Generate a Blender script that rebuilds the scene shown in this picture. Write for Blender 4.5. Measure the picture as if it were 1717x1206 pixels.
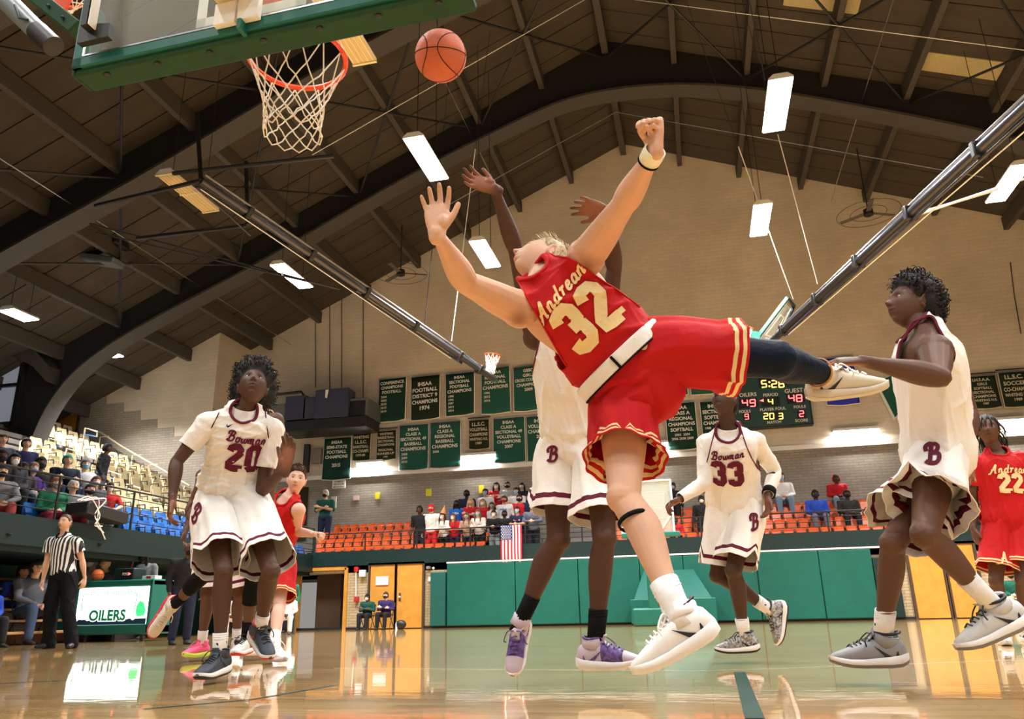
import bpy, bmesh, math, random
import numpy as np
from mathutils import Vector, Matrix
from mathutils.bvhtree import BVHTree
random.seed(7); RNG = np.random.RandomState(7)
SC = bpy.context.scene; COL = SC.collection
for o in list(bpy.data.objects): bpy.data.objects.remove(o)

# ---------------------------------------------------------------- camera
F = 1310.0; CX, CY = 858.5, 603.0; CAMZ = 0.34
_v = np.array([1182-CX, -(1022-CY), F]); _v /= np.linalg.norm(_v)
_h = np.array([1, 0.022, 0.]); _x = _h-_v*_h.dot(_v); _x /= np.linalg.norm(_x)
_z = np.cross(_x, _v)
if _z[1] < 0: _z = -_z
RM = np.array([_x, _v, _z]); CAMC = np.array([0, 0, CAMZ])
def ray(px, py): return RM @ np.array([px-CX, CY-py, F])
def at(px, py, Y): d = ray(px, py); return CAMC+d*(Y/d[1])          # point of a sight line on the plane y = Y
def atx(px, py, X): d = ray(px, py); return CAMC+d*(X/d[0])
def atz(px, py, Z=0.): d = ray(px, py); return CAMC+d*((Z-CAMZ)/d[2])
def ats(px, py, mpp): return CAMC+ray(px, py)*mpp                     # metres per pixel across the view there
cam = bpy.data.cameras.new('camera'); camo = bpy.data.objects.new('camera', cam); COL.objects.link(camo)
cam.sensor_width = 36; cam.lens = F/1717*36; cam.clip_start = 0.05; cam.clip_end = 200
_m = Matrix.Identity(4)
for i, a in enumerate((RM @ [1, 0, 0], RM @ [0, 1, 0], RM @ [0, 0, -1])):
    for j in range(3): _m[j][i] = a[j]
_m.translation = Vector(CAMC); camo.matrix_world = _m
SC.camera = camo
# ---------------------------------------------------------------- world, exposure
SC.view_settings.view_transform = 'Standard'; SC.view_settings.look = 'None'
SC.view_settings.exposure = 0.0; SC.view_settings.gamma = 1.0; SC.view_settings.use_curve_mapping = False
W = bpy.data.worlds.new('world'); SC.world = W; W.use_nodes = True
W.node_tree.nodes['Background'].inputs[0].default_value = (1.0, 0.95, 0.9, 1)
W.node_tree.nodes['Background'].inputs[1].default_value = 0.30
LAMP = 1.06
# ---------------------------------------------------------------- materials
MATS = {}
def mat(name, col, rough=0.6, spec=0.4, metal=0., noise=0., nscale=20., bump=0., bscale=60., coat=0., emit=0., alpha=1., sheen=0., vcol=False, trans=0.):
    if name in MATS: return MATS[name]
    m = bpy.data.materials.new(name); m.use_nodes = True; nt = m.node_tree; b = nt.nodes['Principled BSDF']
    col = tuple(col)+(1,) if len(col) == 3 else col
    b.inputs['Base Color'].default_value = col; b.inputs['Roughness'].default_value = rough
    b.inputs['Specular IOR Level'].default_value = spec; b.inputs['Metallic'].default_value = metal
    b.inputs['Coat Weight'].default_value = coat; b.inputs['Coat Roughness'].default_value = 0.08
    b.inputs['Alpha'].default_value = alpha; b.inputs['Sheen Weight'].default_value = sheen
    b.inputs['Transmission Weight'].default_value = trans
    if emit: b.inputs['Emission Color'].default_value = col; b.inputs['Emission Strength'].default_value = emit
    L = nt.links.new
    src = None
    if noise or bump:
        tc = nt.nodes.new('ShaderNodeTexCoord')
    if noise:
        n = nt.nodes.new('ShaderNodeTexNoise'); n.inputs['Scale'].default_value = nscale; n.inputs['Detail'].default_value = 4
        L(tc.outputs['Object'], n.inputs['Vector'])
        r = nt.nodes.new('ShaderNodeMapRange'); r.inputs[1].default_value = .3; r.inputs[2].default_value = .7
        r.inputs[3].default_value = 1-noise; r.inputs[4].default_value = 1+noise; L(n.outputs['Fac'], r.inputs[0])
        x = nt.nodes.new('ShaderNodeVectorMath'); x.operation = 'SCALE'; x.inputs[0].default_value = col[:3]; L(r.outputs[0], x.inputs['Scale'])
        src = x.outputs[0]
    if vcol:
        a = nt.nodes.new('ShaderNodeVertexColor'); a.layer_name = 'tint'
        y = nt.nodes.new('ShaderNodeVectorMath'); y.operation = 'MULTIPLY'
        if src: L(src, y.inputs[0])
        else: y.inputs[0].default_value = col[:3]
        L(a.outputs['Color'], y.inputs[1]); src = y.outputs[0]
    if src: L(src, b.inputs['Base Color'])
    if bump:
        n2 = nt.nodes.new('ShaderNodeTexNoise'); n2.inputs['Scale'].default_value = bscale; n2.inputs['Detail'].default_value = 3
        L(tc.outputs['Object'], n2.inputs['Vector'])
        bp = nt.nodes.new('ShaderNodeBump'); bp.inputs['Strength'].default_value = bump; bp.inputs['Distance'].default_value = .02
        L(n2.outputs['Fac'], bp.inputs['Height']); L(bp.outputs[0], b.inputs['Normal'])
    MATS[name] = m; return m
def brick(name, c1, c2, mortar, rough=.75, w=.3, h=.1, ms=.008, axes='xz', noise=.12, bumpd=.004):
    m = bpy.data.materials.new(name); m.use_nodes = True; nt = m.node_tree; b = nt.nodes['Principled BSDF']; L = nt.links.new
    b.inputs['Roughness'].default_value = rough; b.inputs['Specular IOR Level'].default_value = .25
    tc = nt.nodes.new('ShaderNodeTexCoord'); sp = nt.nodes.new('ShaderNodeSeparateXYZ'); L(tc.outputs['Object'], sp.inputs[0])
    cb = nt.nodes.new('ShaderNodeCombineXYZ')
    ad = nt.nodes.new('ShaderNodeMath'); ad.operation = 'ADD'; L(sp.outputs[0], ad.inputs[0]); L(sp.outputs[1], ad.inputs[1])
    if axes == 'xz': L(ad.outputs[0], cb.inputs[0]); L(sp.outputs[2], cb.inputs[1])
    else: L(sp.outputs[0], cb.inputs[1]); L(sp.outputs[1], cb.inputs[0])
    t = nt.nodes.new('ShaderNodeTexBrick'); L(cb.outputs[0], t.inputs['Vector'])
    t.inputs['Scale'].default_value = 1; t.inputs['Brick Width'].default_value = w; t.inputs['Row Height'].default_value = h
    t.inputs['Mortar Size'].default_value = ms; t.inputs['Mortar Smooth'].default_value = .3
    t.inputs['Color1'].default_value = (*c1, 1); t.inputs['Color2'].default_value = (*c2, 1); t.inputs['Mortar'].default_value = (*mortar, 1)
    n = nt.nodes.new('ShaderNodeTexNoise'); n.inputs['Scale'].default_value = .6; n.inputs['Detail'].default_value = 5; L(tc.outputs['Object'], n.inputs['Vector'])
    r = nt.nodes.new('ShaderNodeMapRange'); r.inputs[1].default_value = .3; r.inputs[2].default_value = .7; r.inputs[3].default_value = 1-noise; r.inputs[4].default_value = 1+noise
    L(n.outputs['Fac'], r.inputs[0]); x = nt.nodes.new('ShaderNodeVectorMath'); x.operation = 'SCALE'; L(t.outputs['Color'], x.inputs[0]); L(r.outputs[0], x.inputs['Scale'])
    L(x.outputs[0], b.inputs['Base Color'])
    bp = nt.nodes.new('ShaderNodeBump'); bp.inputs['Strength'].default_value = .6; bp.inputs['Distance'].default_value = bumpd; bp.invert = True
    L(t.outputs['Fac'], bp.inputs['Height']); L(bp.outputs[0], b.inputs['Normal'])
    MATS[name] = m; return m
# ---------------------------------------------------------------- mesh builder
def N(v): v = np.asarray(v, float); return v/(np.linalg.norm(v)+1e-12)
class MB:
    def __init__(s): s.v = []; s.f = []; s.mi = []; s.cur = 0
    def add(s, vs, fs):
        k = len(s.v); s.v += [tuple(map(float, p)) for p in vs]; s.f += [tuple(i+k for i in f) for f in fs]; s.mi += [s.cur]*len(fs); return s
    def box(s, c, d, ax=None):                       # centre, full sizes, axes rows
        c = np.asarray(c, float); A = np.eye(3) if ax is None else np.asarray(ax, float)
        vs = [c+sum(A[i]*d[i]*.5*q[i] for i in range(3)) for q in ((-1,-1,-1),(1,-1,-1),(1,1,-1),(-1,1,-1),(-1,-1,1),(1,-1,1),(1,1,1),(-1,1,1))]
        return s.add(vs, [(0,3,2,1),(4,5,6,7),(0,1,5,4),(1,2,6,5),(2,3,7,6),(3,0,4,7)])
    def bb(s, x0, x1, y0, y1, z0, z1): return s.box(((x0+x1)/2, (y0+y1)/2, (z0+z1)/2), (abs(x1-x0), abs(y1-y0), abs(z1-z0)))
    def beam(s, a, b, w, h, up=(0,0,1)):
        a = np.asarray(a, float); b = np.asarray(b, float); t = N(b-a); u = np.asarray(up, float); sd = np.cross(t, u)
        if np.linalg.norm(sd) < 1e-4: sd = np.cross(t, (1,0,0))
        sd = N(sd); uu = np.cross(sd, t)
        return s.box((a+b)/2, (np.linalg.norm(b-a), w, h), (t, sd, uu))
    def tube(s, pts, ra, rb=None, n=12, hint=None, cap=True, closed=False, off=None, dome=False):
        P = np.asarray(pts, float); K = len(P); ra = np.broadcast_to(np.asarray(ra, float), (K,)); rb = ra if rb is None else np.broadcast_to(np.asarray(rb, float), (K,))
        T = np.gradient(P, axis=0) if not closed else (np.roll(P,-1,0)-np.roll(P,1,0))
        if hint is None:
            hint = np.array([0,0,1.]) if abs(N(P[-1]-P[0])[2]) < .9 else np.array([1.,0,0])
            if closed: hint = N(np.cross(P[1]-P[0], P[2]-P[1]))
        H = np.asarray(hint, float); H = np.broadcast_to(H, (K,3)) if H.ndim == 1 else H
        vs = []; U = None
        for i in range(K):
            t = N(T[i]); u = H[i]-t*np.dot(H[i], t)
            if np.linalg.norm(u) < .05: u = U if U is not None else np.cross(t, (.3,.5,.8))
            u = N(u-t*np.dot(u, t)); U = u; w = np.cross(t, u)
            c = P[i]+(u*off[i] if off is not None else 0)
            for k in range(n):
                a = 2*math.pi*k/n; vs.append(c+u*ra[i]*math.cos(a)+w*rb[i]*math.sin(a))
        fs = []
        for i in range(K if closed else K-1):
            j = (i+1) % K
            for k in range(n): q = (k+1) % n; fs.append((i*n+k, i*n+q, j*n+q, j*n+k))
        if cap and not closed:
            m = len(vs)
            for (i, sg) in ((0,-1),(K-1,1)):
                t = N(T[i])*sg; r = min(ra[i], rb[i]); c = P[i]+(0 if off is None else 0)
                base = i*n
                if dome:
                    st = len(vs)
                    for k in range(n): vs.append(c+(np.asarray(vs[base+k])-c)*.72+t*r*.65)
                    for k in range(n): q = (k+1) % n; fs.append((base+k, base+q, st+q, st+k) if sg > 0 else (base+q, base+k, st+k, st+q))
                    base = st; top = c+t*r*.95
                else: top = np.mean([vs[base+k] for k in range(n)], axis=0)
                vs.append(top); ti = len(vs)-1
                for k in range(n): q = (k+1) % n; fs.append((base+k, base+q, ti) if sg > 0 else (base+q, base+k, ti))
        return s.add(vs, fs)
    def cyl(s, a, b, r, n=12, r2=None): return s.tube([a, b], [r, r if r2 is None else r2], n=n)
    def sphere(s, c, r, n=16, ax=None):
        r = np.broadcast_to(np.asarray(r, float), (3,)); A = np.eye(3) if ax is None else np.asarray(ax); vs = []; m = n//2
        for i in range(1, m):
            th = math.pi*i/m
            for k in range(n):
                a = 2*math.pi*k/n; q = (math.sin(th)*math.cos(a)*r[0], math.sin(th)*math.sin(a)*r[1], math.cos(th)*r[2]); vs.append(np.asarray(c)+q[0]*A[0]+q[1]*A[1]+q[2]*A[2])
        vs.append(np.asarray(c)+r[2]*A[2]); vs.append(np.asarray(c)-r[2]*A[2]); T_, B_ = len(vs)-2, len(vs)-1; fs = []
        for i in range(m-2):
            for k in range(n): q = (k+1) % n; fs.append((i*n+k, (i+1)*n+k, (i+1)*n+q, i*n+q))
        for k in range(n): q = (k+1) % n; fs.append((T_, k, q)); fs.append((B_, (m-2)*n+q, (m-2)*n+k))
        return s.add(vs, fs)
    def prism(s, poly, o, u, w, d):                  # polygon in the (u,w) plane at o, pushed along u x w by d
        o = np.asarray(o, float); u = N(u); w = N(w); nn = np.cross(u, w); n = len(poly)
        vs = [o+u*a+w*b for a, b in poly]+[o+u*a+w*b+nn*d for a, b in poly]
        fs = [tuple(range(n))[::-1], tuple(range(n, 2*n))]+[(i, (i+1) % n, n+(i+1) % n, n+i) for i in range(n)]
        return s.add(vs, fs)
    def rings(s, R, closed_n=True, cap0=False, cap1=False, mfun=None):
        R = np.asarray(R, float); K, n, _ = R.shape; k0 = len(s.v); s.v += [tuple(p) for p in R.reshape(-1, 3)]
        for i in range(K-1):
            for k in range(n if closed_n else n-1):
                q = (k+1) % n; s.f.append((k0+i*n+k, k0+i*n+q, k0+(i+1)*n+q, k0+(i+1)*n+k)); s.mi.append(mfun(i, k) if mfun else s.cur)
        if cap0: s.f.append(tuple(k0+k for k in range(n))[::-1]); s.mi.append(s.cur)
        if cap1: s.f.append(tuple(k0+(K-1)*n+k for k in range(n))); s.mi.append(s.cur)
        return s
    def build(s, name, mats, parent=None, smooth=True, label=None, kind=None, sharp=35, solid=0, bevel=0):
        me = bpy.data.meshes.new(name); off = np.zeros(3)
        if parent is not None: off = np.array(wloc(parent))
        me.from_pydata([tuple(np.array(p)-off) for p in s.v], [], s.f)
        mats = mats if isinstance(mats, (list, tuple)) else [mats]
        for m in mats: me.materials.append(m)
        if len(mats) > 1: me.polygons.foreach_set('material_index', s.mi)
        bm = bmesh.new(); bm.from_mesh(me); bmesh.ops.recalc_face_normals(bm, faces=bm.faces); bm.to_mesh(me); bm.free()
        if smooth:
            me.polygons.foreach_set('use_smooth', [True]*len(me.polygons))
            if sharp: me.set_sharp_from_angle(angle=math.radians(sharp))
        o = bpy.data.objects.new(name, me); COL.objects.link(o)
        if parent is not None: o.parent = parent
        if label: o['label'] = label
        if kind: o['kind'] = kind
        if solid: md = o.modifiers.new('s', 'SOLIDIFY'); md.thickness = solid; md.offset = 0
        if bevel: md = o.modifiers.new('b', 'BEVEL'); md.width = bevel; md.segments = 2; md.limit_method = 'ANGLE'
        return o
def wloc(o):
    p = Vector((0,0,0))
    while o is not None: p = p+o.location; o = o.parent
    return p
def tag(o, label, cat, group=None, kind=None):
    o['label'] = label; o['category'] = cat
    if group: o['group'] = group
    if kind: o['kind'] = kind
    return o
def thing(name, loc, label, cat, group=None):
    o = bpy.data.objects.new(name, None); COL.objects.link(o); o.location = Vector(loc); o.empty_display_size = .1
    return tag(o, label, cat, group)
def copytree(o, parent=None):
    c = o.copy(); COL.objects.link(c); c.parent = parent
    for ch in list(o.children): copytree(ch, c)
    return c
def struct(o): o['kind'] = 'structure'; return o
TXT = {}
def textmesh(s, bold=.02, extr=0.0, spacing=1.):
    k = (s, bold, spacing)
    if k in TXT: return TXT[k]
    cu = bpy.data.curves.new('t', 'FONT'); cu.body = s; cu.size = 1; cu.offset = bold; cu.align_x = 'CENTER'; cu.align_y = 'CENTER'; cu.space_character = spacing; cu.resolution_u = 3
    ob = bpy.data.objects.new('t', cu); COL.objects.link(ob); dg = bpy.context.evaluated_depsgraph_get(); me = bpy.data.meshes.new_from_object(ob.evaluated_get(dg))
    V = np.array([v.co[:] for v in me.vertices]); Fs = [tuple(p.vertices) for p in me.polygons]
    bpy.data.objects.remove(ob); bpy.data.curves.remove(cu); bpy.data.meshes.remove(me)
    if len(V):
        V[:, 0] -= (V[:, 0].max()+V[:, 0].min())/2; V[:, 1] -= (V[:, 1].max()+V[:, 1].min())/2
    TXT[k] = (V, Fs); return TXT[k]
def puttext(mb, s, o, u, w, height, width=None, bold=.02, maxw=None, spacing=1.):
    V, Fs = textmesh(s, bold, spacing=spacing)
    if not len(V): return
    hh = (V[:, 1].max()-V[:, 1].min()); ww = V[:, 0].max()-V[:, 0].min(); sy = height/max(hh, .01); sx = sy if width is None else width/ww
    if maxw and sx*ww > maxw: sx = maxw/ww
    o = np.asarray(o, float); u = N(u); w = N(w)
    mb.add([o+u*v[0]*sx+w*v[1]*sy for v in V], Fs)
# ---------------------------------------------------------------- base materials
M_floor = None
def floor_mat():
    m = bpy.data.materials.new('maple_boards'); m.use_nodes = True; nt = m.node_tree; b = nt.nodes['Principled BSDF']; L = nt.links.new
    tc = nt.nodes.new('ShaderNodeTexCoord')
    t = nt.nodes.new('ShaderNodeTexBrick'); L(tc.outputs['Object'], t.inputs['Vector']); t.inputs['Scale'].default_value = 1
    t.inputs['Brick Width'].default_value = .9; t.inputs['Row Height'].default_value = .075; t.inputs['Mortar Size'].default_value = .0008; t.offset = .37
    t.inputs['Color1'].default_value = (.50, .29, .095, 1); t.inputs['Color2'].default_value = (.64, .41, .165, 1); t.inputs['Mortar'].default_value = (.3, .16, .06, 1); t.inputs['Bias'].default_value = -.1
    n = nt.nodes.new('ShaderNodeTexNoise'); mp = nt.nodes.new('ShaderNodeMapping'); mp.inputs['Scale'].default_value = (2, 30, 1); L(tc.outputs['Object'], mp.inputs[0]); L(mp.outputs[0], n.inputs['Vector']); n.inputs['Scale'].default_value = 1.5; n.inputs['Detail'].default_value = 6
    r = nt.nodes.new('ShaderNodeMapRange'); r.inputs[1].default_value = .3; r.inputs[2].default_value = .7; r.inputs[3].default_value = .8; r.inputs[4].default_value = 1.15; L(n.outputs['Fac'], r.inputs[0])
    x = nt.nodes.new('ShaderNodeVectorMath'); x.operation = 'SCALE'; L(t.outputs['Color'], x.inputs[0]); L(r.outputs[0], x.inputs['Scale']); L(x.outputs[0], b.inputs['Base Color'])
    b.inputs['Roughness'].default_value = .32; b.inputs['Specular IOR Level'].default_value = .4
    b.inputs['Coat Weight'].default_value = 1; b.inputs['Coat Roughness'].default_value = .03; b.inputs['Coat IOR'].default_value = 1.5
    n2 = nt.nodes.new('ShaderNodeTexNoise'); n2.inputs['Scale'].default_value = 3.5; mp2 = nt.nodes.new('ShaderNodeMapping'); mp2.inputs['Scale'].default_value = (1, 3, 1); L(tc.outputs['Object'], mp2.inputs[0]); L(mp2.outputs[0], n2.inputs['Vector'])
    bp = nt.nodes.new('ShaderNodeBump'); bp.inputs['Strength'].default_value = .05; bp.inputs['Distance'].default_value = .01; L(n2.outputs['Fac'], bp.inputs['Height']); L(bp.outputs[0], b.inputs['Coat Normal'])
    return m
# ================================================================ STRUCTURE
YW = 25.5; YF = 22.0; YL = 23.44; XL = -16.12; XF = -11.2
RX, RZ = -1.42, 16.8; SL, SR = .452, .398
def roofz(x): return RZ-(RX-x)*SL if x < RX else RZ-(x-RX)*SR
m_paint = brick('painted_brick', (.56,.495,.40), (.60,.53,.43), (.49,.43,.345), w=.4, h=.13, ms=.006)
m_tan = brick('tan_brick', (.36,.32,.265), (.30,.265,.22), (.24,.215,.18), w=.3, h=.085, ms=.012)
m_tan2 = brick('buff_brick', (.46,.36,.22), (.40,.31,.18), (.28,.22,.15), w=.25, h=.075, ms=.01)
m_deck = mat('roof_deck', (.058,.048,.037), .85, .2, noise=.12, nscale=3)
m_pale = mat('pale_deck', (.42,.36,.2), .8, .2, noise=.08)
m_steel = mat('dark_steel', (.018,.017,.017), .6, .35, noise=.1)
m_flange = mat('flange_paint', (.055,.051,.046), .6, .3, noise=.1)
m_purlin = mat('purlin_wood', (.062,.055,.048), .7, .3, noise=.15)
m_black = mat('black_metal', (.012,.012,.013), .45, .5)
m_gun = mat('gunmetal_pipe', (.05,.05,.06), .32, .6, metal=.6)
m_chrome = mat('bare_steel', (.6,.6,.6), .3, .5, metal=1)
m_green = mat('green_pad', (.002,.095,.072), .45, .4, noise=.06, nscale=4, bump=.15, bscale=8)
m_dgreen = mat('dark_green_paint', (.004,.019,.019), .45, .4, noise=.1)
m_teal = mat('teal_wall', (.008,.085,.075), .6, .3, noise=.1)
m_door = mat('oak_veneer', (.56,.26,.045), .4, .4, noise=.12, nscale=5)
m_frame = mat('brown_frame', (.06,.035,.02), .5, .4)
m_white = mat('white_paint', (.8,.78,.74), .5, .4)
m_cream = mat('cream_plastic', (.72,.60,.36), .4, .4, noise=.06)
m_orange = mat('orange_plastic', (.72,.10,.012), .32, .45, noise=.05)
m_blue = mat('blue_plastic', (.02,.12,.42), .35, .45)
m_conc = mat('concrete', (.20,.18,.16), .8, .2, noise=.1)
m_light = mat('lamp_diffuser', (1,.985,.97), .5, .2, emit=26)
m_lhouse = mat('lamp_housing', (.75,.73,.68), .4, .4)
m_wood = mat('bleacher_wood', (.45,.24,.09), .4, .4, noise=.2, nscale=6)
m_floor = floor_mat()

fl_ = MB().bb(-26, 24, -8, YF+.1, -.1, 0).build('floor', m_floor, smooth=False); struct(fl_)
# court lines: a green lane stripe, thin white and green lines
def line(name, px, w, m, label, z=.002):
    pts = [atz(x, y, 0) for x, y in px]; mb = MB(); P = np.array(pts)
    for a, b in zip(P[:-1], P[1:]):
        t = N(b-a); s = np.cross(t, (0,0,1))*w/2; mb.add([a-s+(0,0,z), b-s+(0,0,z), b+s+(0,0,z), a+s+(0,0,z)], [(0,1,2,3)])
    o = mb.build(name, m, smooth=False, parent=fl_); o['label'] = label; return o
m_lg = mat('green_line_paint', (.004,.045,.035), .5, .15); m_lw = mat('white_line_paint', (.85,.85,.82), .3, .5, coat=.5)
E_ = atz(1262, 1206); E2_ = atz(1238, 1131)
line('court_line', [(1266,1206),(1240,1128)], .062, m_lg, 'dark green painted lane line')
line('court_line', [(1180,1126),(1717,1107)], .012, m_lw, 'thin white painted line')
line('court_line', [(560,1121),(1180,1126)], .012, m_lw, 'thin white painted line')
line('court_line', [(0,1147),(120,1141)], .03, m_lg, 'dark green painted line at the left')
line('court_line', [(240,1190),(420,1174),(560,1150)], .022, m_lg, 'faded green curved line')
line('court_line', [(850,1069),(960,1064),(1060,1062),(1110,1066)], .09, mat('teal_line', (.02,.2,.16),.3,.4,coat=.5), 'teal painted arc')

# roof deck in boards, purlins, arches
ceil_ = MB(); 
for x0, x1 in ((-27, RX), (RX, 24)):
    ceil_.add([(x0,-8,roofz(x0)+.12),(x1,-8,roofz(x1)+.12),(x1,YW+.3,roofz(x1)+.12),(x0,YW+.3,roofz(x0)+.12),(x0,-8,roofz(x0)+.3),(x1,-8,roofz(x1)+.3),(x1,YW+.3,roofz(x1)+.3),(x0,YW+.3,roofz(x0)+.3)], [(0,1,2,3),(4,7,6,5),(0,4,5,1),(3,2,6,7),(0,3,7,4),(1,5,6,2)])
ceiling = ceil_.build('ceiling', m_steel, smooth=False); struct(ceiling)
pur = [-1.42]+[-1.42-1.98*k for k in range(1, 12)]+[-1.42+1.98*k for k in range(1, 10)]
pur.sort()
deckW = 0.885
meshes = {}
def deckpiece(x0, x1, y0, pale=False):
    key = (x0 >= RX, pale)
    L_ = math.hypot(x1-x0, roofz(x1)-roofz(x0))
    if key not in meshes:
        mb = MB(); mb.box((0,0,0), (1, deckW-.035, .06)); o = mb.build('deck_board', m_pale if pale else m_deck, parent=ceiling, smooth=False); meshes[key] = o; c = o
    else: c = meshes[key].copy(); COL.objects.link(c); c.parent = ceiling
    c.scale = (L_-.02, 1, 1); c.location = ((x0+x1)/2, y0+deckW/2, (roofz(x0)+roofz(x1))/2+.08+RNG.uniform(-.006,.006)); c.rotation_euler = (0, -math.atan2(roofz(x1)-roofz(x0), x1-x0), 0)
rows = np.arange(YW-.0-deckW*24, YW-.01, deckW)
xs = [pur[i] for i in range(0, len(pur))]
segs = []
i = pur.index(-1.42); k = i
while k > 0: j = max(k-3, 0); segs.append((pur[j], pur[k])); k = j
k = i
while k < len(pur)-1: j = min(k+2, len(pur)-1); segs.append((pur[k], pur[j])); k = j
cnt = 0
for (a, b) in segs:
    for r in rows:
        if cnt > 298: break
        deckpiece(a, b, r); cnt += 1
for (x0, y0) in ((8.6, 12.1), (.9, 9.6)):                    # two pale replaced boards
    mb = MB(); mb.box((0,0,0), (1.8, .7, .03)); o = mb.build('deck_board', m_pale, parent=ceiling, smooth=False)
    p = {8.6: atz(1613,112, roofz(8)), .9: atz(1380,2, roofz(5))}[x0]
    for _ in range(6): p = atz(*((1613,112) if x0 == 8.6 else (1378,0)), roofz(p[0])-.0)
    o.location = (p[0], p[1], roofz(p[0])+.02); o.rotation_euler = (0, math.atan(SR), 0); o['label'] = 'pale unpainted deck board'
for x in pur:
    mb = MB(); z = roofz(x)
    w = .2 if abs(x-RX) < .1 else .16
    mb.bb(x-w/2, x+w/2, -8, YW+.05, z-.42, z+.02)
    o = mb.build('purlin', m_purlin, parent=ceiling, smooth=False, bevel=.01)
INTR = [(-20.0,2.),(-19.9,4.),(-19.75,5.62),(-19.4,6.73),(-18.6,7.9),(-16.8,9.0),(-12.65,10.61),(-9.18,12.35),(-6.33,13.6),(-4.47,14.27),(-2.99,14.83),(-1.56,15.0),(.5,14.84),(2.58,14.28),(4.96,13.3),(7.42,12.2),(8.89,11.45),(12.,9.9),(14.2,8.5),(15.4,7.2),(15.9,5.4),(16,2)]
def arch(Y, label):
    t = thing('arch_beam', (RX, Y, RZ), label, 'beam', 'dark arched roof frames')
    P = np.array(INTR); D = []
    for a, b in zip(P[:-1], P[1:]):
        for q in np.linspace(0, 1, 4)[:-1]: D.append(a+(b-a)*q)
    D.append(P[-1]); D = np.array(D)
    for _ in range(3): D[1:-1] = (D[:-2]+2*D[1:-1]+D[2:])/4
    top = [(x, roofz(x)+.05) for x, z in D]
    top = [((x-(2.6 if x < 0 else -2.6)*min(1, (9-z)/3)) if z < 9 else x, tz) for (x, z), (_, tz) in zip(D, top)]
    top = [(x, max(tz, 3.5) if z > 3.5 else z) for (x, tz), (_, z) in zip(top, D)]
    web = MB()
    for (a, b), (c, d) in zip(zip(D[:-1], D[1:]), zip(top[:-1], top[1:])):
        vs = []
        for y in (Y-.12, Y+.12): vs += [(a[0],y,a[1]),(b[0],y,b[1]),(d[0],y,d[1]),(c[0],y,c[1])]
        web.add(vs, [(0,1,2,3),(7,6,5,4)])
    web.build('web', m_steel, t, smooth=False)
    fl2 = MB(); n = len(D); vs = []
    for x, z in D:
        for (dy, dz) in ((-.3,0),(.3,0),(.3,.08),(-.3,.08)): vs.append((x, Y+dy, z+dz-.04))
    R = np.array(vs).reshape(n, 4, 3); fl2.rings(R, cap0=True, cap1=True); fl2.build('flange', m_flange, t, sharp=30)
    return t
arch(19.9, 'dark steel roof arch nearest the far brick wall')
arch(14.6, 'dark steel roof arch crossing behind the near basket')
arch(9.3, 'dark steel roof arch overhead, largely above the frame')
# sway rods between the arches
def rod(a, b, r, m, name='brace_rod', parent=None):
    return MB().cyl(a, b, r, n=8).build(name, m, parent)
sw = ceiling
for (y0, y1) in ((9.3,14.6),(14.6,19.9)):
    xs_ = [-17.3,-13.3,-9.3,-5.4,-1.42,2.5,6.5,10.5,14.4]
    for k in range(8):
        a, b = xs_[k], xs_[k+1]
        for (p, q) in (((a,y0),(b,y1)),((b,y0),(a,y1))):
            if (k+int(y0)) % 2 and False: continue
            rod((p[0],p[1],roofz(p[0])-.5), (q[0],q[1],roofz(q[0])-.5), .035, m_black, parent=sw)
sp = ceiling
for x, z in ((-5.6,-.75),(5.4,-.7),(-14.4,-.7)): rod((x, 8, roofz(x)+z), (x, YW-.1, roofz(x)+z), .012, m_chrome, 'pipe', sp)
for (y, x0, x1) in ((17.2,-9.5,-1.42),(17.2,-1.42,9.),(12.5,-9,-1.42),(22.6,-8,-1.4),(22.6,-1.4,9)): rod((x0,y,roofz(x0)-.55),(x1,y,roofz(x1)-.55), .012, m_chrome, 'pipe', sp)

# far upper wall
def wall_poly(name, poly, Y, m, thick=.3, parent=None, front=-1):
    mb = MB(); mb.prism([(x, z) for x, z in poly], (0, Y+thick, 0), (1,0,0), (0,0,1), thick); return mb.build(name, m, parent, smooth=False)
zl = 5.06
P = [(XL, zl), (24, zl+.0), (24, roofz(24)+.1), (RX, RZ+.1), (XL, roofz(XL)+.1)]
wf = wall_poly('wall_far', P, YW, m_paint); struct(wf)
wfl = wall_poly('wall_far', [(XL,1.5),(24,1.5),(24,zl),(XL,zl)], YW-.02, m_tan, parent=None); struct(wfl)
tr = MB().bb(XL, 24, YW-.1, YW, zl-.05, zl+.09).build('trim_1', m_white, smooth=False); struct(tr)
# left part of the far wall, closer, with the stair-step paint edge
st = [(200,663),(208.5,663),(208.5,677),(235.5,677),(235.5,689),(263.6,689),(263.6,704),(291,704),(291,719),(320,719)]
pts = []
xz = lambda px, py: (float(at(px, py, YL)[0]), float(at(px, py, YL)[2]))
steps = [xz(px, py) for px, py in ((152,664),(179,663),(179,677),(208,676),(208,690),(236,689),(236,704.5),(264,703),(264,718),(292,717),(292,732),(322,731))]
zz = []
x, z = steps[0]
S2 = [(XL-9., steps[0][1])]
stepw = 0.0
for k in range(0, len(steps)-1, 2): 
    zc = (steps[k][1]+steps[k+1][1])/2; S2 += [(steps[k][0], zc), (steps[k+1][0], zc)]
S2[0] = (-27, S2[1][1])
S2.append((XL, S2[-1][1]))
wl = wall_poly('wall_far', S2+[(XL, roofz(XL)+.1), (-27, roofz(-27)+.1)], YL, m_paint); struct(wl)
wl2 = wall_poly('wall_far', [(-27,0)]+[(XL,0)]+S2[::-1], YL-.02, m_tan); struct(wl2)
wr = MB().bb(XL-.3, XL, YL+.28, YW+.3, 0, 12.5).build('wall_far', m_paint, smooth=False); struct(wr)
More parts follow.
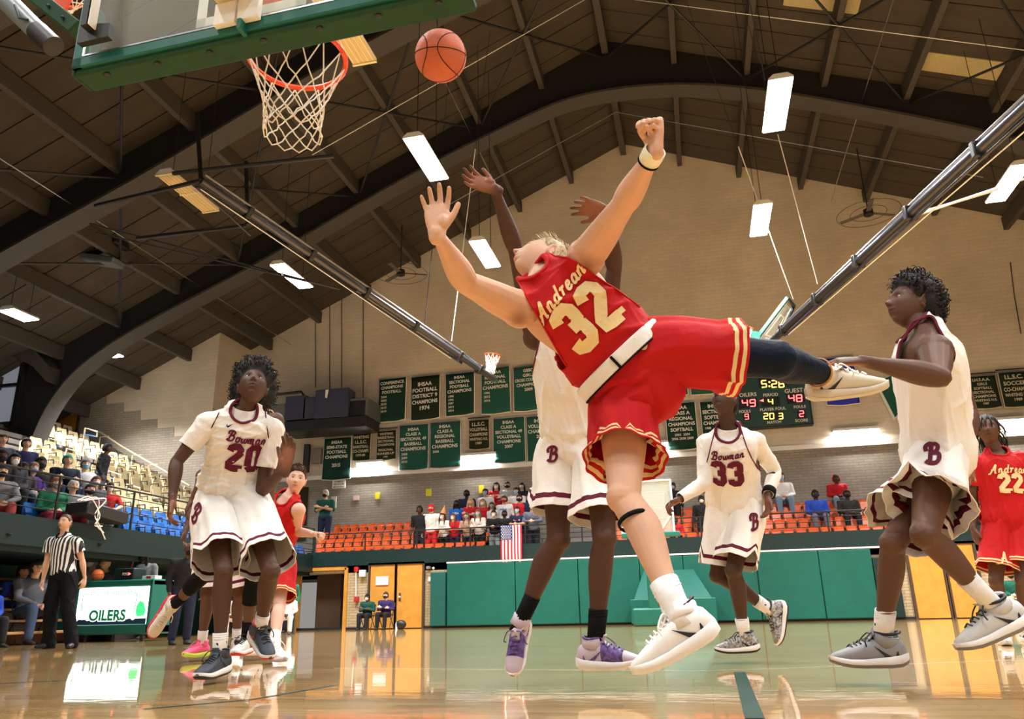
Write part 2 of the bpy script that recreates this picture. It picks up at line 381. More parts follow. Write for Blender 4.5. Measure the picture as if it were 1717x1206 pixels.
# wall on the left side and soffit, grey column
wls = MB().bb(-27.3,-27,-8,YW,0,8).build('wall_left', m_paint, smooth=False); struct(wls)
wrs = MB().bb(24,24.3,-8,YW,0,12).build('wall_right', m_paint, smooth=False); struct(wrs)
# left window bay
wp = thing('window_1', (-24, 19.5, 8), 'x', 'window'); del wp['category']; del wp['label']; wp['kind'] = 'structure'
g = MB(); a = at(0, 640, 19.6); b_ = at(34, 652, 19.6); c = at(34, 712, 19.6); d = at(0, 690, 19.6)
g.bb(-27, b_[0], 19.6, 19.68, 6.3, 9.1); g.build('pane', mat('window_glow', (.35,.38,.45), .4, .4, emit=.35), wp, smooth=False)
f_ = MB()
for x in (-26, -24.7, float(b_[0])): f_.bb(x-.07, x+.07, 19.5, 19.7, 6., 9.3)
f_.bb(-27, b_[0], 19.5, 19.7, 6.2, 6.35); f_.bb(-27, b_[0], 19.5, 19.7, 7.5, 7.6); f_.build('window_frame', m_black, wp, smooth=False)
# low curved side beam that meets the arch foot at the left
t = thing('side_beam', (-24, 14, 7), 'curved dark beam low at the left edge of the roof', 'beam'); mb = MB()
q = [(0,597),(40,604),(70,620),(92,645)]; R = []
for i, (px, py) in enumerate(q):
    p = at(px, py, 19.2+.15*i)
    for (dy, dz) in ((-.35,0),(.35,0),(.35,.5),(-.35,.5)): R.append((p[0], p[1]+dy, p[2]+dz))
mb.rings(np.array(R).reshape(4,4,3), cap0=True, cap1=True); mb.build('web', m_flange, t, sharp=30)
# balcony (far): fascia, floor, tiers
zt, zb = 2.19, 1.79
bf = MB(); bf.bb(XF-.2, 24, YF-.08, YF+.1, zb-.02, zt); bf.build('trim_2', m_dgreen, smooth=False)['kind'] = 'structure'
rv = thing('rivet_row', (0, YF-.1, 2), 'row of small rivets along the far balcony fascia', 'rivet'); mb = MB()
for x in np.arange(-11, 12, .22): mb.sphere((x, YF-.085, 1.83), .014, 6)
o = mb.build('rivet', m_teal, rv); o['kind'] = 'stuff'
tiers = MB()
TY = [22.1, 22.95, 23.8, 24.65]; TZ = [1.80, 2.14, 2.46, 2.78]; SZ = [1.84, 2.16, 2.48, 2.80]
for y, z in zip(TY, TZ): tiers.bb(XL if y > 24 else XF-3, 24, y, YW, zb-.2, z)
tiers.build('balcony_tier', m_conc, smooth=False)['kind'] = 'structure'
# lower far wall: brick, doors, pads, openings (plane y = YF)
def pxr(x0, y0, x1, y1, Y): a = at(x0, (y0+y1)/2, Y); b = at(x1, (y0+y1)/2, Y); c = at((x0+x1)/2, y0, Y); d = at((x0+x1)/2, y1, Y); return a[0], b[0], d[2], c[2]
lw = MB(); X = lambda px: at(px, 1000, YF)[0]
lw.bb(X(581), 24, YF, YF+.3, 0, zb); lw.bb(XF-4, X(497), YF, YF+.3, 0, zb); lw.bb(XF-4, 24, YF, YF+.3, zb-.22, zb)
lw.build('wall_far', m_tan2, smooth=False)['kind'] = 'structure'
# dark opening with orange lintel
op = MB().bb(X(497)-.5, X(581)+1.5, YF+2.6, YF+2.8, 0, zb).build('wall_back', mat('dim_wall', (.10,.085,.06), .7, .3), smooth=False); struct(op)
dr = thing('door_1', (X(540), YF, 0), 'x', 'x'); del dr['category']; del dr['label']; dr['kind'] = 'structure'
a = MB(); a.bb(X(498)-.05, X(498)+.05, YF-.06, YF+.1, 0, 1.72); a.bb(X(580)-.05, X(580)+.05, YF-.06, YF+.1, 0, 1.72); a.bb(X(498), X(580), YF-.06, YF+.1, 1.66, 1.76); a.build('door_frame', m_door, dr, smooth=False)
a = MB(); a.bb(X(512)+.1, X(512)+.9, YF+.5, YF+.55, 0, 1.6); a.build('door_leaf', m_frame, dr, smooth=False)
a = MB(); a.bb(X(563), X(578), YF+.6, YF+.66, 0, 1.6); a.build('door_leaf', m_frame, dr, smooth=False)
def dleaf(x0, x1, n, lab, windowed=False, Y=YF, z0=0, z1=1.76, hand=None):
    d = thing(n, ((x0+x1)/2, Y, z0), 'x', 'x'); del d['category']; del d['label']; d['kind'] = 'structure'
    f = MB(); f.bb(x0-.06, x0, Y-.08, Y+.06, z0, z1+.05); f.bb(x1, x1+.06, Y-.08, Y+.06, z0, z1+.05); f.bb(x0-.06, x1+.06, Y-.08, Y+.06, z1, z1+.06); f.build('door_frame', m_frame, d, smooth=False)
    MB().bb(x0+.01, x1-.01, Y-.05, Y, z0+.02, z1-.01).build('door_leaf', m_door, d, smooth=False)
    if hand is not None:
        h = MB(); h.sphere((hand, Y-.1, z0+.85), .035, 8); h.bb(hand-.03, hand+.03, Y-.06, Y-.045, z0+.75, z0+.97); h.build('door_handle', m_chrome, d)
    if windowed:
        MB().bb(x1-.33, x1-.2, Y-.065, Y-.045, z0+.95, z0+1.65).build('pane', mat('door_glass', (.7,.65,.4), .2, .5), d, smooth=False)
        MB().bb(x0+.25, x0+.6, Y-.12, Y-.03, z1-.15, z1-.05).build('door_closer', m_lhouse, d, smooth=False)
    return d
dleaf(X(621)+.0, X(663), 'door_2', '')
d3 = dleaf(X(666), X(709), 'door_3', '', hand=X(669)+.05)
MB().bb(X(631), X(652), YF-.08, YF-.06, 1.2, 1.44).build('notice', m_white, d3, smooth=False)
x0 = at(1528, 970, YF)[0]; x1 = at(1583, 970, YF)[0]
dleaf(x0, x1, 'door_4', ''); dleaf(x1+.1, at(1640,970,YF)[0], 'door_5', '')
# upper left door
q0 = at(94, 700, YL); q1 = at(133, 700, YL)
dleaf(float(q0[0]), float(q1[0]), 'door_6', '', windowed=True, Y=YL-.02, z0=6.62, z1=8.2)
# upper doorway behind the far walkway
x0, x1, z0, z1 = pxr(497,818,517,872,YW); MB().bb(x0, x1, YW-.08, YW-.04, 2.9, z1).build('door_7', mat('dark_olive', (.03,.028,.012), .7,.2), smooth=False)['kind'] = 'structure'
# green wall pads
pads = [(751,866),(866,972),(972,1076),(1076,1150),(1150,1274),(1274,1380),(1380,1470),(1470,1512)]
for i, (a, b) in enumerate(pads):
    xa, xb = at(a, 1000, YF)[0], at(b, 1000, YF)[0]
    if i == 7: mm, zz1 = m_dgreen, 1.5
    else: mm, zz1 = m_green, 1.72
    o = MB().bb(xa+.008, xb-.008, YF-.14, YF-.01, .05, zz1).build('wall_pad', mm, smooth=True, bevel=.02)
    ords = ['first','second','third','fourth','fifth','sixth','seventh','last']
    tag(o, f'green vinyl wall pad, {ords[i]} from the double doors' if i < 7 else 'dark green narrow wall pad beside the tan pier at right', 'wall pad', 'wall pads')
o = MB().bb(at(725,1000,YF)[0], at(750,1000,YF)[0], YF-.2, YF-.01, .05, 1.5).build('wall_pad', m_teal, bevel=.02); tag(o, 'dark teal low pad right of the double doors', 'wall pad', 'wall pads')
o = MB().bb(at(751,1000,YF)[0], at(1490,1000,YF)[0], YF-.15, YF, 1.73, 1.77).build('trim_3', m_white, smooth=False); struct(o)
# projecting green box
a = at(1056,1000,YF-.9)[0]; b = at(1200,1000,YF-.9)[0]
t = thing('padded_cover', ((a+b)/2, YF-.6, 0), 'green padded box standing out from the wall pads', 'padding')
MB().bb(a, b, YF-.9, YF-.16, .03, .62).build('cover', m_green, t, bevel=.02)
m_ = MB(); m_.add([(a+.1,YF-.85,.62),(b-.1,YF-.85,.62),(b-.5,YF-.2,1.35),(a+.35,YF-.2,1.35),(a+.1,YF-.2,.62),(b-.1,YF-.2,.62)], [(0,1,2,3),(0,3,4),(1,5,2),(3,2,5,4),(0,4,5,1)]); m_.build('slanted_top', m_green, t, smooth=False)
bs = MB().bb(at(597,1054,YF)[0]-3, 24, YF-.03, YF, 0, .06).build('baseboard_far', m_black, smooth=False); struct(bs)
# left balcony: fascia, teal wall beneath, stand
lf = MB().bb(XF-.15, XF, -4, YF+.1, 1.62, 2.12).build('trim_4', m_dgreen, smooth=False); struct(lf)
lt = MB().bb(XF-3.0, XF-2.9, -4, YF, 0, 1.7).build('wall_left', m_teal, smooth=False); struct(lt)
NR = 12; RP = .85; RRISE = .41
stand = MB()
for k in range(NR): stand.bb(XF-.15-RP*(k+1)-.02, XF-.15-RP*k, -2, YL-.02, 1.62+RRISE*k-.0, 1.75+RRISE*k)
stand.bb(-27, XF-.15-RP*NR, -2, YL-.02, 5.4, 1.75+RRISE*NR+.05)
stand.build('stand_tier', m_conc, smooth=False)['kind'] = 'structure'
def standz(x): return 1.75+RRISE*max(0, min(NR, int((XF-.15-x)/RP)))
# ================================================================ LAMPS
def hbay(x, y, lab, on=True, z=9.0, ln=1.6, w=.42, grp='suspended strip lamps', en=600):
    t = thing('high_bay_lamp', (x, y, z), lab, 'lamp', grp)
    h = MB()
    prof = [(-w/2,0),(-w/2,.03),(-w*.28,.11),(w*.28,.11),(w/2,.03),(w/2,0)]
    h.prism(prof, (x, y+ln/2, z+.01), (1,0,0), (0,0,1), ln)
    h.build('housing', m_lhouse, t, smooth=False)
    if on: MB().bb(x-w/2+.015, x+w/2-.015, y-ln/2+.015, y+ln/2-.015, z-.012, z+.008).build('diffuser', m_light, t, smooth=False)
    else:
        MB().bb(x-w/2+.01, x+w/2-.01, y-ln/2+.01, y+ln/2-.01, z-.004, z+.006).build('reflector', mat('unlit_reflector', (.62,.5,.28), .4,.5), t, smooth=False)
        g = MB()
        for k in range(5): g.cyl((x-w/2+w*(k+.5)/5, y-ln/2+.05, z-.02), (x-w/2+w*(k+.5)/5, y+ln/2-.05, z-.02), .012, 6)
        for k in range(3): g.bb(x-w/2, x+w/2, y-ln/2+ln*k/2-.02, y-ln/2+ln*k/2+.02, z-.03, z)
        g.build('tube', mat('unlit_tube', (.8,.7,.45), .4,.5), t, smooth=False)
    cc = MB()
    for dy in (-ln*.35, ln*.35): cc.cyl((x, y+dy, z+.1), (x, y+dy, roofz(x)-.42), .008, 5)
    cc.build('hanger', m_black, t)
    if on:
        L = bpy.data.lights.new('lamp_light', 'AREA'); L.shape = 'RECTANGLE'; L.size = w; L.size_y = ln; L.energy = en*LAMP; L.color = (1,.97,.92); L.spread = math.radians(122)
        lo = bpy.data.objects.new('lamp_light', L); COL.objects.link(lo); lo.parent = t; lo.location = (0,0,-.03)
    return t
LX = [-9.9, -4.6, 2.1, 7.25]
vis = {(-4.6,12.9):'bright white strip lamp just left of the raised hands, above them', (2.1,12.9):'bright white strip lamp right of the fist, topmost on the right', (-4.6,17.4):'bright white strip lamp over the thrown-back head',
 (2.1,17.4):'bright white strip lamp in front of the brick gable right of the raised arm', (-9.9,17.3):'bright white strip lamp beside the long left mast', (7.25,17.1):'bright white strip lamp at the right edge of the picture'}
for (x, y), l in vis.items(): hbay(x, y, l, en=760 if y > 15 else 600)
hbay(-9.9, 12.8, 'unlit cream strip lamp between the arch and the left mast', on=False)
hbay(-4.63, 9.1, 'unlit cream strip lamp behind the near hoop rim', on=False)
p = atz(32, 529, 8.2); hbay(p[0], p[1], 'small lit strip lamp at the left edge under the low roof', z=8.2, ln=.85, w=.5)
p = atz(185, 593, 8.6); hbay(p[0], p[1], 'small lit strip lamp above the brown upper door', z=8.6, ln=.8, w=.4)
for x in LX+[12.5]:
    for y in (8.6, 4.2, -.5, -5):
        if x <= -4.6 and y == 8.6: continue
        hbay(x, y, 'white strip lamp overhead, outside the picture', grp='strip lamps nearer than the picture shows', en=170)
for y in (12.9,): hbay(7.25, y, 'white strip lamp overhead right of the picture', grp='strip lamps nearer than the picture shows')
# wall-wash boxes on the ledge
for (x0, y0, x1, y1, lab) in ((597,778,641,800,'lit fluorescent box between two banners on the left of the far wall'),(774,766,832,786,'lit fluorescent box under the dark volleyball banner'),(1396,713,1474,722,'lit fluorescent box under the blue pennant'),(1652,694,1717,704,'lit fluorescent box under the right dark banners'),(1075,735,1120,742,'lit fluorescent box behind the red shorts')):
    a, b, zc0, zc1 = pxr(x0, y0, x1, y1, YW-.2)
    t = thing('wall_lamp', ((a+b)/2, YW-.15, zc0), lab, 'lamp', 'fluorescent boxes on the far wall')
    MB().bb(a, b, YW-.25, YW-.01, zl+.42, zl+.5).build('housing', m_lhouse, t, smooth=False)
    MB().bb(a+.02, b-.02, YW-.23, YW-.03, zl+.33, zl+.42).build('diffuser', mat('tube_glow', (1,1,.97), .5, .2, emit=10), t, smooth=False)
    L = bpy.data.lights.new('lamp_light', 'AREA'); L.shape = 'RECTANGLE'; L.size = b-a; L.size_y = .15; L.energy = 120; L.color = (1,.98,.93)
    lo = bpy.data.objects.new('lamp_light', L); COL.objects.link(lo); lo.parent = t; lo.location = (0,0,(zl+.31)-zc0)
# ================================================================ SEATS
def seat_proto(name, m, lab, grp, w, sc):
    r = thing(name, (0,0,0), lab, 'seat', grp)
    b = MB(); R = []
    for z, y, ww in ((.40,.20,.92),(.5,.215,1),(.66,.235,1),(.78,.25,.94),(.82,.255,.8)):      # slightly dished back, occupant looks towards -y
        R.append([(w*ww*.5*a, y+abs(a)*-.02+dy, z) for a, dy in ((-1,0),(-.5,.02),(0,.03),(.5,.02),(1,0),(1,.03),(.5,.05),(0,.06),(-.5,.05),(-1,.03))])
    b.rings(np.array(R)*sc, cap0=True, cap1=True); b.build('seat_back', m, r, sharp=50)
    p = MB(); p.box((0, .16*sc, .52*sc), (w*.9*sc, .05*sc, .36*sc), ((1,0,0),(0,.96,-.28),(0,.28,.96))); p.build('seat_pan', m, r, bevel=.01)
    a = MB(); s = w*.5*sc+.012
    a.tube([(s, .24*sc, .0), (s, .22*sc, .62*sc), (s, -.08*sc, .62*sc), (s, -.1*sc, .5*sc)], .022*sc, n=5); a.build('armrest', m_black, r)
    for c in r.children: c.scale = (1,1,1)
    return r
def scale_w(o): return o
orng = seat_proto('stadium_seat', m_orange, 'orange plastic fold-up seat in the far stand', 'orange seats in the far stand', .40, .66)
first = True; n = 0
for r, (y, z) in enumerate(zip(TY, SZ)):
    xa, xb = {0: (532, 1512), 1: (532, 1512), 2: (538, 1512), 3: (560, 1512)}[r]
    x = at(xa, 900, y)[0]; xe = at(xb, 880, y)[0]
    while x < xe:
        px = CX  # skip those hidden behind the standing students and players
        q = x/(y+.15)
        hid = (-.27 < q < -.10)
        if not hid and n < 298:
            o = orng if first else copytree(orng); first = False
            o.location = (x, y+.12, z-.02); n += 1; bl = ['left of the student crowd', 'right of the student crowd'][q > -.15]; rw = ['front', 'second', 'third', 'top'][r]
            o['label'] = f'orange plastic fold-up seat in the {rw} row, {bl}'; o['group'] = f'orange seats, {rw} row, {bl}'
        x += .315
cream = seat_proto('stadium_seat', m_cream, 'cream fold-up seat in the upper left stand', 'cream seats in the left stand', .46, .9)
blue = seat_proto('stadium_seat', m_blue, 'blue fold-up seat low in the left stand', 'blue seats in the left stand', .46, .9)
used = set()
for k in range(NR):
    x = XF-.15-RP*k-.45
    y = 6.0+ (k % 2)*.1
    while y < YL-.5:
        if x/y > -1.0 and not (abs(y-19.3) < .45 or abs(y-14.3) < .4) and not (abs(x+18.8) < 1.4 and abs(y-19.9) < .5):
            isb = k < 2 or (y < 14 and k < 6)
            pr = blue if isb else cream
            o = pr if id(pr) not in used else copytree(pr); used.add(id(pr))
            o.location = (x, y, 1.75+RRISE*k); o.rotation_euler = (0, 0, math.pi/2); rw = ['front','second','third','fourth','fifth','sixth','seventh','eighth','ninth','tenth','eleventh','top'][k]; cn = 'blue' if isb else 'cream'
            o['label'] = f'{cn} fold-up seat in the {rw} row of the left stand'; o['group'] = f'{cn} seats, {rw} row of the left stand'
        y += .52
# ================================================================ RAILINGS
def railing(name, a, b, h, nb, step, lab, m=m_black, r=.02):
    a = np.array(a, float); b = np.array(b, float); t = thing(name, a, lab, 'railing')
    L_ = np.linalg.norm(b-a); k = max(1, int(L_/step))
    for i in range(k+1):
        p = a+(b-a)*i/k; MB().cyl(p, p+(0,0,h), r*1.2, 6).build('post', m, t)
    for j in range(nb):
        z = h*(j+1)/nb; MB().cyl(a+(0,0,z), b+(0,0,z), r if j == nb-1 else r*.5, 6).build('rail', m, t)
    return t
railing('balcony_railing', (XF-.05, 4, 2.12), (XF-.05, YF, 2.12), .78, 5, 2.0, 'black railing along the left balcony edge')
railing('balcony_railing', (XF, YF+.0, zt), (13, YF+.0, zt), .52, 4, 1.6, 'black railing along the far balcony in front of orange seats', r=.018)
m_rail = mat('cream_rail', (.62,.56,.4), .4, .4)
def handrail(px, lab, Yr, posts, m=m_rail, h=.55):
    P = [at(a, b, Yr) for a, b in px]; t = thing('handrail', P[0], lab, 'handrail')
    MB().tube(P, .03, n=6).build('rail', m, t)
    for a, b in posts:
        p = at(a, b, Yr); mb = MB(); mb.tube([p+(.35,0,.0), p, p-(0,0,h)], .022, n=6); mb.build('post', m, t)
handrail([(167,724),(206,750),(262,782),(318,815)], 'cream wall handrail climbing beside the brick stair edge', YL-.3, [(168,733),(222,764),(250,780),(290,804)])
for px, lab in (((143,718),'short cream grab rail just right of the upper door'),((182,790),'cream grab rail beside the standing man in black'),((213,812),'cream grab rail above the blue seats'),((246,830),'cream grab rail nearest the number twenty player'),((82,735),'cream grab rail in the aisle left of the brown door'),((112,752),'cream grab rail in the aisle below the brown door')):
    Yr = 19.3 if px[0] > 120 or True else 15
    p = at(px[0], px[1], Yr); t = thing('grab_rail', p-(0,0,.7), lab, 'handrail')
    MB().tube([p-(0,0,.75), p, p+(.45,0,-.15), p+(.45,0,-.3)], .028, n=6).build('rail', m_rail, t)
    MB().tube([p+(.45,0,-.3), p+(.02,0,-.2)], .02, n=6).build('crossbar', m_blue, t)
# ================================================================ WALL THINGS
def exitsign(p, lab, w=.5):
    t = thing('exit_sign', p, lab, 'sign'); x, y, z = p
    MB().bb(x-w/2, x+w/2, y-.05, y, z-w*.25, z+w*.25).build('sign_box', mat('exit_green', (.05,.75,.45), .5, .3, emit=.9), t, smooth=False)
    mb = MB(); puttext(mb, 'EXIT', (x, y-.056, z), (1,0,0), (0,0,1), w*.36, maxw=w*.85); mb.build('lettering', mat('exit_letters', (.85,1,.93), .5, .3, emit=2.2), t, smooth=False)
    mb = MB(); mb.sphere((x-w*.65, y-.05, z+.02), w*.1, 8); mb.sphere((x+w*.65, y-.05, z+.02), w*.1, 8); mb.build('lamp_head', m_lhouse, t, kind='stuff')
exitsign(at(111,659,YL-.15), 'green lit exit sign above the brown upper door', .38)
exitsign(at(494,946,YF-.12), 'green lit exit sign over the dark ground floor opening', .26)
p = at(99, 646, YL-.3); t = thing('wall_lamp', p, 'small white flood lamp left of the upper exit sign', 'lamp'); MB().tube([p+(0,0,.1), p, p+(0,-.12,-.1)], [.1,.14,.16], n=12).build('shade', mat('flood_glow', (1,1,.95), .5,.3, emit=5), t)
m_sign = mat('sign_white', (.78,.78,.74), .5, .3); m_ink = mat('black_ink', (.02,.02,.025), .6, .2); m_red = mat('alarm_red', (.45,.02,.02), .4, .5); m_yel = mat('yellow_paper', (.85,.75,.03), .6, .2)
def plate(name, x0, y0, x1, y1, Y, m, lab, cat, lines=(), mt=None, d=.03):
    a, b, z0, z1 = pxr(x0, y0, x1, y1, Y); t = thing(name, ((a+b)/2, Y, z0), lab, cat)
    MB().bb(a, b, Y, Y+d, z0, z1).build('panel', m, t, smooth=False, bevel=.004)
    if lines:
        mb = MB(); n = len(lines); hh = (z1-z0)/(n+.3)
        for i, s in enumerate(lines): puttext(mb, s, ((a+b)/2, Y-.006, z1-hh*(i+.65)), (1,0,0), (0,0,1), hh*.62, maxw=(b-a)*.9)
        mb.build('lettering', mt or m_ink, t, smooth=False)
    return t
t = plate('restroom_sign', 557, 805, 579, 819, YW-.1, m_sign, 'white sign reading women\'s restroom with an arrow', 'sign', ["WOMEN'S", 'RESTROOM', ' '])
a, b, z0, z1 = pxr(557,805,579,819,YW-.1); mb = MB(); mb.bb(a+.06, b-.05, YW-.11, YW-.102, z0+.045, z0+.06); mb.add([(a+.03,YW-.108,z0+.053),(a+.1,YW-.108,z0+.08),(a+.1,YW-.108,z0+.026)],[(0,1,2)]); mb.build('arrow', m_ink, t, smooth=False)
for x0, y0, x1, y1, lab in ((629,826,637,837,'yellow paper left of the seated pair on the far brick wall'),(714,820,723,832,'yellow paper in the middle of the far brick wall'),(803,814,811,827,'yellow paper beside the standing students')): plate('paper_notice', x0, y0, x1, y1, YW-.05, m_yel, lab, 'notice', d=.02)
plate('paper_notice', 592, 832, 602, 839, YW-.05, mat('pink_paper', (.7,.45,.45), .6,.2), 'small pink notice on the far brick wall', 'notice', d=.02)
plate('paper_notice', 555, 833, 564, 852, YW-.05, m_sign, 'white framed notice beside the standing man in green', 'notice', d=.02)
t = plate('fire_strobe', 602, 956, 612, 967, YF-.12, m_sign, 'white alarm strobe box beside the red pull station', 'alarm', d=.1)
p = at(597, 955, YF-.1); t = thing('fire_alarm', p, 'red fire alarm pair joined by a white conduit', 'alarm')
for yy, n_ in ((955, 'horn'), (1005, 'pull_station')): a = at(597, yy, YF-.1); MB().bb(a[0]-.06, a[0]+.06, YF-.12, YF, a[2]-.07, a[2]+.07).build(n_, m_red, t, bevel=.01)
MB().cyl(at(597,957,YF-.08), at(597,1001,YF-.08), .015, 6).build('conduit', m_sign, t)
plate('light_switch', 718, 968, 723, 975, YF-.05, m_sign, 'small white switch plate on the tan pier', 'switch', d=.04)
p = at(720, 951, YF-.1); t = thing('wall_speaker', p, 'small grey bracket lamp above the tan pier', 'fixture'); MB().bb(p[0]-.08, p[0]+.02, YF-.16, YF, p[2]-.06, p[2]+.02).build('body', m_conc, t, bevel=.01); MB().sphere(p+(.12,0,-.04), .04, 8).build('bell', m_sign, t)
# conduits and cables on the far wall
t = thing('wall_conduits', (-10, YW, 6), 'thin dark vertical conduits over the grey heater', 'conduit')
for x, y0, y1 in ((529,512,650),(553,500,665),(573,492,655),(609,468,690)): MB().cyl(at(x,y0,YW-.05), at(x,y1,YW-.05), .014, 5).build('conduit', m_black, t)
t = thing('wall_conduits', (9, YW, 6), 'thin dark cable hanging on the brick wall at the right', 'conduit')
MB().tube([at(1694,440,YW-.05), at(1700,490,YW-.05), at(1712,560,YW-.05)], .014, n=5).build('conduit', m_black, t)
# heater unit
t = thing('unit_heater', at(545,700,YW-.8), 'blue-grey metal heating unit hung on the far wall', 'heater')
mh = mat('heater_blue', (.045,.05,.09), .45, .4, noise=.1); mh2 = mat('heater_grey', (.13,.14,.15), .45, .4)
def pbox(x0, y0, x1, y1, Y0, Y1, name, m, par):
    a, b, z0, z1 = pxr(x0, y0, x1, y1, Y0); return MB().bb(a, b, Y0, Y1, z0, z1).build(name, m, par, smooth=True, bevel=.02)
pbox(528,652,583,700,YW-1.5,YW-.9,'upper_cabinet',mh,t); pbox(478,664,512,704,YW-1.4,YW-.9,'side_cabinet',mh,t); pbox(508,666,530,702,YW-1.4,YW-.9,'cabinet',mh,t)
pbox(583,668,616,700,YW-1.3,YW-.1,'grey_cabinet',mh2,t); pbox(586,672,612,697,YW-1.34,YW-1.3,'grille',m_black,t)
pbox(470,702,614,720,YW-1.45,YW-.3,'lower_duct',m_black,t); pbox(440,678,478,700,YW-1.3,YW-.8,'duct',mh2,t)
MB().tube([at(444,664,YW-1.2), at(505,657,YW-1.2), at(510,664,YW-1.2), at(510,712,YW-1.2)], .05, n=8).build('pipe', m_black, t)
MB().prism([(0,0),(.12,0),(.07,-.3),(0,-.28)], at(546,654,YW-1.54), (1,0,0), (0,0,1), .01).build('label', m_sign, t, smooth=False)
pbox(508,745,517,792,YW-.2,YW-.05,'control_box',m_black,t); pbox(522,752,538,777,YW-.2,YW-.05,'panel_box',m_conc,t)
# ---------------------------------------------------------------- banners
GRN = mat('banner_green', (.012,.095,.070), .7, .2, sheen=.2); GRD = mat('banner_dark', (.012,.045,.032), .8, .15); GRB = mat('banner_black_green', (.018,.027,.016), .8, .15)
BW = mat('banner_white', (.75,.78,.74), .7, .2); BCR = mat('banner_cream', (.55,.52,.38), .7, .2)
def banner(x0, y0, x1, y1, lines, lab, m=GRN, mt=None, frame=None, years=(), tilt=0.):
    mt = mt or BW; Y = YW-.12; a, b, z0, z1 = pxr(x0, y0, x1, y1, Y)
    t = thing('banner', ((a+b)/2, Y, z1), lab, 'banner', 'championship banners on the far wall')
    n, k = 12, 8; U = np.array([1,0,tilt]); W_, H_ = b-a, z1-z0; seed = RNG.uniform(0, 6)
    wob = lambda u, v: Y-.02-.025*math.sin(u*9+seed)*(1-v)-.015*math.sin(u*4+v*3+seed)
    def grid(m0, offs, nm, e=0.):
        mb = MB(); vs = []
        for j in range(k+1):
            for i in range(n+1):
                u, v = i/n, j/k; x = a-e+(W_+2*e)*u; z = z0-e+(H_+2*e)*v-.03*math.sin(math.pi*u)*(1-v)+tilt*(x-a); vs.append((x, wob(u, v)+offs, z))
        mb.add(vs, [(j*(n+1)+i, j*(n+1)+i+1, (j+1)*(n+1)+i+1, (j+1)*(n+1)+i) for j in range(k) for i in range(n)]); return mb.build(nm, m0, t, solid=.006)
    grid(m, 0, 'cloth'); grid(mt, .012, 'hem', .025)
    mb = MB(); tot = sum(h for s, h in lines)+.0; zc = z1-H_*.05
    for s, h in lines:
        hh = H_*h
        if s.strip(): puttext(mb, s, ((a+b)/2, Y-.075, zc-hh/2+tilt*W_/2), U, (0,0,1), hh*.66, maxw=W_*.9, bold=.03)
        zc -= hh
    if years:
        hh = H_*.085
        for i, s in enumerate(years): puttext(mb, s, (a+W_*.2+(W_*.3 if len(s) > 6 else 0), Y-.075, zc-hh*(i+.6)), U, (0,0,1), hh*.62, maxw=W_*(.25 if len(s) < 6 else .8), bold=.02)
    if mb.v: mb.build('lettering', mt, t, smooth=False)
    if frame: MB().cyl((a-.05, Y, z1+.1), (b+.05, Y, z1+.1), .02, 6).build('hanging_rod', m_black, t)
    return t
e = .11
banner(636,636,680,706, [('CONFERENCE',e),('CHAMPIONS',e),('FOOTBALL',e)], 'green conference football banner, leftmost in the upper row', years=('2004','2005','2012','2013','2014'), tilt=.03, m=GRD)
banner(690,632,737,703, [(' ',.07),('IHSAA',.14),('FOOTBALL',.14),('DISTRICT 9',.14),('CHAMPIONS',.14),('1974',.15)], 'dark green football district banner dated 1974', m=GRB, tilt=.03)
banner(748,627,795,696, [('IHSAA',.11),('SECTIONAL',.11),('FOOTBALL',.11),('CHAMPIONS',.12)], 'green sectional football banner right of the 1974 one', years=('1990','1996','1997','2015','2016'), m=GRD, tilt=.03)
banner(808,618,855,693, [('IHSAA',.11),('REGIONAL',.11),('FOOTBALL',.11),('CHAMPIONS',.12)], 'green regional football banner behind the small left hoop', years=('1996','2015','2016'), tilt=.03)
banner(862,615,912,688, [('GSSC',.11),('GIRLS',.11),('CROSS COUNTRY',.11),('CHAMPIONS',.11),('2009     ',.11)], 'green girls cross country banner left of the white jersey', tilt=.03)
banner(543,735,588,803, [('IHSAA',.12),('SEMI-STATE',.12),('FOOTBALL',.12),('CHAMPIONS',.12),(' ',.08),('2015',.13)], 'dark green semi-state football banner dated 2015, over the restroom sign', m=GRD)
banner(592,728,621,771, [('WHITING',.18),('I.L.S.C.',.2),('BASKETBALL',.16),('CO-CHAMPS',.18),('1979-80',.14)], 'small black-green basketball co-champs banner', m=GRB, mt=BCR, frame=1)
banner(633,723,664,770, [('WHITING',.13),('BASKETBALL',.13),('SECTIONAL',.13),('CHAMPIONS',.13),(' ',.05),('REGIONAL',.13),('RUNNER-UP',.13),('1981',.1)], 'small black-green banner dated 1981 with cream letters', m=GRB, mt=BCR, frame=1)
banner(670,713,718,787, [('IHSAA',.11),('CLASS A',.11),('SECTIONAL 49',.11),('BASEBALL',.11),('CHAMPIONS',.12)], 'bright green sectional baseball banner with three years', years=('2008','2009','2010'))
banner(722,708,772,783, [('IHSAA',.11),('CLASS A',.11),('REGIONAL',.11),('BASEBALL',.11),('CHAMPIONS',.12)], 'bright green regional baseball banner', years=('2008',))
banner(787,705,820,752, [('I.L.S.C.',.2),('VOLLEYBALL',.18),('CHAMPIONS',.18),('WHITING H.S.',.15),('1989',.14)], 'small black-green volleyball banner dated 1989', m=GRB, mt=BCR, frame=1)
banner(828,701,880,775, [('IHSAA',.11),('CLASS A',.11),('SECTIONAL 49',.11),('VOLLEYBALL',.11),('CHAMPIONS',.11),('2007     ',.11)], 'bright green sectional volleyball banner dated 2007')
banner(884,698,932,772, [('IHSAA',.12),('VOLLEYBALL',.12),('CHAMPIONS',.12),('2007',.12)], 'green volleyball banner half hidden by the white shorts')
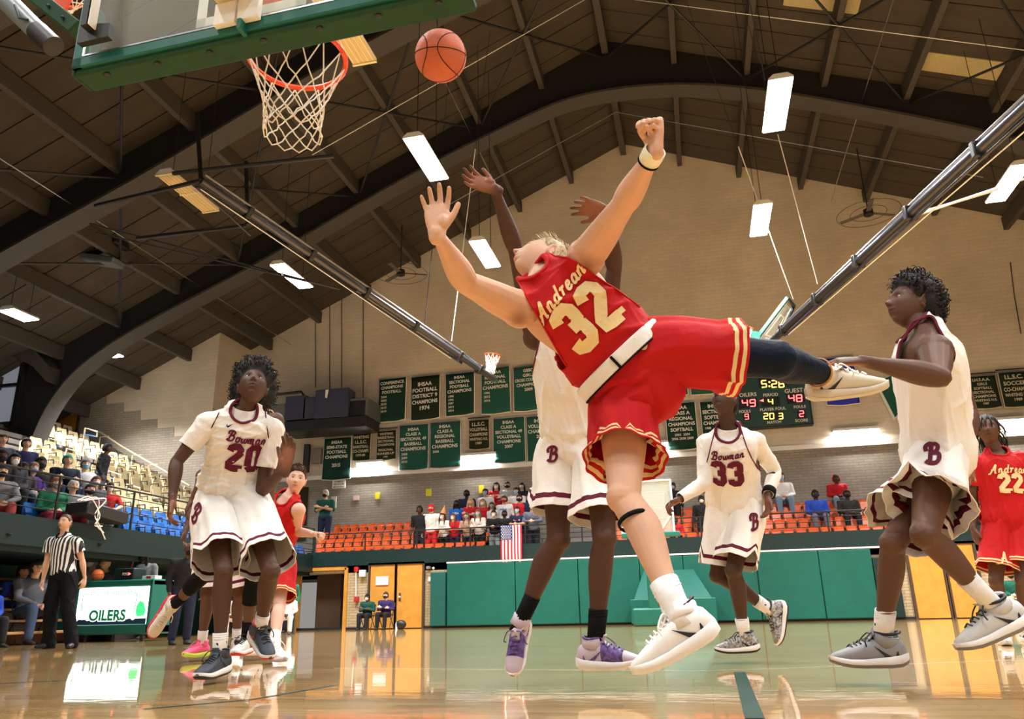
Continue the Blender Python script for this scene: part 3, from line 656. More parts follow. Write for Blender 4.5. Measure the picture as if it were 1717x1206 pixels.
banner(1118,676,1168,753, [('IHSAA',.12),('CLASS A',.12),('REGIONAL',.12),('CHAMPIONS',.12),('SOFTBALL',.12)], 'green regional softball banner right of the red shorts', years=('   2003  2004','   2006 2008 2009'), m=GRD)
banner(1177,673,1226,746, [('IHSAA',.13),('SECTIONAL',.13),('SOFTBALL',.13),('CHAMPIONS',.13)], 'green sectional softball banner behind the number thirty three player', years=('1988',), m=GRD)
banner(1104,592,1150,663, [], 'green banner whose lower edge shows below the red shorts', m=GRN)
banner(1156,590,1204,660, [], 'green banner hem above the number thirty three player', m=GRN)
banner(1381,600,1436,678, [(' ',.18),(' ',.18),(' ',.2),('Est. 1903',.16)], 'blue pennant banner under the outstretched shoe', m=mat('banner_blue', (.03,.035,.42), .7, .2))
banner(1622,631,1674,684, [('I.H.S.A.A.',.15),('GIRLS',.13),('SOFTBALL',.13),('SECTIONAL',.13),('CHAMPIONS',.13),('WHITING H.S.',.12),('1989',.1)], 'black-green girls softball banner with cream letters at right', m=GRB, mt=BCR, frame=1)
banner(1679,624,1726,681, [('I.L.S.C.',.2),('SOCCER',.18),('CO-CHAMPS',.18),('WHITING H.S.',.15),('1989',.13)], 'black-green soccer banner cut by the right edge', m=GRB, mt=BCR, frame=1)
t = thing('pennant', at(1495,690,YW-.1), 'green triangular pennant behind the right white player', 'pennant', 'championship banners on the far wall')
A = [at(1470,640,YW-.1), at(1600,588,YW-.1), at(1501,700,YW-.1)]; mb = MB(); mb.add(A, [(0,1,2)]); mb.build('cloth', GRN, t, smooth=False, solid=.01)
c = sum(A)/3; mb = MB(); mb.add([c+(p-c)*1.09+(0,.03,0) for p in A], [(0,1,2)]); mb.build('hem', BW, t, smooth=False, solid=.01)
# ---------------------------------------------------------------- scoreboard
Y = YW-.35; a, b, z0, z1 = pxr(1226,630,1357,714,Y)
t = thing('scoreboard', ((a+b)/2, Y, z0), 'dark green lit scoreboard behind the outstretched leg', 'scoreboard')
MB().bb(a, b, Y, YW-.02, z0, z1).build('cabinet', mat('board_green', (.012,.05,.045), .5, .4), t, bevel=.02)
MB().bb(a-.04, b+.04, Y+.02, YW-.02, z0-.04, z1+.04).build('trim_frame', m_dgreen, t)
wd, ht = b-a, z1-z0
SX = lambda px, py: tuple(float(q) for q in at(px, py, Y-.01))
def lab(s, px, py, h): mb = MB(); mppx = wd/131; puttext(mb, s, SX(px, py), (1,0,0), (0,0,1), h*mppx, bold=.015); mb.build('lettering', BW, t, smooth=False)
lab('OILERS', 1254, 662, 7); lab('GUEST', 1331, 655, 7.5); lab('PERIOD', 1292, 662, 5.5); lab('FOULS', 1249, 690, 5); lab('PLAYER FOUL', 1296, 686, 5.2); lab('FOULS', 1341, 682, 5); lab('MATCH', 1298, 708, 5); lab('SCORE', 1344, 705, 5)
SEG = {'0':'abcdef','1':'bc','2':'abged','3':'abgcd','4':'fgbc','5':'afgcd','6':'afgcde','7':'abc','8':'abcdefg','9':'abcfgd'}
m_rd = mat('digit_red', (1,.10,.10), .5,.2, emit=4.5); m_am = mat('digit_amber', (1,.62,.12), .5,.2, emit=4.0); m_bk = mat('digit_back', (.01,.008,.01), .5,.3)
def digit(ch, px, py, w, h, m):
    o = np.array(SX(px, py)); k = wd/131; w *= k; h *= k; th = w*.22; mb = MB()
    S = {'a':((0,h/2),(w,th)),'d':((0,-h/2),(w,th)),'g':((0,0),(w,th)),'f':((-w/2,h/4),(th,h/2)),'b':((w/2,h/4),(th,h/2)),'e':((-w/2,-h/4),(th,h/2)),'c':((w/2,-h/4),(th,h/2))}
    for s in SEG[ch]:
        (cx, cz), (sx, sz) = S[s]; mb.box(o+np.array([cx+cz*.08, -.012, cz]), (sx*.98, .01, sz*.9))
    mb.build('digit', m, t, smooth=False)
def backp(px, py, w, h): o = SX(px, py); k = wd/131; MB().box((o[0], o[1]-.0, o[2]), (w*k, .01, h*k)).build('digit_window', m_bk, t, smooth=False)
backp(1295,640,48,20); backp(1254,676,34,18); backp(1292,674,32,16); backp(1334,668,30,18); backp(1252,698,14,12); backp(1297,697,34,14); backp(1344,695,14,14)
for ch, x in (('5',1281),('2',1298),('6',1310)): digit(ch, x, 644, 8, 12, m_am)
for dz in (641, 648): o = SX(1290, dz); MB().box((o[0], o[1]-.012, o[2]), (.045,.01,.045)).build('digit', m_am, t, smooth=False)
for ch, x in (('4',1249),('9',1262)): digit(ch, x, 676, 8.5, 12, m_rd)
for ch, x in (('4',1327),('8',1340)): digit(ch, x, 668, 8.5, 12, m_rd)
digit('4', 1292, 674, 7, 10, m_am); digit('9', 1252, 699, 6, 9, m_rd); digit('2', 1344, 694, 6.5, 10, m_rd)
for ch, x in (('2',1284),('0',1294),('3',1309)): digit(ch, x, 698, 6.5, 10, m_am)
o = SX(1277, 672); MB().add([(o[0]-.06,o[1]-.012,o[2]),(o[0]+.06,o[1]-.012,o[2]+.05),(o[0]+.06,o[1]-.012,o[2]-.05)], [(0,1,2)]).build('arrow', m_rd, t, smooth=False)
# ---------------------------------------------------------------- flag
Y = YF-.12; a, b, z0, z1 = pxr(839.5,881,875.5,943,Y)
t = thing('flag', ((a+b)/2, Y, z1), 'striped flag with a starred blue canton hung over the far railing', 'flag')
mf_r = mat('flag_red', (.5,.02,.04), .7,.2); mf_w = mat('flag_white', (.8,.78,.78), .7,.2); mf_b = mat('flag_blue', (.02,.03,.15), .7,.2)
W_ = (b-a)/13; wy = lambda x, z: Y-.03*math.sin((x-a)*14)-.015*math.sin(z*7)
for i in range(13):
    mb = MB(); R = [[(a+W_*i, wy(a+W_*i, z), z), (a+W_*(i+1), wy(a+W_*(i+1), z), z)] for z in np.linspace(z0, z1, 8)]
    mb.rings(np.array(R), closed_n=False); mb.build('stripe', mf_r if i % 2 == 0 else mf_w, t, solid=.004)
mb = MB(); R = [[(x, wy(x, z)-.008, z) for x in np.linspace(a, a+W_*7, 8)] for z in np.linspace(z1-(z1-z0)*.4, z1, 6)]; mb.rings(np.array(R), closed_n=False); mb.build('canton', mf_b, t, solid=.004)
mb = MB()
for i in range(9):
    for j in range(6 if i % 2 == 0 else 5):
        x = a+W_*7*((j+.7+(i % 2)*.5)/6.4); z = z1-(z1-z0)*.4*((i+.6)/9.2); pl = [(math.sin(k*math.pi/5)*(.021 if k % 2 == 0 else .009), math.cos(k*math.pi/5)*(.021 if k % 2 == 0 else .009)) for k in range(10)]
        mb.prism(pl, (x, wy(x, z)-.016, z), (1,0,0), (0,0,1), .003)
o = mb.build('star', mf_w, t, smooth=False); o['kind'] = 'stuff'
# ---------------------------------------------------------------- ceiling fans
for px, py, lab in ((672,458,'wide ceiling fan under the left roof slope, in front of the brick gable'),(1456,357,'wide ceiling fan in front of the brick gable at right')):
    p = at(px, py, 22.5); t = thing('ceiling_fan', p, lab, 'fan', 'ceiling fans'); mb = MB(); mb.cyl(p+(0,0,.12), (p[0], p[1], roofz(p[0])-.4), .02, 6); mb.build('downrod', m_black, t)
    mb = MB(); mb.tube([p+(0,0,.14), p+(0,0,.1), p-(0,0,.08), p-(0,0,.12)], [.06,.14,.14,.06], n=12); mb.build('motor', m_black, t)
    for k in range(3):
        A_ = math.radians(25+120*k); d = np.array([math.cos(A_), math.sin(A_), 0]); s = np.array([-d[1], d[0], .15]); mb = MB()
        mb.box(p+d*.48, (.75, .14, .012), (d, N(s), N(np.cross(d, s)))); mb.build('blade', mat('fan_blade', (.1,.085,.07), .6,.3), t, smooth=False)
    mb = MB()
    for rr in (.5, .88): mb.tube([p+(rr*math.cos(q), rr*math.sin(q), -.02) for q in np.linspace(0, 2*math.pi, 33)[:-1]], .008, n=4, closed=True)
    mb.build('guard_ring', m_black, t)
# speaker cluster hung from roof at the left
p = at(166, 430, 17); t = thing('loudspeaker', p, 'black hanging loudspeaker cluster under the roof at left', 'speaker')
mb = MB(); mb.box(p+(0,0,.2), (1.5,.6,.3), ((.97,0,.2),(0,1,0),(-.2,0,.97))); mb.build('horn', m_black, t, bevel=.05)
mb = MB(); mb.box(p+(.25,-.1,-.22), (1.1,.5,.2), ((.97,0,-.25),(0,1,0),(.25,0,.97))); mb.build('lower_horn', mat('speaker_grey', (.1,.12,.13), .5,.3), t, bevel=.04)
MB().cyl(p+(0,0,.3), p+(0,0,2.2), .03, 6).build('hanger', m_black, t)
# ================================================================ PEOPLE: body builder
def skin(name, col, rough=.5):
    m = mat('skin_'+name, col, rough+.06, .3, noise=.05, nscale=9, bump=.05, bscale=150, vcol=True); return m
def cloth(name, col, rough=.75): return mat('cloth_'+name, col if sum(col) > .12 else tuple(c*.5 for c in col), rough, .2 if sum(col) > .12 else .08, noise=.03, nscale=6, bump=.55, bscale=11, sheen=.1 if sum(col) > .5 else 0.)
def catmull(P, n):
    P = np.asarray(P, float); Q = np.vstack([2*P[0]-P[1], P, 2*P[-1]-P[-2]]); out = []
    for i in range(1, len(Q)-2):
        for t in np.linspace(0, 1, n, endpoint=False):
            a, b, c, d = Q[i-1], Q[i], Q[i+1], Q[i+2]; out.append(.5*((2*b)+(-a+c)*t+(2*a-5*b+4*c-d)*t*t+(-a+3*b-3*c+d)*t**3))
    out.append(P[-1]); return np.array(out)
def limb(mb, p0, p1, prof, back, sc=1., n=14, dome=True, k=4):
    p0 = np.asarray(p0, float); p1 = np.asarray(p1, float); pr = catmull(np.array(prof, float), k)
    pts = [p0+(p1-p0)*t for t in pr[:, 0]]
    mb.tube(pts, pr[:, 2]*sc, pr[:, 1]*sc, n=n, hint=back, off=pr[:, 3]*sc, dome=dome)   # hint axis = 'back'; rb is sideways
UARM = [(-.02,.045,.045,0),(.1,.056,.058,0),(.28,.052,.056,.002),(.5,.046,.052,.002),(.75,.041,.044,0),(.95,.038,.038,0),(1.02,.036,.036,0)]
FARM = [(-.04,.036,.036,0),(.1,.043,.042,0),(.28,.046,.042,0),(.5,.040,.036,0),(.75,.031,.027,0),(.93,.028,.022,0),(1.03,.028,.022,0)]
THIGH = [(-.05,.085,.095,0),(.12,.088,.095,0),(.35,.078,.086,0),(.6,.066,.073,0),(.85,.056,.06,0),(1.0,.054,.056,0),(1.03,.05,.052,0)]
CALF = [(-.04,.05,.054,0),(.08,.051,.055,.004),(.25,.055,.060,.016),(.42,.050,.055,.012),(.62,.039,.043,.004),(.82,.031,.035,0),(.95,.033,.036,0),(1.03,.034,.038,0)]
def hand(mb, w, d, nrm, thumb, curl=(20,25,20), spread=6, sc=1., fist=0, fing=None):
    """w wrist, d towards the knuckles, nrm out of the palm, thumb = +1/-1 side of s = d x nrm"""
    d = N(d); nrm = N(np.asarray(nrm)-d*np.dot(nrm, d)); s = np.cross(d, nrm)*thumb
    w = np.asarray(w, float)
    P = [w-d*.02*sc, w+d*.015*sc, w+d*.045*sc, w+d*.075*sc, w+d*.095*sc]
    mb.tube(P, np.array([.026,.030,.038,.041,.038])*sc, np.array([.021,.019,.018,.016,.013])*sc, n=14, hint=s, dome=True)
    mb.sphere(w+d*.035*sc+s*.02*sc+nrm*.010*sc, np.array([.020,.016,.026])*sc, 10, (s, nrm, d))       # thumb pad
    L_ = [.074,.082,.077,.060]; offs = [.029,.0095,-.0105,-.029]; rad = [.0092,.0095,.009,.008]
    for i in range(4):
        c = np.array(curl if fing is None else fing[i], float); a0 = math.radians(-spread*(i-1.3)*(0 if fist else 1))
        dd = d*math.cos(a0)+s*math.sin(a0); base = w+d*(.088-(.006*abs(i-1)))*sc+s*offs[i]*sc; pts = [base-dd*.02*sc, base]; ang = 0; p = base
        for q, f in enumerate((.45,.31,.24)):
            ang += math.radians(c[q]); dirn = dd*math.cos(ang)+nrm*math.sin(ang); p = p+dirn*L_[i]*f*sc; pts.append(p)
        PP = catmull(pts, 3); r = np.interp(np.linspace(0,1,len(PP)), [0,.3,.55,.8,1], [1.08,1.05,.98,.92,.8])*rad[i]*sc
        mb.tube(PP, r, n=10, dome=True)
    tb = w+d*.028*sc+s*.026*sc; ta = math.radians(38 if not fist else 15); td = d*math.cos(ta)+s*math.sin(ta)
    if fist: pts = [tb-td*.012, tb, tb+(d*.65+s*.12+nrm*.5)*.035*sc, tb+(d*.6-s*.30+nrm*.95)*.052*sc, tb+(d*.45-s*.85+nrm*1.0)*.062*sc]
    else: pts = [tb-td*.015*sc, tb+td*.012*sc, tb+td*.042*sc+nrm*.004*sc, tb+(td*.95+d*.2)*.072*sc+nrm*.008*sc]
    PP = catmull(pts, 3); mb.tube(PP, np.interp(np.linspace(0,1,len(PP)), [0,.4,1], [.0135,.0115,.0092])*sc, n=10, dome=True)
def head(mb, c, f, u, sc=1., jaw=1.0, mouth=0.):
    """c centre, f face direction, u crown direction"""
    f = N(f); u = N(np.asarray(u)-f*np.dot(u, f)); r = np.cross(f, u); n1, n2 = 72, 56; vs = []
    g = lambda x, m, s: math.exp(-((x-m)/s)**2)
    for i in range(n2+1):
        th = math.pi*i/n2; z = math.cos(th); rr = math.sin(th)
        for k in range(n1):
            a = 2*math.pi*k/n1; x = rr*math.cos(a); y = rr*math.sin(a)
            sx = math.copysign(abs(x)**.92, x); ax_ = abs(x)
            hw = .076*(1-.30*max(0, -z)**1.6*jaw) ; X_ = sx*hw; Z_ = z*.118 if z > 0 else z*.116
            Y_ = y*(.098 if y > 0 else .102)
            if z < 0 and y < 0: Y_ *= (1-.45*(-z)**1.2)
            if z < 0 and y > 0: Y_ *= (1+.10*(-z)*(1-abs(x)))
            if z < -.25: Y_ += .012*(-z-.25) if y > 0 else .0
            if y > 0:
                zz = Z_; xx = X_
                q = 0
                q += .0245*g(xx,0,.0125)*g(zz,-.022,.014)                                  # nose tip
                q += .011*g(xx,0,.009)*g(zz,.004,.024)                                    # bridge
                q += .006*(g(xx,.014,.008)+g(xx,-.014,.008))*g(zz,-.028,.008)            # nostril wings
                q -= .0125*(g(xx,.031,.016)+g(xx,-.031,.016))*g(zz,.012,.012)            # sockets
                q += .0045*(g(xx,.030,.022)+g(xx,-.030,.022))*g(zz,.034,.008)            # brow
                q += .004*(g(xx,.045,.016)+g(xx,-.045,.016))*g(zz,-.018,.02)             # cheek
                q += .010*g(xx,0,.020)*g(zz,-.0515,.0062)+.011*g(xx,0,.018)*g(zz,-.066,.0065)   # lips
                q -= .008*g(xx,0,.022)*g(zz,-.0585,.0032)*(1+mouth)
                q -= .005*g(xx,0,.025)*g(zz,-.079,.006); q += .009*g(xx,0,.02)*g(zz,-.097,.012)   # chin
                Y_ += q*min(1, y*3)
            vs.append(np.asarray(c)+(r*X_+f*Y_+u*Z_)*sc)
    fs = [(i*n1+k, i*n1+(k+1) % n1, (i+1)*n1+(k+1) % n1, (i+1)*n1+k) for i in range(n2) for k in range(n1)]
    mb.add(vs, fs)
    for sg in (-1, 1):                                                                    # ears
        o = np.asarray(c)+(r*sg*.075-f*.008+u*.0)*sc; A = []
        for q in np.linspace(-2.6, 1.9, 9): A.append(o+(u*(.030*math.sin(q+.6)-.0)+f*(-.012+.017*math.cos(q+.6))*1.0+r*sg*(.007+.004*math.cos(q)))*sc)
        mb.tube(A, .0055*sc, n=8, dome=True); mb.sphere(o+(-f*.008+r*sg*.003)*sc, np.array([.006,.016,.026])*sc, 10, (r, f, u))
    return r, f, u
def remesh(mb, voxel, name, m, parent, smooth_it=2, tint=None, sf=.5):
    off = np.array(wloc(parent)); me = bpy.data.meshes.new(name); me.from_pydata([tuple(np.array(p)-off) for p in mb.v], [], mb.f)
    bm = bmesh.new(); bm.from_mesh(me); bmesh.ops.remove_doubles(bm, verts=bm.verts, dist=1e-5); bmesh.ops.recalc_face_normals(bm, faces=bm.faces); bm.to_mesh(me); bm.free()
    o = bpy.data.objects.new(name, me); COL.objects.link(o)
    md = o.modifiers.new('r', 'REMESH'); md.mode = 'VOXEL'; md.voxel_size = voxel
    if smooth_it: s = o.modifiers.new('s', 'SMOOTH'); s.factor = sf; s.iterations = smooth_it
    dg = bpy.context.evaluated_depsgraph_get(); m2 = bpy.data.meshes.new_from_object(o.evaluated_get(dg)); o.modifiers.clear(); o.data = m2; bpy.data.meshes.remove(me)
    m2.name = name; m2.materials.clear()
    for q in (m if isinstance(m, (list, tuple)) else [m]): m2.materials.append(q)
    m2.polygons.foreach_set('use_smooth', [True]*len(m2.polygons))
    V = np.empty(len(m2.vertices)*3); m2.vertices.foreach_get('co', V); V = V.reshape(-1, 3)+off
    col = np.ones((len(V), 4))
    if tint: tint(V, col)
    at_ = m2.color_attributes.new('tint', 'FLOAT_COLOR', 'POINT'); at_.data.foreach_set('color', col.ravel())
    o.parent = parent; o['nv'] = len(V); return o
def bisect(o, pt, nrm, region=None, keep_side=None):
    """cut mesh o (parent offset respected) with a plane and drop what lies on the +nrm side, inside a region test"""
    off = np.array(wloc(o)); bm = bmesh.new(); bm.from_mesh(o.data); P = Vector(np.asarray(pt)-off); Nn = Vector(N(nrm))
    if region: fs = [f for f in bm.faces if region(np.array(f.calc_center_median())+off)]
    else: fs = list(bm.faces)
    geom = list({e for f in fs for e in f.edges})+list({v for f in fs for v in f.verts})+fs
    bmesh.ops.bisect_plane(bm, geom=geom, plane_co=P, plane_no=Nn, clear_outer=keep_side is None, clear_inner=False, dist=1e-5)
    lv = [v for v in bm.verts if not v.link_faces]; bmesh.ops.delete(bm, geom=lv, context='VERTS')
    bm.to_mesh(o.data); bm.free(); o.data.polygons.foreach_set('use_smooth', [True]*len(o.data.polygons))
def facemat(o, test, idx):
    off = np.array(wloc(o))
    for p in o.data.polygons:
        if test(np.array(p.center)+off): p.material_index = idx
def wrinkle(V, seed, A=.006, fr=14., ax=None):
    r = np.random.RandomState(seed); d = np.zeros(len(V))
    for k in range(5):
        w = r.normal(size=3); w /= np.linalg.norm(w)
        if ax is not None: w = N(w-ax*np.dot(w, ax)*.75)
        w2 = r.normal(size=3); ph = r.uniform(0, 6); q = V@w*fr*(1+.35*k)+1.3*np.sin(V@w2*5+ph)+ph
        m_ = .5+.5*np.sin(V@r.normal(size=3)*6+ph*2)
        d += m_*(1-np.abs(np.sin(q*.5)))**3/(1+.25*k)
    return (d-d.mean())*A*1.9
def offsetmesh(o, fn):
    me = o.data; V = np.empty(len(me.vertices)*3); me.vertices.foreach_get('co', V); V = V.reshape(-1, 3); Nn = np.empty(len(me.vertices)*3); me.vertices.foreach_get('normal', Nn); Nn = Nn.reshape(-1, 3)
    off = np.array(wloc(o)); V = V+Nn*fn(V+off)[:, None]; me.vertices.foreach_set('co', V.ravel()); me.update()
def solidify(o, t): md = o.modifiers.new('s', 'SOLIDIFY'); md.thickness = t; md.offset = -1
# -------- lettering strokes laid on cloth
GL = {  # polyline strokes in a unit cell (x 0..w, y 0..1)
 '0': (.62, [[(.1,.15),(.1,.85),(.2,1),(.42,1),(.52,.85),(.52,.15),(.42,0),(.2,0),(.1,.15)]]),
 '1': (.4, [[(.05,.82),(.22,1),(.22,0)],[(.02,0),(.42,0)]]),
 '2': (.62, [[(.08,.78),(.12,.95),(.25,1),(.42,1),(.52,.88),(.52,.68),(.1,.2),(.1,0),(.54,0)],[(.54,0),(.54,.14)]]),
 '3': (.62, [[(.08,.8),(.12,.95),(.25,1),(.42,1),(.52,.88),(.52,.62),(.4,.52),(.25,.52)],[(.4,.52),(.52,.42),(.52,.14),(.42,0),(.22,0),(.1,.06),(.08,.22)]]),
 'B': (.75, [[(.02,.62),(-.02,.85),(.15,1.02),(.45,1.02),(.6,.85),(.5,.6),(.25,.54)],[(.25,.54),(.6,.48),(.62,.2),(.45,0),(.12,0),(-.05,.12)],[(.3,1.0),(.22,.5),(.15,0)]]),
 'o': (.42, [[(.2,.5),(.06,.38),(.05,.12),(.18,0),(.32,.1),(.34,.36),(.2,.5)],[(.3,.44),(.45,.42)]]),
 'w': (.6, [[(.02,.46),(.08,.1),(.18,0),(.28,.12),(.32,.42),(.34,.1),(.44,0),(.56,.14),(.56,.5)]]),
 'm': (.66, [[(.02,.46),(.06,0)],[(.05,.3),(.15,.5),(.26,.44),(.27,0)],[(.26,.3),(.36,.5),(.48,.44),(.48,.1),(.56,0),(.66,.08)]]),
 'a': (.46, [[(.34,.42),(.18,.5),(.05,.3),(.08,.04),(.22,.02),(.34,.2),(.35,.46),(.36,.08),(.44,0),(.5,.08)]]),
 'n': (.48, [[(.02,.46),(.06,0)],[(.05,.28),(.16,.5),(.3,.44),(.32,.1),(.4,0),(.52,.12)]]),
 'A': (.72, [[(-.1,-.05),(.02,-.1),(.16,.15),(.52,1.02),(.5,.4),(.54,0),(.64,.06)],[(.1,.36),(.58,.4)]]),
 'd': (.48, [[(.34,.42),(.18,.5),(.05,.3),(.08,.04),(.22,.02),(.34,.2),(.44,1.0)],[(.36,.2),(.4,.02),(.5,.08)]]),
 'r': (.36, [[(.02,.42),(.1,.52),(.16,.42),(.1,0)],[(.15,.36),(.24,.5),(.36,.46)]]),
 'e': (.42, [[(.06,.24),(.3,.3),(.28,.48),(.14,.48),(.05,.25),(.1,.04),(.24,0),(.42,.14)]]),
 '/swoosh': (1, [[(0,.5),(.05,.2),(.22,.12),(.5,.3),(1,.75)]])}
def letters(s, o, u, w, size, width, bvh, normal, off=.004, gap=.12, slant=0., arc=0., under=False):
    mb = MB(); o = np.asarray(o, float); u = N(u); w = N(w); nrm = N(normal)
    if s == '/swoosh': chars = [s]
    else: chars = list(s)
    tot = sum(GL[c][0] for c in chars)+gap*(len(chars)-1); x0 = -tot/2
    def place(x, y):
        y2 = y+arc*(x/tot)*2
        p = o+u*(x+slant*y)*size+w*(y2-.5)*size
        if bvh is None: return p+nrm*off
        h = bvh[0].ray_cast(Vector(p+nrm*.25-bvh[1]), Vector(-nrm), .6)
        if h[0] is None: h = bvh[0].find_nearest(Vector(p-bvh[1])); return np.array(h[0])+bvh[1]+nrm*off
        return np.array(h[0])+bvh[1]+nrm*off
    for c in chars:
        wd, strokes = GL[c]
        for st in strokes:
            P = np.array(st, float)
            if c not in '0123': P = catmull(P, 5)
            else:
                Q = [P[0]]
                for a, b in zip(P[:-1], P[1:]):
                    k = max(1, int(np.linalg.norm(b-a)/.12))
                    Q += [a+(b-a)*(i+1)/k for i in range(k)]
                P = np.array(Q)
            closed = np.linalg.norm(P[0]-P[-1]) < .02
            T = np.gradient(P, axis=0); vs = []
            for i, (p, t) in enumerate(zip(P, T)):
                t = t/(np.linalg.norm(t)+1e-9); nn = np.array([-t[1], t[0]])*width/2
                if c == '/swoosh': nn = nn*(2.4*math.sin(math.pi*min(1, (i+1)/(len(P))))**1.2+.1)
                for sg in (-1, 0, 1): q = p+nn*sg; vs.append(place(q[0]+x0, q[1]))
            n = len(P); fs = [(i*3+j, i*3+j+1, (i+1)*3+j+1, (i+1)*3+j) for i in range(n-1) for j in (0, 1)]
            mb.add(vs, fs)
        x0 += wd+gap
    return mb
def bvhof(o):
    off = np.array(wloc(o)); me = o.data; return (BVHTree.FromPolygons([v.co[:] for v in me.vertices], [tuple(p.vertices) for p in me.polygons]), off)
# -------- shoes
def shoe(parent, an, toe, up, L_=.30, cols=None, name='shoe', lab=None, sock=None, shin=None, sockh=.10, lace=None):
    """an = ankle joint, toe = direction the toes point, up = up the shin side of the foot"""
    f = N(toe); u = N(np.asarray(up)-f*np.dot(up, f)); s = np.cross(f, u); an = np.asarray(an, float)
    O = an-u*.088*L_/.30-f*.055*L_/.3                                                     # heel-bottom origin
    k = L_/.30; W = lambda x, y, z: O+(f*x+s*y+u*z)*k
    up_m, sole_m, acc_m, out_m = cols
    xs_ = np.array([-.035,-.02,.0,.04,.09,.14,.19,.225,.25,.265]); hw = np.array([.014,.032,.040,.041,.038,.039,.043,.041,.031,.011])
    # sole
    R = []
    for i in range(len(xs_)):
        tk = [.020,.012,.004,.0,.0,.0,.003,.010,.018,.026][i]; th = [.03,.036,.038,.036,.032,.028,.026,.024,.022,.018][i]; h_ = hw[i]*1.1
        R.append([W(xs_[i], h_*a, tk+b*th) for a, b in ((-.82,0),(-1,.3),(-1,.8),(-.9,1),(0,1),(.9,1),(1,.8),(1,.3),(.82,0),(0,0))])
    so = MB().rings(np.array(R), cap0=True, cap1=True).build('sole', sole_m, parent, sharp=50)
    R = []
    for i in range(len(xs_)):
        tk = [.020,.012,.004,.0,.0,.0,.003,.010,.018,.026][i]; h_ = hw[i]*1.08
        R.append([W(xs_[i], h_*a, tk+b) for a, b in ((-.8,-.006),(-1,.006),(0,.006),(1,.006),(.8,-.006),(0,-.006))])
    MB().rings(np.array(R), cap0=True, cap1=True).build('outsole', out_m, so, sharp=50)
    # upper
    R = []; top = [.05,.092,.108,.116,.108,.092,.073,.060,.052,.038]; n = 16
    for i in range(len(xs_)):
        ring = []
        for q in range(n):
            a = math.pi*2*q/n; cx = math.cos(a); sz = math.sin(a); e_ = .75
            yy = math.copysign(abs(cx)**e_, cx)*hw[i]*(1.0 if sz < .3 else 1-.35*(sz-.3)); b0 = .02; zz = b0+(top[i]-b0)*(.5+.5*math.copysign(abs(sz)**.8, sz)); ring.append(W(xs_[i], yy, zz))
        R.append(ring)
    upo = MB().rings(np.array(R), cap0=True, cap1=True).build('upper', up_m, parent, sharp=0)
    c = MB(); base = W(.045, 0, .085); sh = N(np.asarray(shin)) if shin is not None else u
    q = [base, base+sh*.02*k, base+(sh*.045-f*.004)*k]; c.tube(q, np.array([.049,.046,.046])*k, np.array([.041,.040,.040])*k, n=18, hint=f, cap=False); co = c.build('collar', up_m, upo, solid=.008*k)
    c = MB(); c.tube([q[2]+(f*.046*math.cos(a)+s*.040*math.sin(a)+sh*(.006*math.cos(2*a)))*k for a in np.linspace(0, 2*math.pi, 25)[:-1]], .006*k, n=6, closed=True); c.build('collar_lining', acc_m, co)
    tg = MB(); tg.tube([W(.12,0,.092), W(.095,0,.115), base+(f*.052+sh*.055)*k], np.array([.022,.022,.020])*k, np.array([.005,.005,.004])*k, n=10, hint=s); tg.build('tongue', acc_m if lace is None else up_m, upo)
    lc = MB()
    for i in range(6):
        x = .095+.017*i; zt_ = np.interp(x, xs_, top)+.004; hwx = .024
        lc.tube([W(x-.004, -hwx, zt_-.008), W(x, 0, zt_+.004), W(x+.006*(1 if i % 2 else -1), hwx, zt_-.008)], .0035*k, n=5)
    lc.tube(catmull([W(.09,.0,.115), W(.1,.035,.125), W(.13,.055,.09), W(.125,.05,.07)], 4), .003*k, n=5); lc.tube(catmull([W(.09,0,.115), W(.1,-.03,.128), W(.13,-.05,.1), W(.13,-.055,.075)], 4), .003*k, n=5)
    o = lc.build('laces', lace or acc_m, upo); o['kind'] = 'stuff'
    bv = bvhof(upo)
    for sg in (-1, 1):
        m_ = letters('/swoosh', W(.055, sg*.03, .056), f, u, .085*k, .11, bv, s*sg, off=.003); m_.build('emblem', acc_m, upo, smooth=False)
    if sock is not None:
        sm, sd = sock; sd = N(sd); p = [an-sd*.03, an+sd*.02, an+sd*(sockh*.5), an+sd*sockh]; mb = MB(); mb.tube(p, [.036,.038,.0395,.043], [.034,.036,.038,.040], n=18, hint=f, cap=False)
        so_ = mb.build('sock', sm[0], parent, solid=.006)
        R = [an+sd*(sockh-.004+.0*i) for i in range(1)]
        mb = MB()
        for h_ in (.0, .012, .024): mb.tube([an+sd*(sockh-.006-h_)+(f*math.cos(a)*.0425+s*math.sin(a)*.0398) for a in np.linspace(0, 2*math.pi, 21)[:-1]], .0045, n=5, closed=True)
        mb.build('cuff_rib', sm[0], so_)['kind'] = 'stuff'
        mb = letters('/swoosh', an+sd*(sockh*.68)+f*.02, s, sd, .045, .12, bvhof(so_), f, off=.003); mb.build('emblem', sm[1], so_, smooth=False)
        mb = letters('/swoosh', an+sd*(sockh*.68), f, sd, .045, .12, bvhof(so_), -s, off=.003); mb.build('emblem', sm[1], so_, smooth=False)
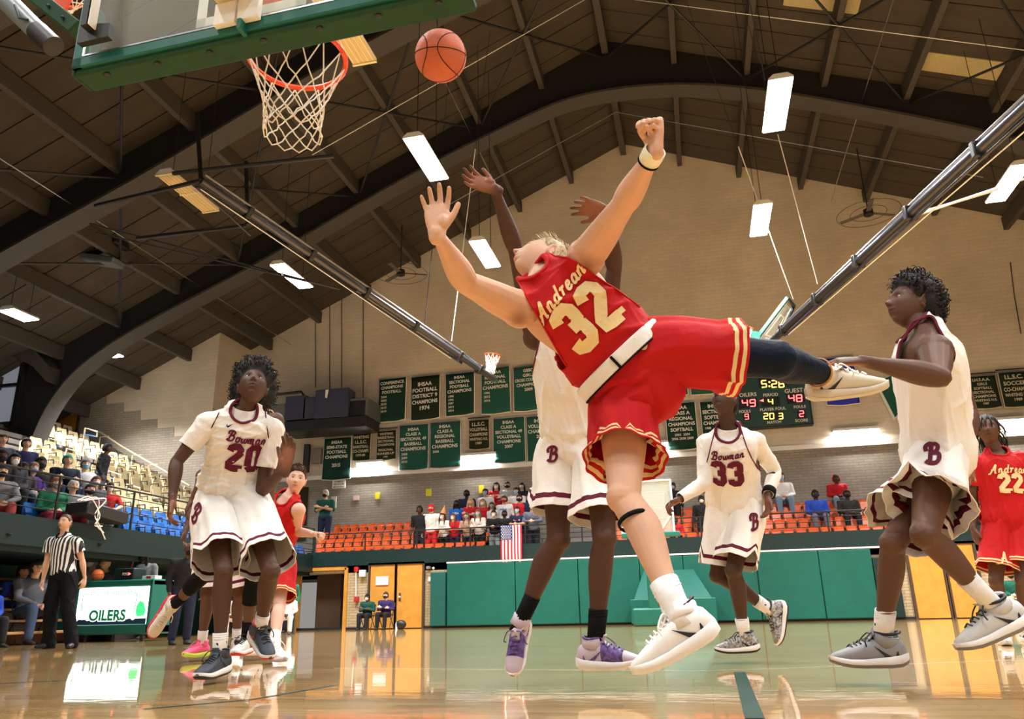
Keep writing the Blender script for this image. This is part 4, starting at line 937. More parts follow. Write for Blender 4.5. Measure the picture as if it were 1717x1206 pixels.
# -------- hair
def hair(parent, hd, style, m, seed=3):
    c, r, f, u, sc = hd; rg = np.random.RandomState(seed); mb = MB(); tf = MB(); c = np.asarray(c)
    def surf(dx, dy, dz): return c+(r*dx*.080+f*dy*(.098 if dy > 0 else .106)+u*dz*.124)*sc
    def edge(dx, dy, dz):                                                                 # > 0 inside the hair
        line = .42
        if dy > .0: e = dz-(line+.50*max(0, dy-.35)-.30*min(1, max(0, (abs(dx)-.70)/.2))*min(1, max(0, (.42-dy)/.25)))
        else: e = dz-(line-1.0*min(1, -dy*1.7)-.05)
        return e
    th_ = dict(afro=.062, curly=.040, short=.014, dreads=.010, low=.007)[style]
    ph = rg.uniform(0, 6, 8)
    def lump(d):
        q = np.array(d); return .5+.5*(math.sin(q[0]*9+ph[0])*math.sin(q[1]*8+ph[1])*.5+math.sin(q[2]*11+ph[2]+q[0]*6)*.5)
    def thick(d):
        e = edge(*d); 
        if e <= 0: return -.006
        g = min(1, e/.30)**.55
        k = th_*g*(.72+.45*lump(d))
        if style == 'curly': k *= 1+.45*max(0, d[2])-.3*max(0, d[1])
        if style == 'afro': k *= 1+.15*max(0, d[2])
        if style == 'short': k *= .5+1.2*max(0, d[2])
        return k
    n1, n2 = 96, 64; vs = []; fs = []
    for i in range(n2+1):
        th = math.pi*i/n2
        for k in range(n1):
            a = 2*math.pi*k/n1; d = (math.sin(th)*math.cos(a), math.sin(th)*math.sin(a), math.cos(th)); b = surf(*d); o_ = N(b-c); vs.append(b+o_*(thick(d)+(rg.uniform(-.004,.005) if edge(*d) > .06 and style in ('afro','curly') else 0))*sc)
    for i in range(n2):
        for k in range(n1): q = (k+1) % n1; fs.append((i*n1+k, i*n1+q, (i+1)*n1+q, (i+1)*n1+k))
    fs = [F_ for F_ in fs if any(edge(*[math.sin(math.pi*(v//n1)/n2)*math.cos(2*math.pi*(v%n1)/n1), math.sin(math.pi*(v//n1)/n2)*math.sin(2*math.pi*(v%n1)/n1), math.cos(math.pi*(v//n1)/n2)]) > -.05 for v in F_)]
    used = sorted({v for F_ in fs for v in F_}); mp = {v: i for i, v in enumerate(used)}
    mb.add([vs[v] for v in used], [tuple(mp[v] for v in F_) for F_ in fs]); cap_ = mb.build('hair', m, parent, sharp=0)
    cnt = dict(afro=2600, curly=2200, short=1500, dreads=220, low=600)[style]
    for _ in range(cnt):
        d = rg.normal(size=3); d /= np.linalg.norm(d); e = edge(*d)
        if e < .03: continue
        b = surf(*d); out = N(b-c); b = b+out*max(0, thick(d)-.006)*sc; tn = N(np.cross(out, rg.normal(size=3)))
        if style in ('afro', 'curly', 'low'):
            l = dict(afro=.020, curly=.020, low=.006)[style]*rg.uniform(.6,1.5); rad = .0032 if style != 'low' else .0025
            p = [b, b+out*l*.6+tn*l*.15, b+out*l*.9+tn*l*.55, b+out*l*.75+tn*l*.95]
        elif style == 'short': l = rg.uniform(.012,.028)*(1.1 if d[2] > .5 else .5); rad = .0022; o2 = N(out*.6+tn*.35+f*.5*(d[2] > .4)+u*.3); p = [b, b+o2*l*.5, b+N(o2+f*.3)*l, b+N(o2+f*.5)*l*1.2]
        else: l = rg.uniform(.10,.17); rad = .0055; p = [b, b+out*.012, b+out*.02+N(out*.4-u)*l*.5, b+out*.02+N(out*.15-u)*l]
        tf.tube(np.array(b)+(np.array(p)-b)*sc, np.array([1,.9,.8,.35])*rad, n=4, cap=True)
    o = tf.build('hair_tuft', m, cap_, smooth=True, sharp=0); o['kind'] = 'stuff'; return cap_
def eyes(parent, hd, look=(0,0), shut=False):
    c, r, f, u, sc = hd
    for sg in (-1, 1):
        p = np.asarray(c)+(r*sg*.031+f*.0725+u*.012)*sc
        mb = MB(); mb.sphere(p, .0120*sc, 14); e = mb.build('eye', mat('eye_white', (.36,.32,.30), .2, .5), parent, sharp=0)
        g = N(f+r*look[0]+u*look[1]); mb = MB(); mb.sphere(p+g*.0080*sc, np.array([.0066,.0066,.0052])*sc, 12, (N(np.cross(u, g)), N(np.cross(g, np.cross(u, g))), g)); mb.build('iris', mat('iris_dark', (.02,.012,.008), .15, .6), e, sharp=0)
def headtint(hd, brow=(.25,.2,.18), lip=(.75,.42,.42), lipamt=.8):
    c, r, f, u, sc = hd
    def fn(V, col):
        d = (V-np.asarray(c))/sc; x = d@r; y = d@f; z = d@u; fr = (y > .04) & (np.abs(z) < .13)
        L1 = np.exp(-(x/.021)**2)*np.exp(-((z+.0585)/.0105)**2)*fr*lipamt; L1 = np.clip(L1*1.6, 0, 1)*lipamt
        for i in range(3): col[:, i] *= 1-L1*(1-lip[i])
        ml = np.exp(-(x/.02)**2)*np.exp(-((z+.0585)/.0025)**2)*fr
        for i in range(3): col[:, i] *= 1-.6*np.clip(ml, 0, 1)
        for sg in (-1, 1):
            b = np.exp(-((x-sg*.032)/.017)**4)*np.exp(-((z-.034-.003*np.cos((x-sg*.032)*60))/.0042)**2)*fr
            for i in range(3): col[:, i] *= 1-np.clip(b*1.2, 0, .85)*(1-brow[i])
            n_ = np.exp(-((x-sg*.008)/.005)**2)*np.exp(-((z+.034)/.004)**2)*fr
            for i in range(3): col[:, i] *= 1-.7*np.clip(n_, 0, 1)
    return fn
def J(parent, px, py, L_, s, verbose=''):
    """the point on the sight line through (px, py) at bone length L_ from the parent joint; s = +1 farther, -1 nearer"""
    d = N(ray(px, py)); o = CAMC-np.asarray(parent); b = np.dot(o, d); c = np.dot(o, o)-L_*L_; D = b*b-c
    if D < 0: 
        q = CAMC-d*b; v = q-np.asarray(parent); 
        if np.linalg.norm(v) > L_*1.08 and verbose: print('REACH', verbose, round(float(np.linalg.norm(v)), 3), L_)
        return q
    t = -b+s*math.sqrt(D); return CAMC+d*t
# ================================================================ PEOPLE: dressing and posing
def torso_rings(P, grow=0., lo=-.14, hi=1.0, wide=1.0):
    prof = [(-.14,.125,.095),(0,.160,.112),(.22,.140,.102),(.5,.152,.114),(.75,.172,.118),(.9,.160,.102),(1.0,.095,.07)]
    pr = catmull(np.array(prof), 4); pr = pr[(pr[:, 0] >= lo-.001) & (pr[:, 0] <= hi+.001)]
    pel, nk = P['pel'], P['neck']; bow = P.get('bow', np.zeros(3)); pts = []; H = []; rh = N(P['hip'][0]-P['hip'][1]); rs = N(P['sh'][0]-P['sh'][1])
    for t, a, b in pr: pts.append(pel+(nk-pel)*t+bow*math.sin(math.pi*min(1, max(0, t)))); H.append(N(rh*(1-min(1, max(0, t)))+rs*min(1, max(0, t))))
    return np.array(pts), (pr[:, 1]+grow)*wide*P['sc'], (pr[:, 2]+grow)*P['sc'], np.array(H)
def axdist(c, a, b): d = N(b-a); v = c-a; return np.linalg.norm(v-d*np.dot(v, d))
def person(name, P, sk, lab, cat='person', group=None, vox=.005, jersey=None, under=None, shorts=None, hr=None, hm=None, shoes=None, root=None, armcut=True, look=(0,0), eye=True, wr=(UARM, FARM)):
    sc = P['sc']; pel, nk = P['pel'], P['neck']; u = N(nk-pel); rr = N(P['sh'][0]-P['sh'][1]); fr = N(np.cross(u, rr)); rr = np.cross(fr, u)
    base = root if root is not None else (pel[0], pel[1], 0.)
    t = thing(name, base, lab, cat, group)
    mb = MB(); pts, A, B, H = torso_rings(P); mb.tube(pts, A, B, n=28, hint=H, dome=True)
    for i in (0, 1):
        s_ = P['sh'][i]; out = N(s_-nk)
        mb.tube([nk-u*.06*sc, nk-u*.045*sc+(s_-nk)*.6, s_], [.06*sc,.058*sc,.060*sc], n=16, dome=True)
        mb.tube([nk+u*.035*sc-fr*.02*sc, nk+(s_-nk)*.5+u*.008*sc-fr*.012*sc, s_+u*.0], [.045*sc,.042*sc,.045*sc], n=14, dome=True)
        el, w = P['el'][i], P['wr'][i]; bk = N(el-(s_+w)/2+fr*-.001)
        mb.sphere(s_, .062*sc, 16)
        am = P.get('arm', 1.); mb.sphere(s_, .066*sc*am, 16)
        limb(mb, s_, el, [(a_, b_*am, c_*am, d_) for a_, b_, c_, d_ in UARM], bk, sc); limb(mb, el, w, [(a_, b_*(1+(am-1)*max(0, 1-a_)), c_*(1+(am-1)*max(0, 1-a_)), d_) for a_, b_, c_, d_ in FARM], bk, sc); mb.sphere(el, .0385*sc, 14)
        h = P['hand'][i]; hand(mb, w, h['d'], h['n'], 1 if i == 0 else -1, sc=sc*h.get('sc', 1.), **{k: h[k] for k in ('curl','spread','fist','fing') if k in h})
        hp, kn, an = P['hip'][i], P['kn'][i], P['an'][i]; bk = (hp+an)/2-kn
        ffwd = P['ffwd'][i] if 'ffwd' in P else fr
        bk = N(bk) if np.linalg.norm(bk) > .05 else -N(ffwd)
        mb.sphere(hp, np.array([.095,.095,.1])*sc, 16)
        limb(mb, hp, kn, THIGH, bk, sc, n=18); limb(mb, kn, an, CALF, bk, sc, n=18); mb.sphere(kn-bk*.006*sc, .056*sc, 16); mb.sphere(kn-bk*.03*sc, .033*sc, 12)
    hc = P['head']; f, uu = N(P['f']), P['u']; uu = N(uu-f*np.dot(uu, f))
    mb.tube([nk-u*.05*sc, nk+u*.01*sc, hc-uu*.06*sc-f*.022*sc, hc-uu*.02*sc-f*.025*sc], np.array([.066,.058,.055,.05])*sc, n=18, dome=True)
    r_, f_, u_ = head(mb, hc, f, uu, sc*P.get('hs', 1.)); hd = (hc, r_, f_, u_, sc*P.get('hs', 1.))
    tf = headtint(hd, **P.get('tint', {}))
    def tint(V_, col):
        tf(V_, col)
        if P.get('palm'):
            for i_ in (0, 1):
                h_ = P['hand'][i_]; d_ = N(h_['d']); n_ = N(np.asarray(h_['n'])-d_*np.dot(h_['n'], d_)); q_ = V_-(P['wr'][i_]+d_*.08*sc); w__ = np.exp(-(np.linalg.norm(q_, axis=1)/(.085*sc))**4)*np.clip((q_@n_)/.012+.3, 0, 1)
                for k in range(3): col[:, k] *= 1+w__*(P['palm'][k]-1)
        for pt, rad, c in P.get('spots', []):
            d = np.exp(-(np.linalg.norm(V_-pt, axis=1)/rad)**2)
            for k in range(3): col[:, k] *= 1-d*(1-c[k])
    body = remesh(mb, vox, 'body', sk, t, smooth_it=2 if vox < .007 else 1, tint=tint)
    if eye: eyes(body, hd, look)
    if hr: hair(t, hd, hr, hm)
    if under:                                                                             # close shirt under the jersey, with sleeves
        um, ulen = under; mb = MB(); pts, A, B, H = torso_rings(P, .012, lo=.1); mb.tube(pts, A, B, n=24, hint=H, dome=True)
        for i in (0, 1):
            s_, el, w = P['sh'][i], P['el'][i], P['wr'][i]
            mb.tube([nk-u*.05*sc, s_], [.075*sc,.075*sc], n=14, dome=True); mb.tube([nk+u*.02*sc-fr*.02*sc, s_], [.056*sc,.058*sc], n=14, dome=True); mb.sphere(s_, .076*sc, 16)
            e = ulen[i]
            if e <= 1: q = s_+(el-s_)*(e+.12); mb.tube([s_, s_+(el-s_)*.35, s_+(el-s_)*.7*e/.7 if e > .7 else q, q], np.array([.074,.070,.064,.064])*sc, n=16, dome=True)
            else: mb.tube(catmull([s_, s_+(el-s_)*.5, el, el+(w-el)*.5, w], 3), np.interp(np.linspace(0,1,13), [0,.3,.5,.8,1], [.072,.062,.053,.046,.036])*sc, n=16, dome=True)
        uo = remesh(mb, .008, 'undershirt', um, t, 3); offsetmesh(uo, lambda V: wrinkle(V, 5, .004, 30.))
        for i in (0, 1):
            s_, el, w = P['sh'][i], P['el'][i], P['wr'][i]
            if ulen[i] <= 1: p_, n_ = s_+(el-s_)*ulen[i], N(el-s_)
            else: p_, n_ = w-(w-el)*.06, N(w-el)
            bisect(uo, p_, n_, region=lambda c, s_=s_, el=el, p_=p_, far=(ulen[i] > 1): (np.linalg.norm(c-p_) < .12*sc) if far else (axdist(c, s_, el) < .115*sc and axdist(c, pel, nk) > .195*sc))
        bisect(uo, nk+u*.048*sc+fr*.03*sc, N(u+fr*.35)); solidify(uo, .004)
    jo = None
    if jersey:
        g = jersey.get('grow', .024); mb = MB(); pts, A, B, H = torso_rings(P, g, lo=jersey.get('lo', -.14))
        A = A*np.interp(np.linspace(0,1,len(A)), [0,.25,.5,1], [jersey.get('loose', 1.05), 1.10, 1.04, 1.0]); B = B*np.interp(np.linspace(0,1,len(B)), [0,.3,.6,1], [jersey.get('loose', 1.05), 1.14, 1.05, 1.0])
        mb.tube(pts, A, B, n=32, hint=H, dome=True)
        for i in (0, 1): s_ = P['sh'][i]; mb.tube([nk-u*.065*sc, nk-u*.05*sc+(s_-nk)*.6, s_], np.array([.082,.078,.078])*sc, n=16, dome=True); mb.tube([nk+u*.025*sc-fr*.018*sc, nk+(s_-nk)*.5+u*.01*sc-fr*.01*sc, s_], np.array([.060,.056,.060])*sc, n=14, dome=True)
        if jersey.get('sleeve'):
            for i in (0, 1): s_, el = P['sh'][i], P['el'][i]; mb.tube([s_, s_+(el-s_)*(jersey['sleeve']+.15)], np.array([.086,.082])*sc, n=16, dome=True)
        jo = remesh(mb, .0085, 'jersey', jersey['m'] if isinstance(jersey['m'], list) else [jersey['m'], jersey.get('trim', jersey['m'])], t, 4)
        offsetmesh(jo, lambda V: wrinkle(V, jersey.get('seed', 1), jersey.get('wr', .008), jersey.get('fr', 48.), ax=jersey.get('wax', u)))
        trm = jersey.get('trim'); tp = MB()
        if jersey.get('sleeve'):
            for i in (0, 1): s_, el = P['sh'][i], P['el'][i]; bisect(jo, s_+(el-s_)*jersey['sleeve'], el-s_, region=lambda c, s_=s_, el=el: axdist(c, s_, el) < .13*sc and axdist(c, pel, nk) > .21*sc)
        else:
            for i in (0, 1):
                s_ = P['sh'][i]; sg = 1 if i == 0 else -1; out = N(rr*sg+u*jersey.get('tiltarm', .32)); p_ = s_-rr*sg*jersey.get('inset', .03)*sc
                bisect(jo, p_, out, region=lambda c, s_=s_: np.linalg.norm(c-s_) < .27*sc)
                bm = bmesh.new(); bm.from_mesh(jo.data); of = np.array(wloc(jo)); E = [e for e in bm.edges if e.is_boundary and abs(np.dot(np.array((e.verts[0].co+e.verts[1].co)/2)+of-p_, out)) < .004]
                if trm:
                    V_ = {v for e in E for v in e.verts}; c0 = np.mean([np.array(v.co)+of for v in V_], axis=0) if V_ else p_; a1 = N(np.cross(out, fr)); a2 = np.cross(out, a1)
                    L_ = sorted([(math.atan2(np.dot(np.array(v.co)+of-c0, a2), np.dot(np.array(v.co)+of-c0, a1)), tuple(np.array(v.co)+of)) for v in V_])
                    Q = np.array([q for _, q in L_])[::2]
                    if len(Q) > 8:
                        for _ in range(2): Q = (np.roll(Q,1,0)+2*Q+np.roll(Q,-1,0))/4
                        tp.tube(Q, .004*sc, .0065*sc, n=6, closed=True, hint=out)
                        for k_ in (jersey['trim2'],) if jersey.get('trim2') else ():
                            m2 = MB(); m2.tube(Q-out*.022*sc+(Q-c0)*.0, .003*sc, .007*sc, n=6, closed=True, hint=out)
                            Q2 = [];  bv = bvhof(jo)
                            for q in Q: hn = bv[0].find_nearest(Vector(q-out*.026*sc-bv[1])); Q2.append(np.array(hn[0])+bv[1]+np.array(hn[1])*.001)
                            m3 = MB(); m3.tube(np.array(Q2), .003*sc, .006*sc, n=6, closed=True, hint=out); m3.build('armhole_stripe', k_, t)
                bm.free()
        # neck opening
        w_ = N(u+fr*.55); q9 = jersey.get('nk', 1.)*sc; o_ = nk+fr*(.045*q9/sc-(.03 if q9 < .9*sc else 0))*sc+u*.01*sc; e1 = rr; e2 = np.cross(w_, rr); q9 = jersey.get('nk', 1.)*sc; ea, eb = (.083*q9, .088*q9) if not jersey.get('crew') else (.072*sc, .070*sc)
        bm = bmesh.new(); bm.from_mesh(jo.data); of = np.array(wloc(jo))
        dl = [f for f in bm.faces if (lambda c: (np.dot(c, e1)/ea)**2+(np.dot(c, e2)/eb)**2 < 1 and np.dot(c, w_) > -.07*sc)(np.array(f.calc_center_median())+of-o_)]
        bv = BVHTree.FromBMesh(bm); Q = []
        for q in np.linspace(0, 2*math.pi, 49)[:-1]:
            p = o_+e1*ea*math.cos(q)+e2*eb*math.sin(q)+w_*.3*sc; h = bv.ray_cast(Vector(p-of), Vector(-w_), .5*sc)
            if h[0] is not None: Q.append(np.array(h[0])+of)
        bmesh.ops.delete(bm, geom=dl, context='FACES'); bm.to_mesh(jo.data); bm.free()
        if len(Q) > 20:
            Q = np.array(Q)
            for _ in range(3): Q = (np.roll(Q,1,0)+2*Q+np.roll(Q,-1,0))/4
            tp.tube(Q, .007*sc, .010*sc, n=7, closed=True, hint=w_)
        if tp.v: tp.build('jersey_trim', trm or (jersey['m'][0] if isinstance(jersey['m'], list) else jersey['m']), t)
        solidify(jo, .003)
    so = []
    if shorts:
        mb = MB(); mb.tube([pel-u*.09*sc, pel-u*.02*sc, pel+u*.07*sc], np.array([.13,.165,.168])*sc, np.array([.12,.132,.126])*sc, n=20, hint=rr, dome=True)
        for i in (0, 1): hp, kn = P['hip'][i], P['kn'][i]; mb.tube([pel-u*.05*sc+(hp-pel)*.5, hp, hp+(kn-hp)*.22], np.array([.12,.118,.115])*sc, n=16, dome=True)
        remesh(mb, .012, 'shorts_seat', shorts['m'][0], t, 3)
        for i in (0, 1):
            hp, kn = P['hip'][i], P['kn'][i]; ax = N(kn-hp); tl = np.linalg.norm(kn-hp); hem = shorts.get('hem', .84)
            if isinstance(hem, (tuple, list)): hem = hem[i]
            top = pel+u*shorts.get('top', .10)*sc; C_ = [top, pel+u*.02+(hp-pel)*.35, hp+ax*tl*.12, hp+ax*tl*.5, hp+ax*tl*hem]
            lat = N(P['hip'][0]-P['hip'][1]); R0 = shorts.get('r', .125)*sc
            Cc = catmull(C_, 7); K = len(Cc); tt = np.linspace(0, 4, K)
            a_ = np.interp(tt, [0,1,2,3,4], [.168*sc,.150*sc,.132*sc,R0,R0*shorts.get('flare', 1.08)]); b_ = np.interp(tt, [0,1,2,3,4], [.128*sc,.135*sc,.128*sc,R0*.98,R0*shorts.get('flare', 1.08)])
            n = 56; T = np.gradient(Cc, axis=0); R = []; rg = np.random.RandomState(shorts.get('seed', 3)+i); ph = rg.uniform(0, 6, 6)
            outa = 0. if i == 0 else math.pi                                               # the outer seam
            for j in range(K):
                tj = N(T[j]); x_ = N(lat-tj*np.dot(lat, tj)); y_ = np.cross(tj, x_); ring = []
                if np.dot(y_, fr) < 0: y_ = -y_
                for q in range(n):
                    a = 2*math.pi*q/n; d_ = (a-outa+math.pi) % (2*math.pi)-math.pi; d_ -= shorts.get('ntoff', .45)*(1 if i == 0 else -1)
                    g_ = tt[j]/4; fold = (.030*math.sin(3*a+ph[0]+g_*2.2)+.030*(1-2*abs(math.sin(2.5*a+ph[1]-g_*2.5))**.6)+.022*(1-2*abs(math.sin(4.5*a+ph[2]+g_*3+math.sin(g_*5)))**.6)+.010*math.sin(14*a+ph[4]-g_*7))*min(1, g_*1.8+.15)*1.5
                    notch = shorts.get('notch', 0)*sc*max(0, 1-abs(d_)/.42); cut = notch*max(0, (tt[j]-2)/2)
                    ring.append(Cc[j]+x_*math.cos(a)*a_[j]*(1+fold)+y_*math.sin(a)*b_[j]*(1+fold)-tj*cut)
                R.append(ring)
            R = np.array(R); Ld = np.linalg.norm(C_[-1]-C_[2])
            # re-ring the lowest part for clean hem bands
            low = [R[-1]+(R[-2]-R[-1])/np.linalg.norm((R[-2]-R[-1]).mean(0))*d for d in shorts.get('bands', [])]
            cut_k = K-1
            while cut_k > 0 and np.linalg.norm((R[cut_k]-R[-1]).mean(0)) < (shorts['bands'][0]+.01 if shorts.get('bands') else .005): cut_k -= 1
            RR = list(R[:cut_k+1])+low+[R[-1]]; nb = len(low)
            pat = shorts.get('pat', [0])
            mf = lambda ii, kk, base=cut_k, pat=pat: (pat[min(ii-base, len(pat)-1)] if ii >= base else 0)
            mb = MB(); mb.rings(np.array(RR), mfun=mf); o = mb.build('shorts_leg', shorts['m'], t, sharp=0, solid=.004); so.append(o)
        if shorts.get('band'):
            mb = MB(); c = pel+u*shorts.get('top', .10)*sc; w2 = shorts.get('bandw', .022)*sc
            R = [[c+u*h_+(rr*math.cos(a)*.176+fr*math.sin(a)*.137)*sc*g_ for a in np.linspace(0, 2*math.pi, 41)[:-1]] for h_, g_ in ((-w2,1.0),(-w2*.5,1.02),(w2*.5,1.02),(w2,1.0))]
            mb.rings(np.array(R)); mb.build('waistband', shorts['band'], t, solid=.006)
    for i in (0, 1):
        if shoes and shoes[i]:
            s = dict(shoes[i]); tf_, upf = P['toe'][i]; shin = N(P['kn'][i]-P['an'][i])
            shoe(thing_part('shoe', t, P['an'][i]), P['an'][i], tf_, upf, L_=.30*sc*s.get('k', 1), cols=s['c'], sock=(s['sock'], shin) if s.get('sock') else None, shin=shin, sockh=s.get('sh', .10)*sc, lace=s.get('lace'))
    return t, hd, jo, so, (u, rr, fr), body
def thing_part(name, parent, p): o = bpy.data.objects.new(name, None); COL.objects.link(o); o.parent = parent; o.location = Vector(p)-Vector(wloc(parent)); o.empty_display_size = .05; return o
def write_on(parent, target, s, o, u, w, size, width, nrm, m, name='lettering', **k):
    k.setdefault('off', .009); mb = letters(s, o, u, w, size, width, bvhof(target), nrm, **k); return mb.build(name, m, parent, smooth=False)
def band(parent, name, a, b, r, m, n=20, solid=.004, rb=None):
    mb = MB(); mb.tube([a, a+(np.asarray(b)-a)*.5, b], [r, r*1.04, r], rb, n=n, cap=False); return mb.build(name, m, parent, solid=solid)
def sleeve_part(parent, P, i, m, t0, t1, grow=.005, name='leg_sleeve', vox=.007):
    hp, kn, an = P['hip'][i], P['kn'][i], P['an'][i]; sc = P['sc']; bk = (hp+an)/2-kn; bk = N(bk) if np.linalg.norm(bk) > .05 else -N(P['fr'])
    mb = MB(); limb(mb, hp, kn, [(a, b+grow, c+grow, d) for a, b, c, d in THIGH], bk, sc, n=18); limb(mb, kn, an, [(a, b+grow, c+grow, d) for a, b, c, d in CALF], bk, sc, n=18); mb.sphere(kn-bk*.006*sc, (.056+grow)*sc, 16); mb.sphere(kn-bk*.03*sc, (.033+grow)*sc, 12)
    o = remesh(mb, vox, name, m, parent, 2); bisect(o, kn+(hp-kn)*t0, hp-kn); bisect(o, kn+(an-kn)*t1, an-kn); return o
# colours
SK_P = skin('fair', (.62,.36,.24)); SK_D = skin('deep_brown', (.060,.028,.017)); SK_D2 = skin('dark_brown', (.078,.036,.021)); SK_M = skin('brown', (.108,.050,.030)); SK_F2 = skin('pale', (.68,.42,.32))
C_RED = cloth('red', (.47,.008,.010)); C_WH = cloth('white', (.80,.77,.73)); C_MAR = cloth('maroon', (.11,.008,.025)); C_GOLD = cloth('pale_gold', (.78,.62,.32)); C_BLK = cloth('black', (.012,.012,.014)); C_NAVY = cloth('navy_tight', (.012,.022,.05), .55)
S_WH = mat('shoe_white', (.80,.79,.78), .45, .4); S_BK = mat('shoe_black', (.015,.015,.02), .5, .4); S_GR = mat('shoe_grey', (.27,.28,.30), .5, .4); S_LIL = mat('shoe_lilac', (.55,.46,.55), .5, .4); S_PUR = mat('shoe_purple', (.12,.07,.25), .5, .4, noise=.6, nscale=60); S_RED = mat('shoe_red', (.6,.03,.06), .5, .4); S_PNK = mat('shoe_pink', (.85,.12,.28), .5, .4); S_LIM = mat('shoe_lime', (.65,.85,.1), .5, .4); S_CHAR = mat('shoe_charcoal', (.045,.055,.075), .6, .3); S_CRM = mat('shoe_cream', (.62,.56,.46), .5, .4); S_GUM = mat('outsole_grey', (.20,.18,.19), .5, .4); S_HT = mat('shoe_black_white', (.3,.3,.3), .5, .4, noise=.9, nscale=70)
SOCK_W = (cloth('sock_white', (.78,.76,.74)), S_BK); SOCK_B = (cloth('sock_black', (.012,.012,.013)), S_WH)
H_BLK = mat('hair_black', (.010,.008,.007), .6, .3); H_BLD = mat('hair_blond', (.42,.30,.15), .5, .35, noise=.3, nscale=40); H_BRN = mat('hair_brown', (.07,.04,.02), .5, .35)
V = lambda *a: np.array(a, float)
NOTCH = dict(notch=.085, bands=[.062,.036,.001], pat=[0,1,0], m=[C_WH, C_MAR])
# ================================================================ THE PLAYERS
def mid(a, b, t=.5): return a+(b-a)*t
# ---- falling shooter in red
def p_shooter():
    kn0 = ats(1047, 835, .0020); an0 = J(kn0, 1143, 1040, .45, -1, 'an0'); hip0 = J(kn0, 1046, 682, .42, 1, 'hip0')
    pel = J(hip0, 1068, 632, .115, 1, 'pel'); hip1 = pel+(pel-hip0)*.95
    hip1 = J(pel, 1092, 588, .11, 1); nk = J(pel, 914, 474, .50, 1, 'neck')
    sh0 = J(nk, 872, 518, .175, -1, 'sh0'); sh1 = J(nk, 982, 432, .20, -1, 'sh1')
    el0 = J(sh0, 781, 474, .29, -1, 'el0'); wr0 = J(el0, 733, 392, .25, -1, 'wr0')
    el1 = J(sh1, 1046, 343, .29, -1, 'el1'); wr1 = J(el1, 1100, 250, .25, -1, 'wr1')
    kn1 = J(hip1, 1300, 603, .46, 1, 'kn1'); an1 = J(kn1, 1388, 630, .40, 1, 'an1')
    hd = J(nk, 908, 441, .155, 1, 'head')
    P = dict(arm=1.12, sc=1., pel=pel, neck=nk, sh=[sh0, sh1], el=[el0, el1], wr=[wr0, wr1], hip=[hip0, hip1], kn=[kn0, kn1], an=[an0, an1], head=hd, f=V(-.80,-.22,.56), u=V(.30,.62,.72), hs=1.0,
        hand=[dict(d=V(-.05,.1,1), n=V(.15,-1,.1), curl=(10,20,16), spread=10, sc=1.04), dict(d=V(.05,.05,1), n=V(-.8,-.6,.0), fist=1, sc=1.02, fing=[(35,75,45),(75,85,50),(80,90,55),(80,90,60)])],
        toe=[(V(-.86,-.05,-.42), V(-.4,0,.9)), (V(.98,.1,.08), V(-.06,-.25,.97))], bow=V(0,0,0), tint=dict(brow=(.55,.42,.32), lip=(.9,.5,.5)))
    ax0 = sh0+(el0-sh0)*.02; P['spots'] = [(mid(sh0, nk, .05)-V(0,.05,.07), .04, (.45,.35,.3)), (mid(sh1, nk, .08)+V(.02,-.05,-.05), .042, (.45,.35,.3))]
    t, hdd, jo, so, (u, rr, fr), body = person('person', P, SK_P, 'falling player in red jersey 32 with arms flung up and one leg kicked out', vox=.0045,
        jersey=dict(m=C_RED, trim=C_RED, lo=.04, grow=.032, wr=.009, fr=34., seed=4, loose=1.0, nk=.80, inset=.045, tiltarm=.25, wax=None), shorts=dict(m=[C_RED, C_GOLD], hem=(.60,.70), r=.132, flare=1.16, bands=[.050,.036,.022,.009], pat=[0,1,0,1,0], top=.07, seed=8),
        hr='short', hm=H_BLD, shoes=[dict(c=(S_WH,S_WH,S_BK,S_WH), sock=(SOCK_W[0], S_RED), sh=.13, lace=S_WH, k=.97), dict(c=(S_CRM,S_CRM,S_BK,S_CRM), sock=(SOCK_W[0], S_RED), sh=.10, lace=S_WH, k=1.08)])
    band(t, 'wristband', wr1-(wr1-el1)*.02, wr1-(wr1-el1)*.20, .0335, cloth('band_white', (.8,.8,.62))); band(t, 'hair_tie', wr1-(wr1-el1)*.215, wr1-(wr1-el1)*.235, .034, C_BLK)
    a = N(an0-kn0); band(t, 'knee_strap', kn0+a*.085-V(0,0,.0), kn0+a*.100, .0545, C_BLK, rb=[.058,.058,.058])
    # folded white waistband
    c = pel+u*.085; mb = MB(); R = [[c+u*h_+(rr*math.cos(q)*.196+fr*math.sin(q)*.158)*g_ for q in np.linspace(0, 2*math.pi, 49)[:-1]] for h_, g_ in ((-.026,1.0),(-.02,1.03),(.02,1.03),(.028,1.0))]; mb.rings(np.array(R)); wb = mb.build('waistband', C_WH, t, solid=.006, label='white folded waistband')
    mb = MB(); R = [[c+u*h_+(rr*math.cos(q)*.196+fr*math.sin(q)*.158)*1.035 for q in np.linspace(0, 2*math.pi, 49)[:-1]] for h_ in (-.030,-.024)]; mb.rings(np.array(R)); mb.build('piping', C_BLK, wb, solid=.004)
    mb = MB(); mb.box(c+fr*.166+rr*.03, (.01, .008, .055), (rr, fr, u)); mb.build('tag', C_BLK, wb)
    P['fr'] = fr; sleeve_part(t, P, 1, C_NAVY, .92, .80, grow=.018)
    band(t, 'sleeve_hem', mid(kn1, an1, .79), mid(kn1, an1, .82), .056, mat('skin_edge', (.5,.22,.08), .5, .3))
    view = N(CAMC-(pel+nk)/2); tx = -rr; tu = u
    ctr = mid(pel, nk, .66)
    write_on(t, jo, 'Andrean', ctr+u*.085+tx*.0, tx, tu, .060, .17, fr, C_GOLD, slant=.25, arc=.25)
    write_on(t, jo, '32', ctr-u*.055+tx*.01, tx, tu, .155, .30, fr, C_GOLD, gap=.16)
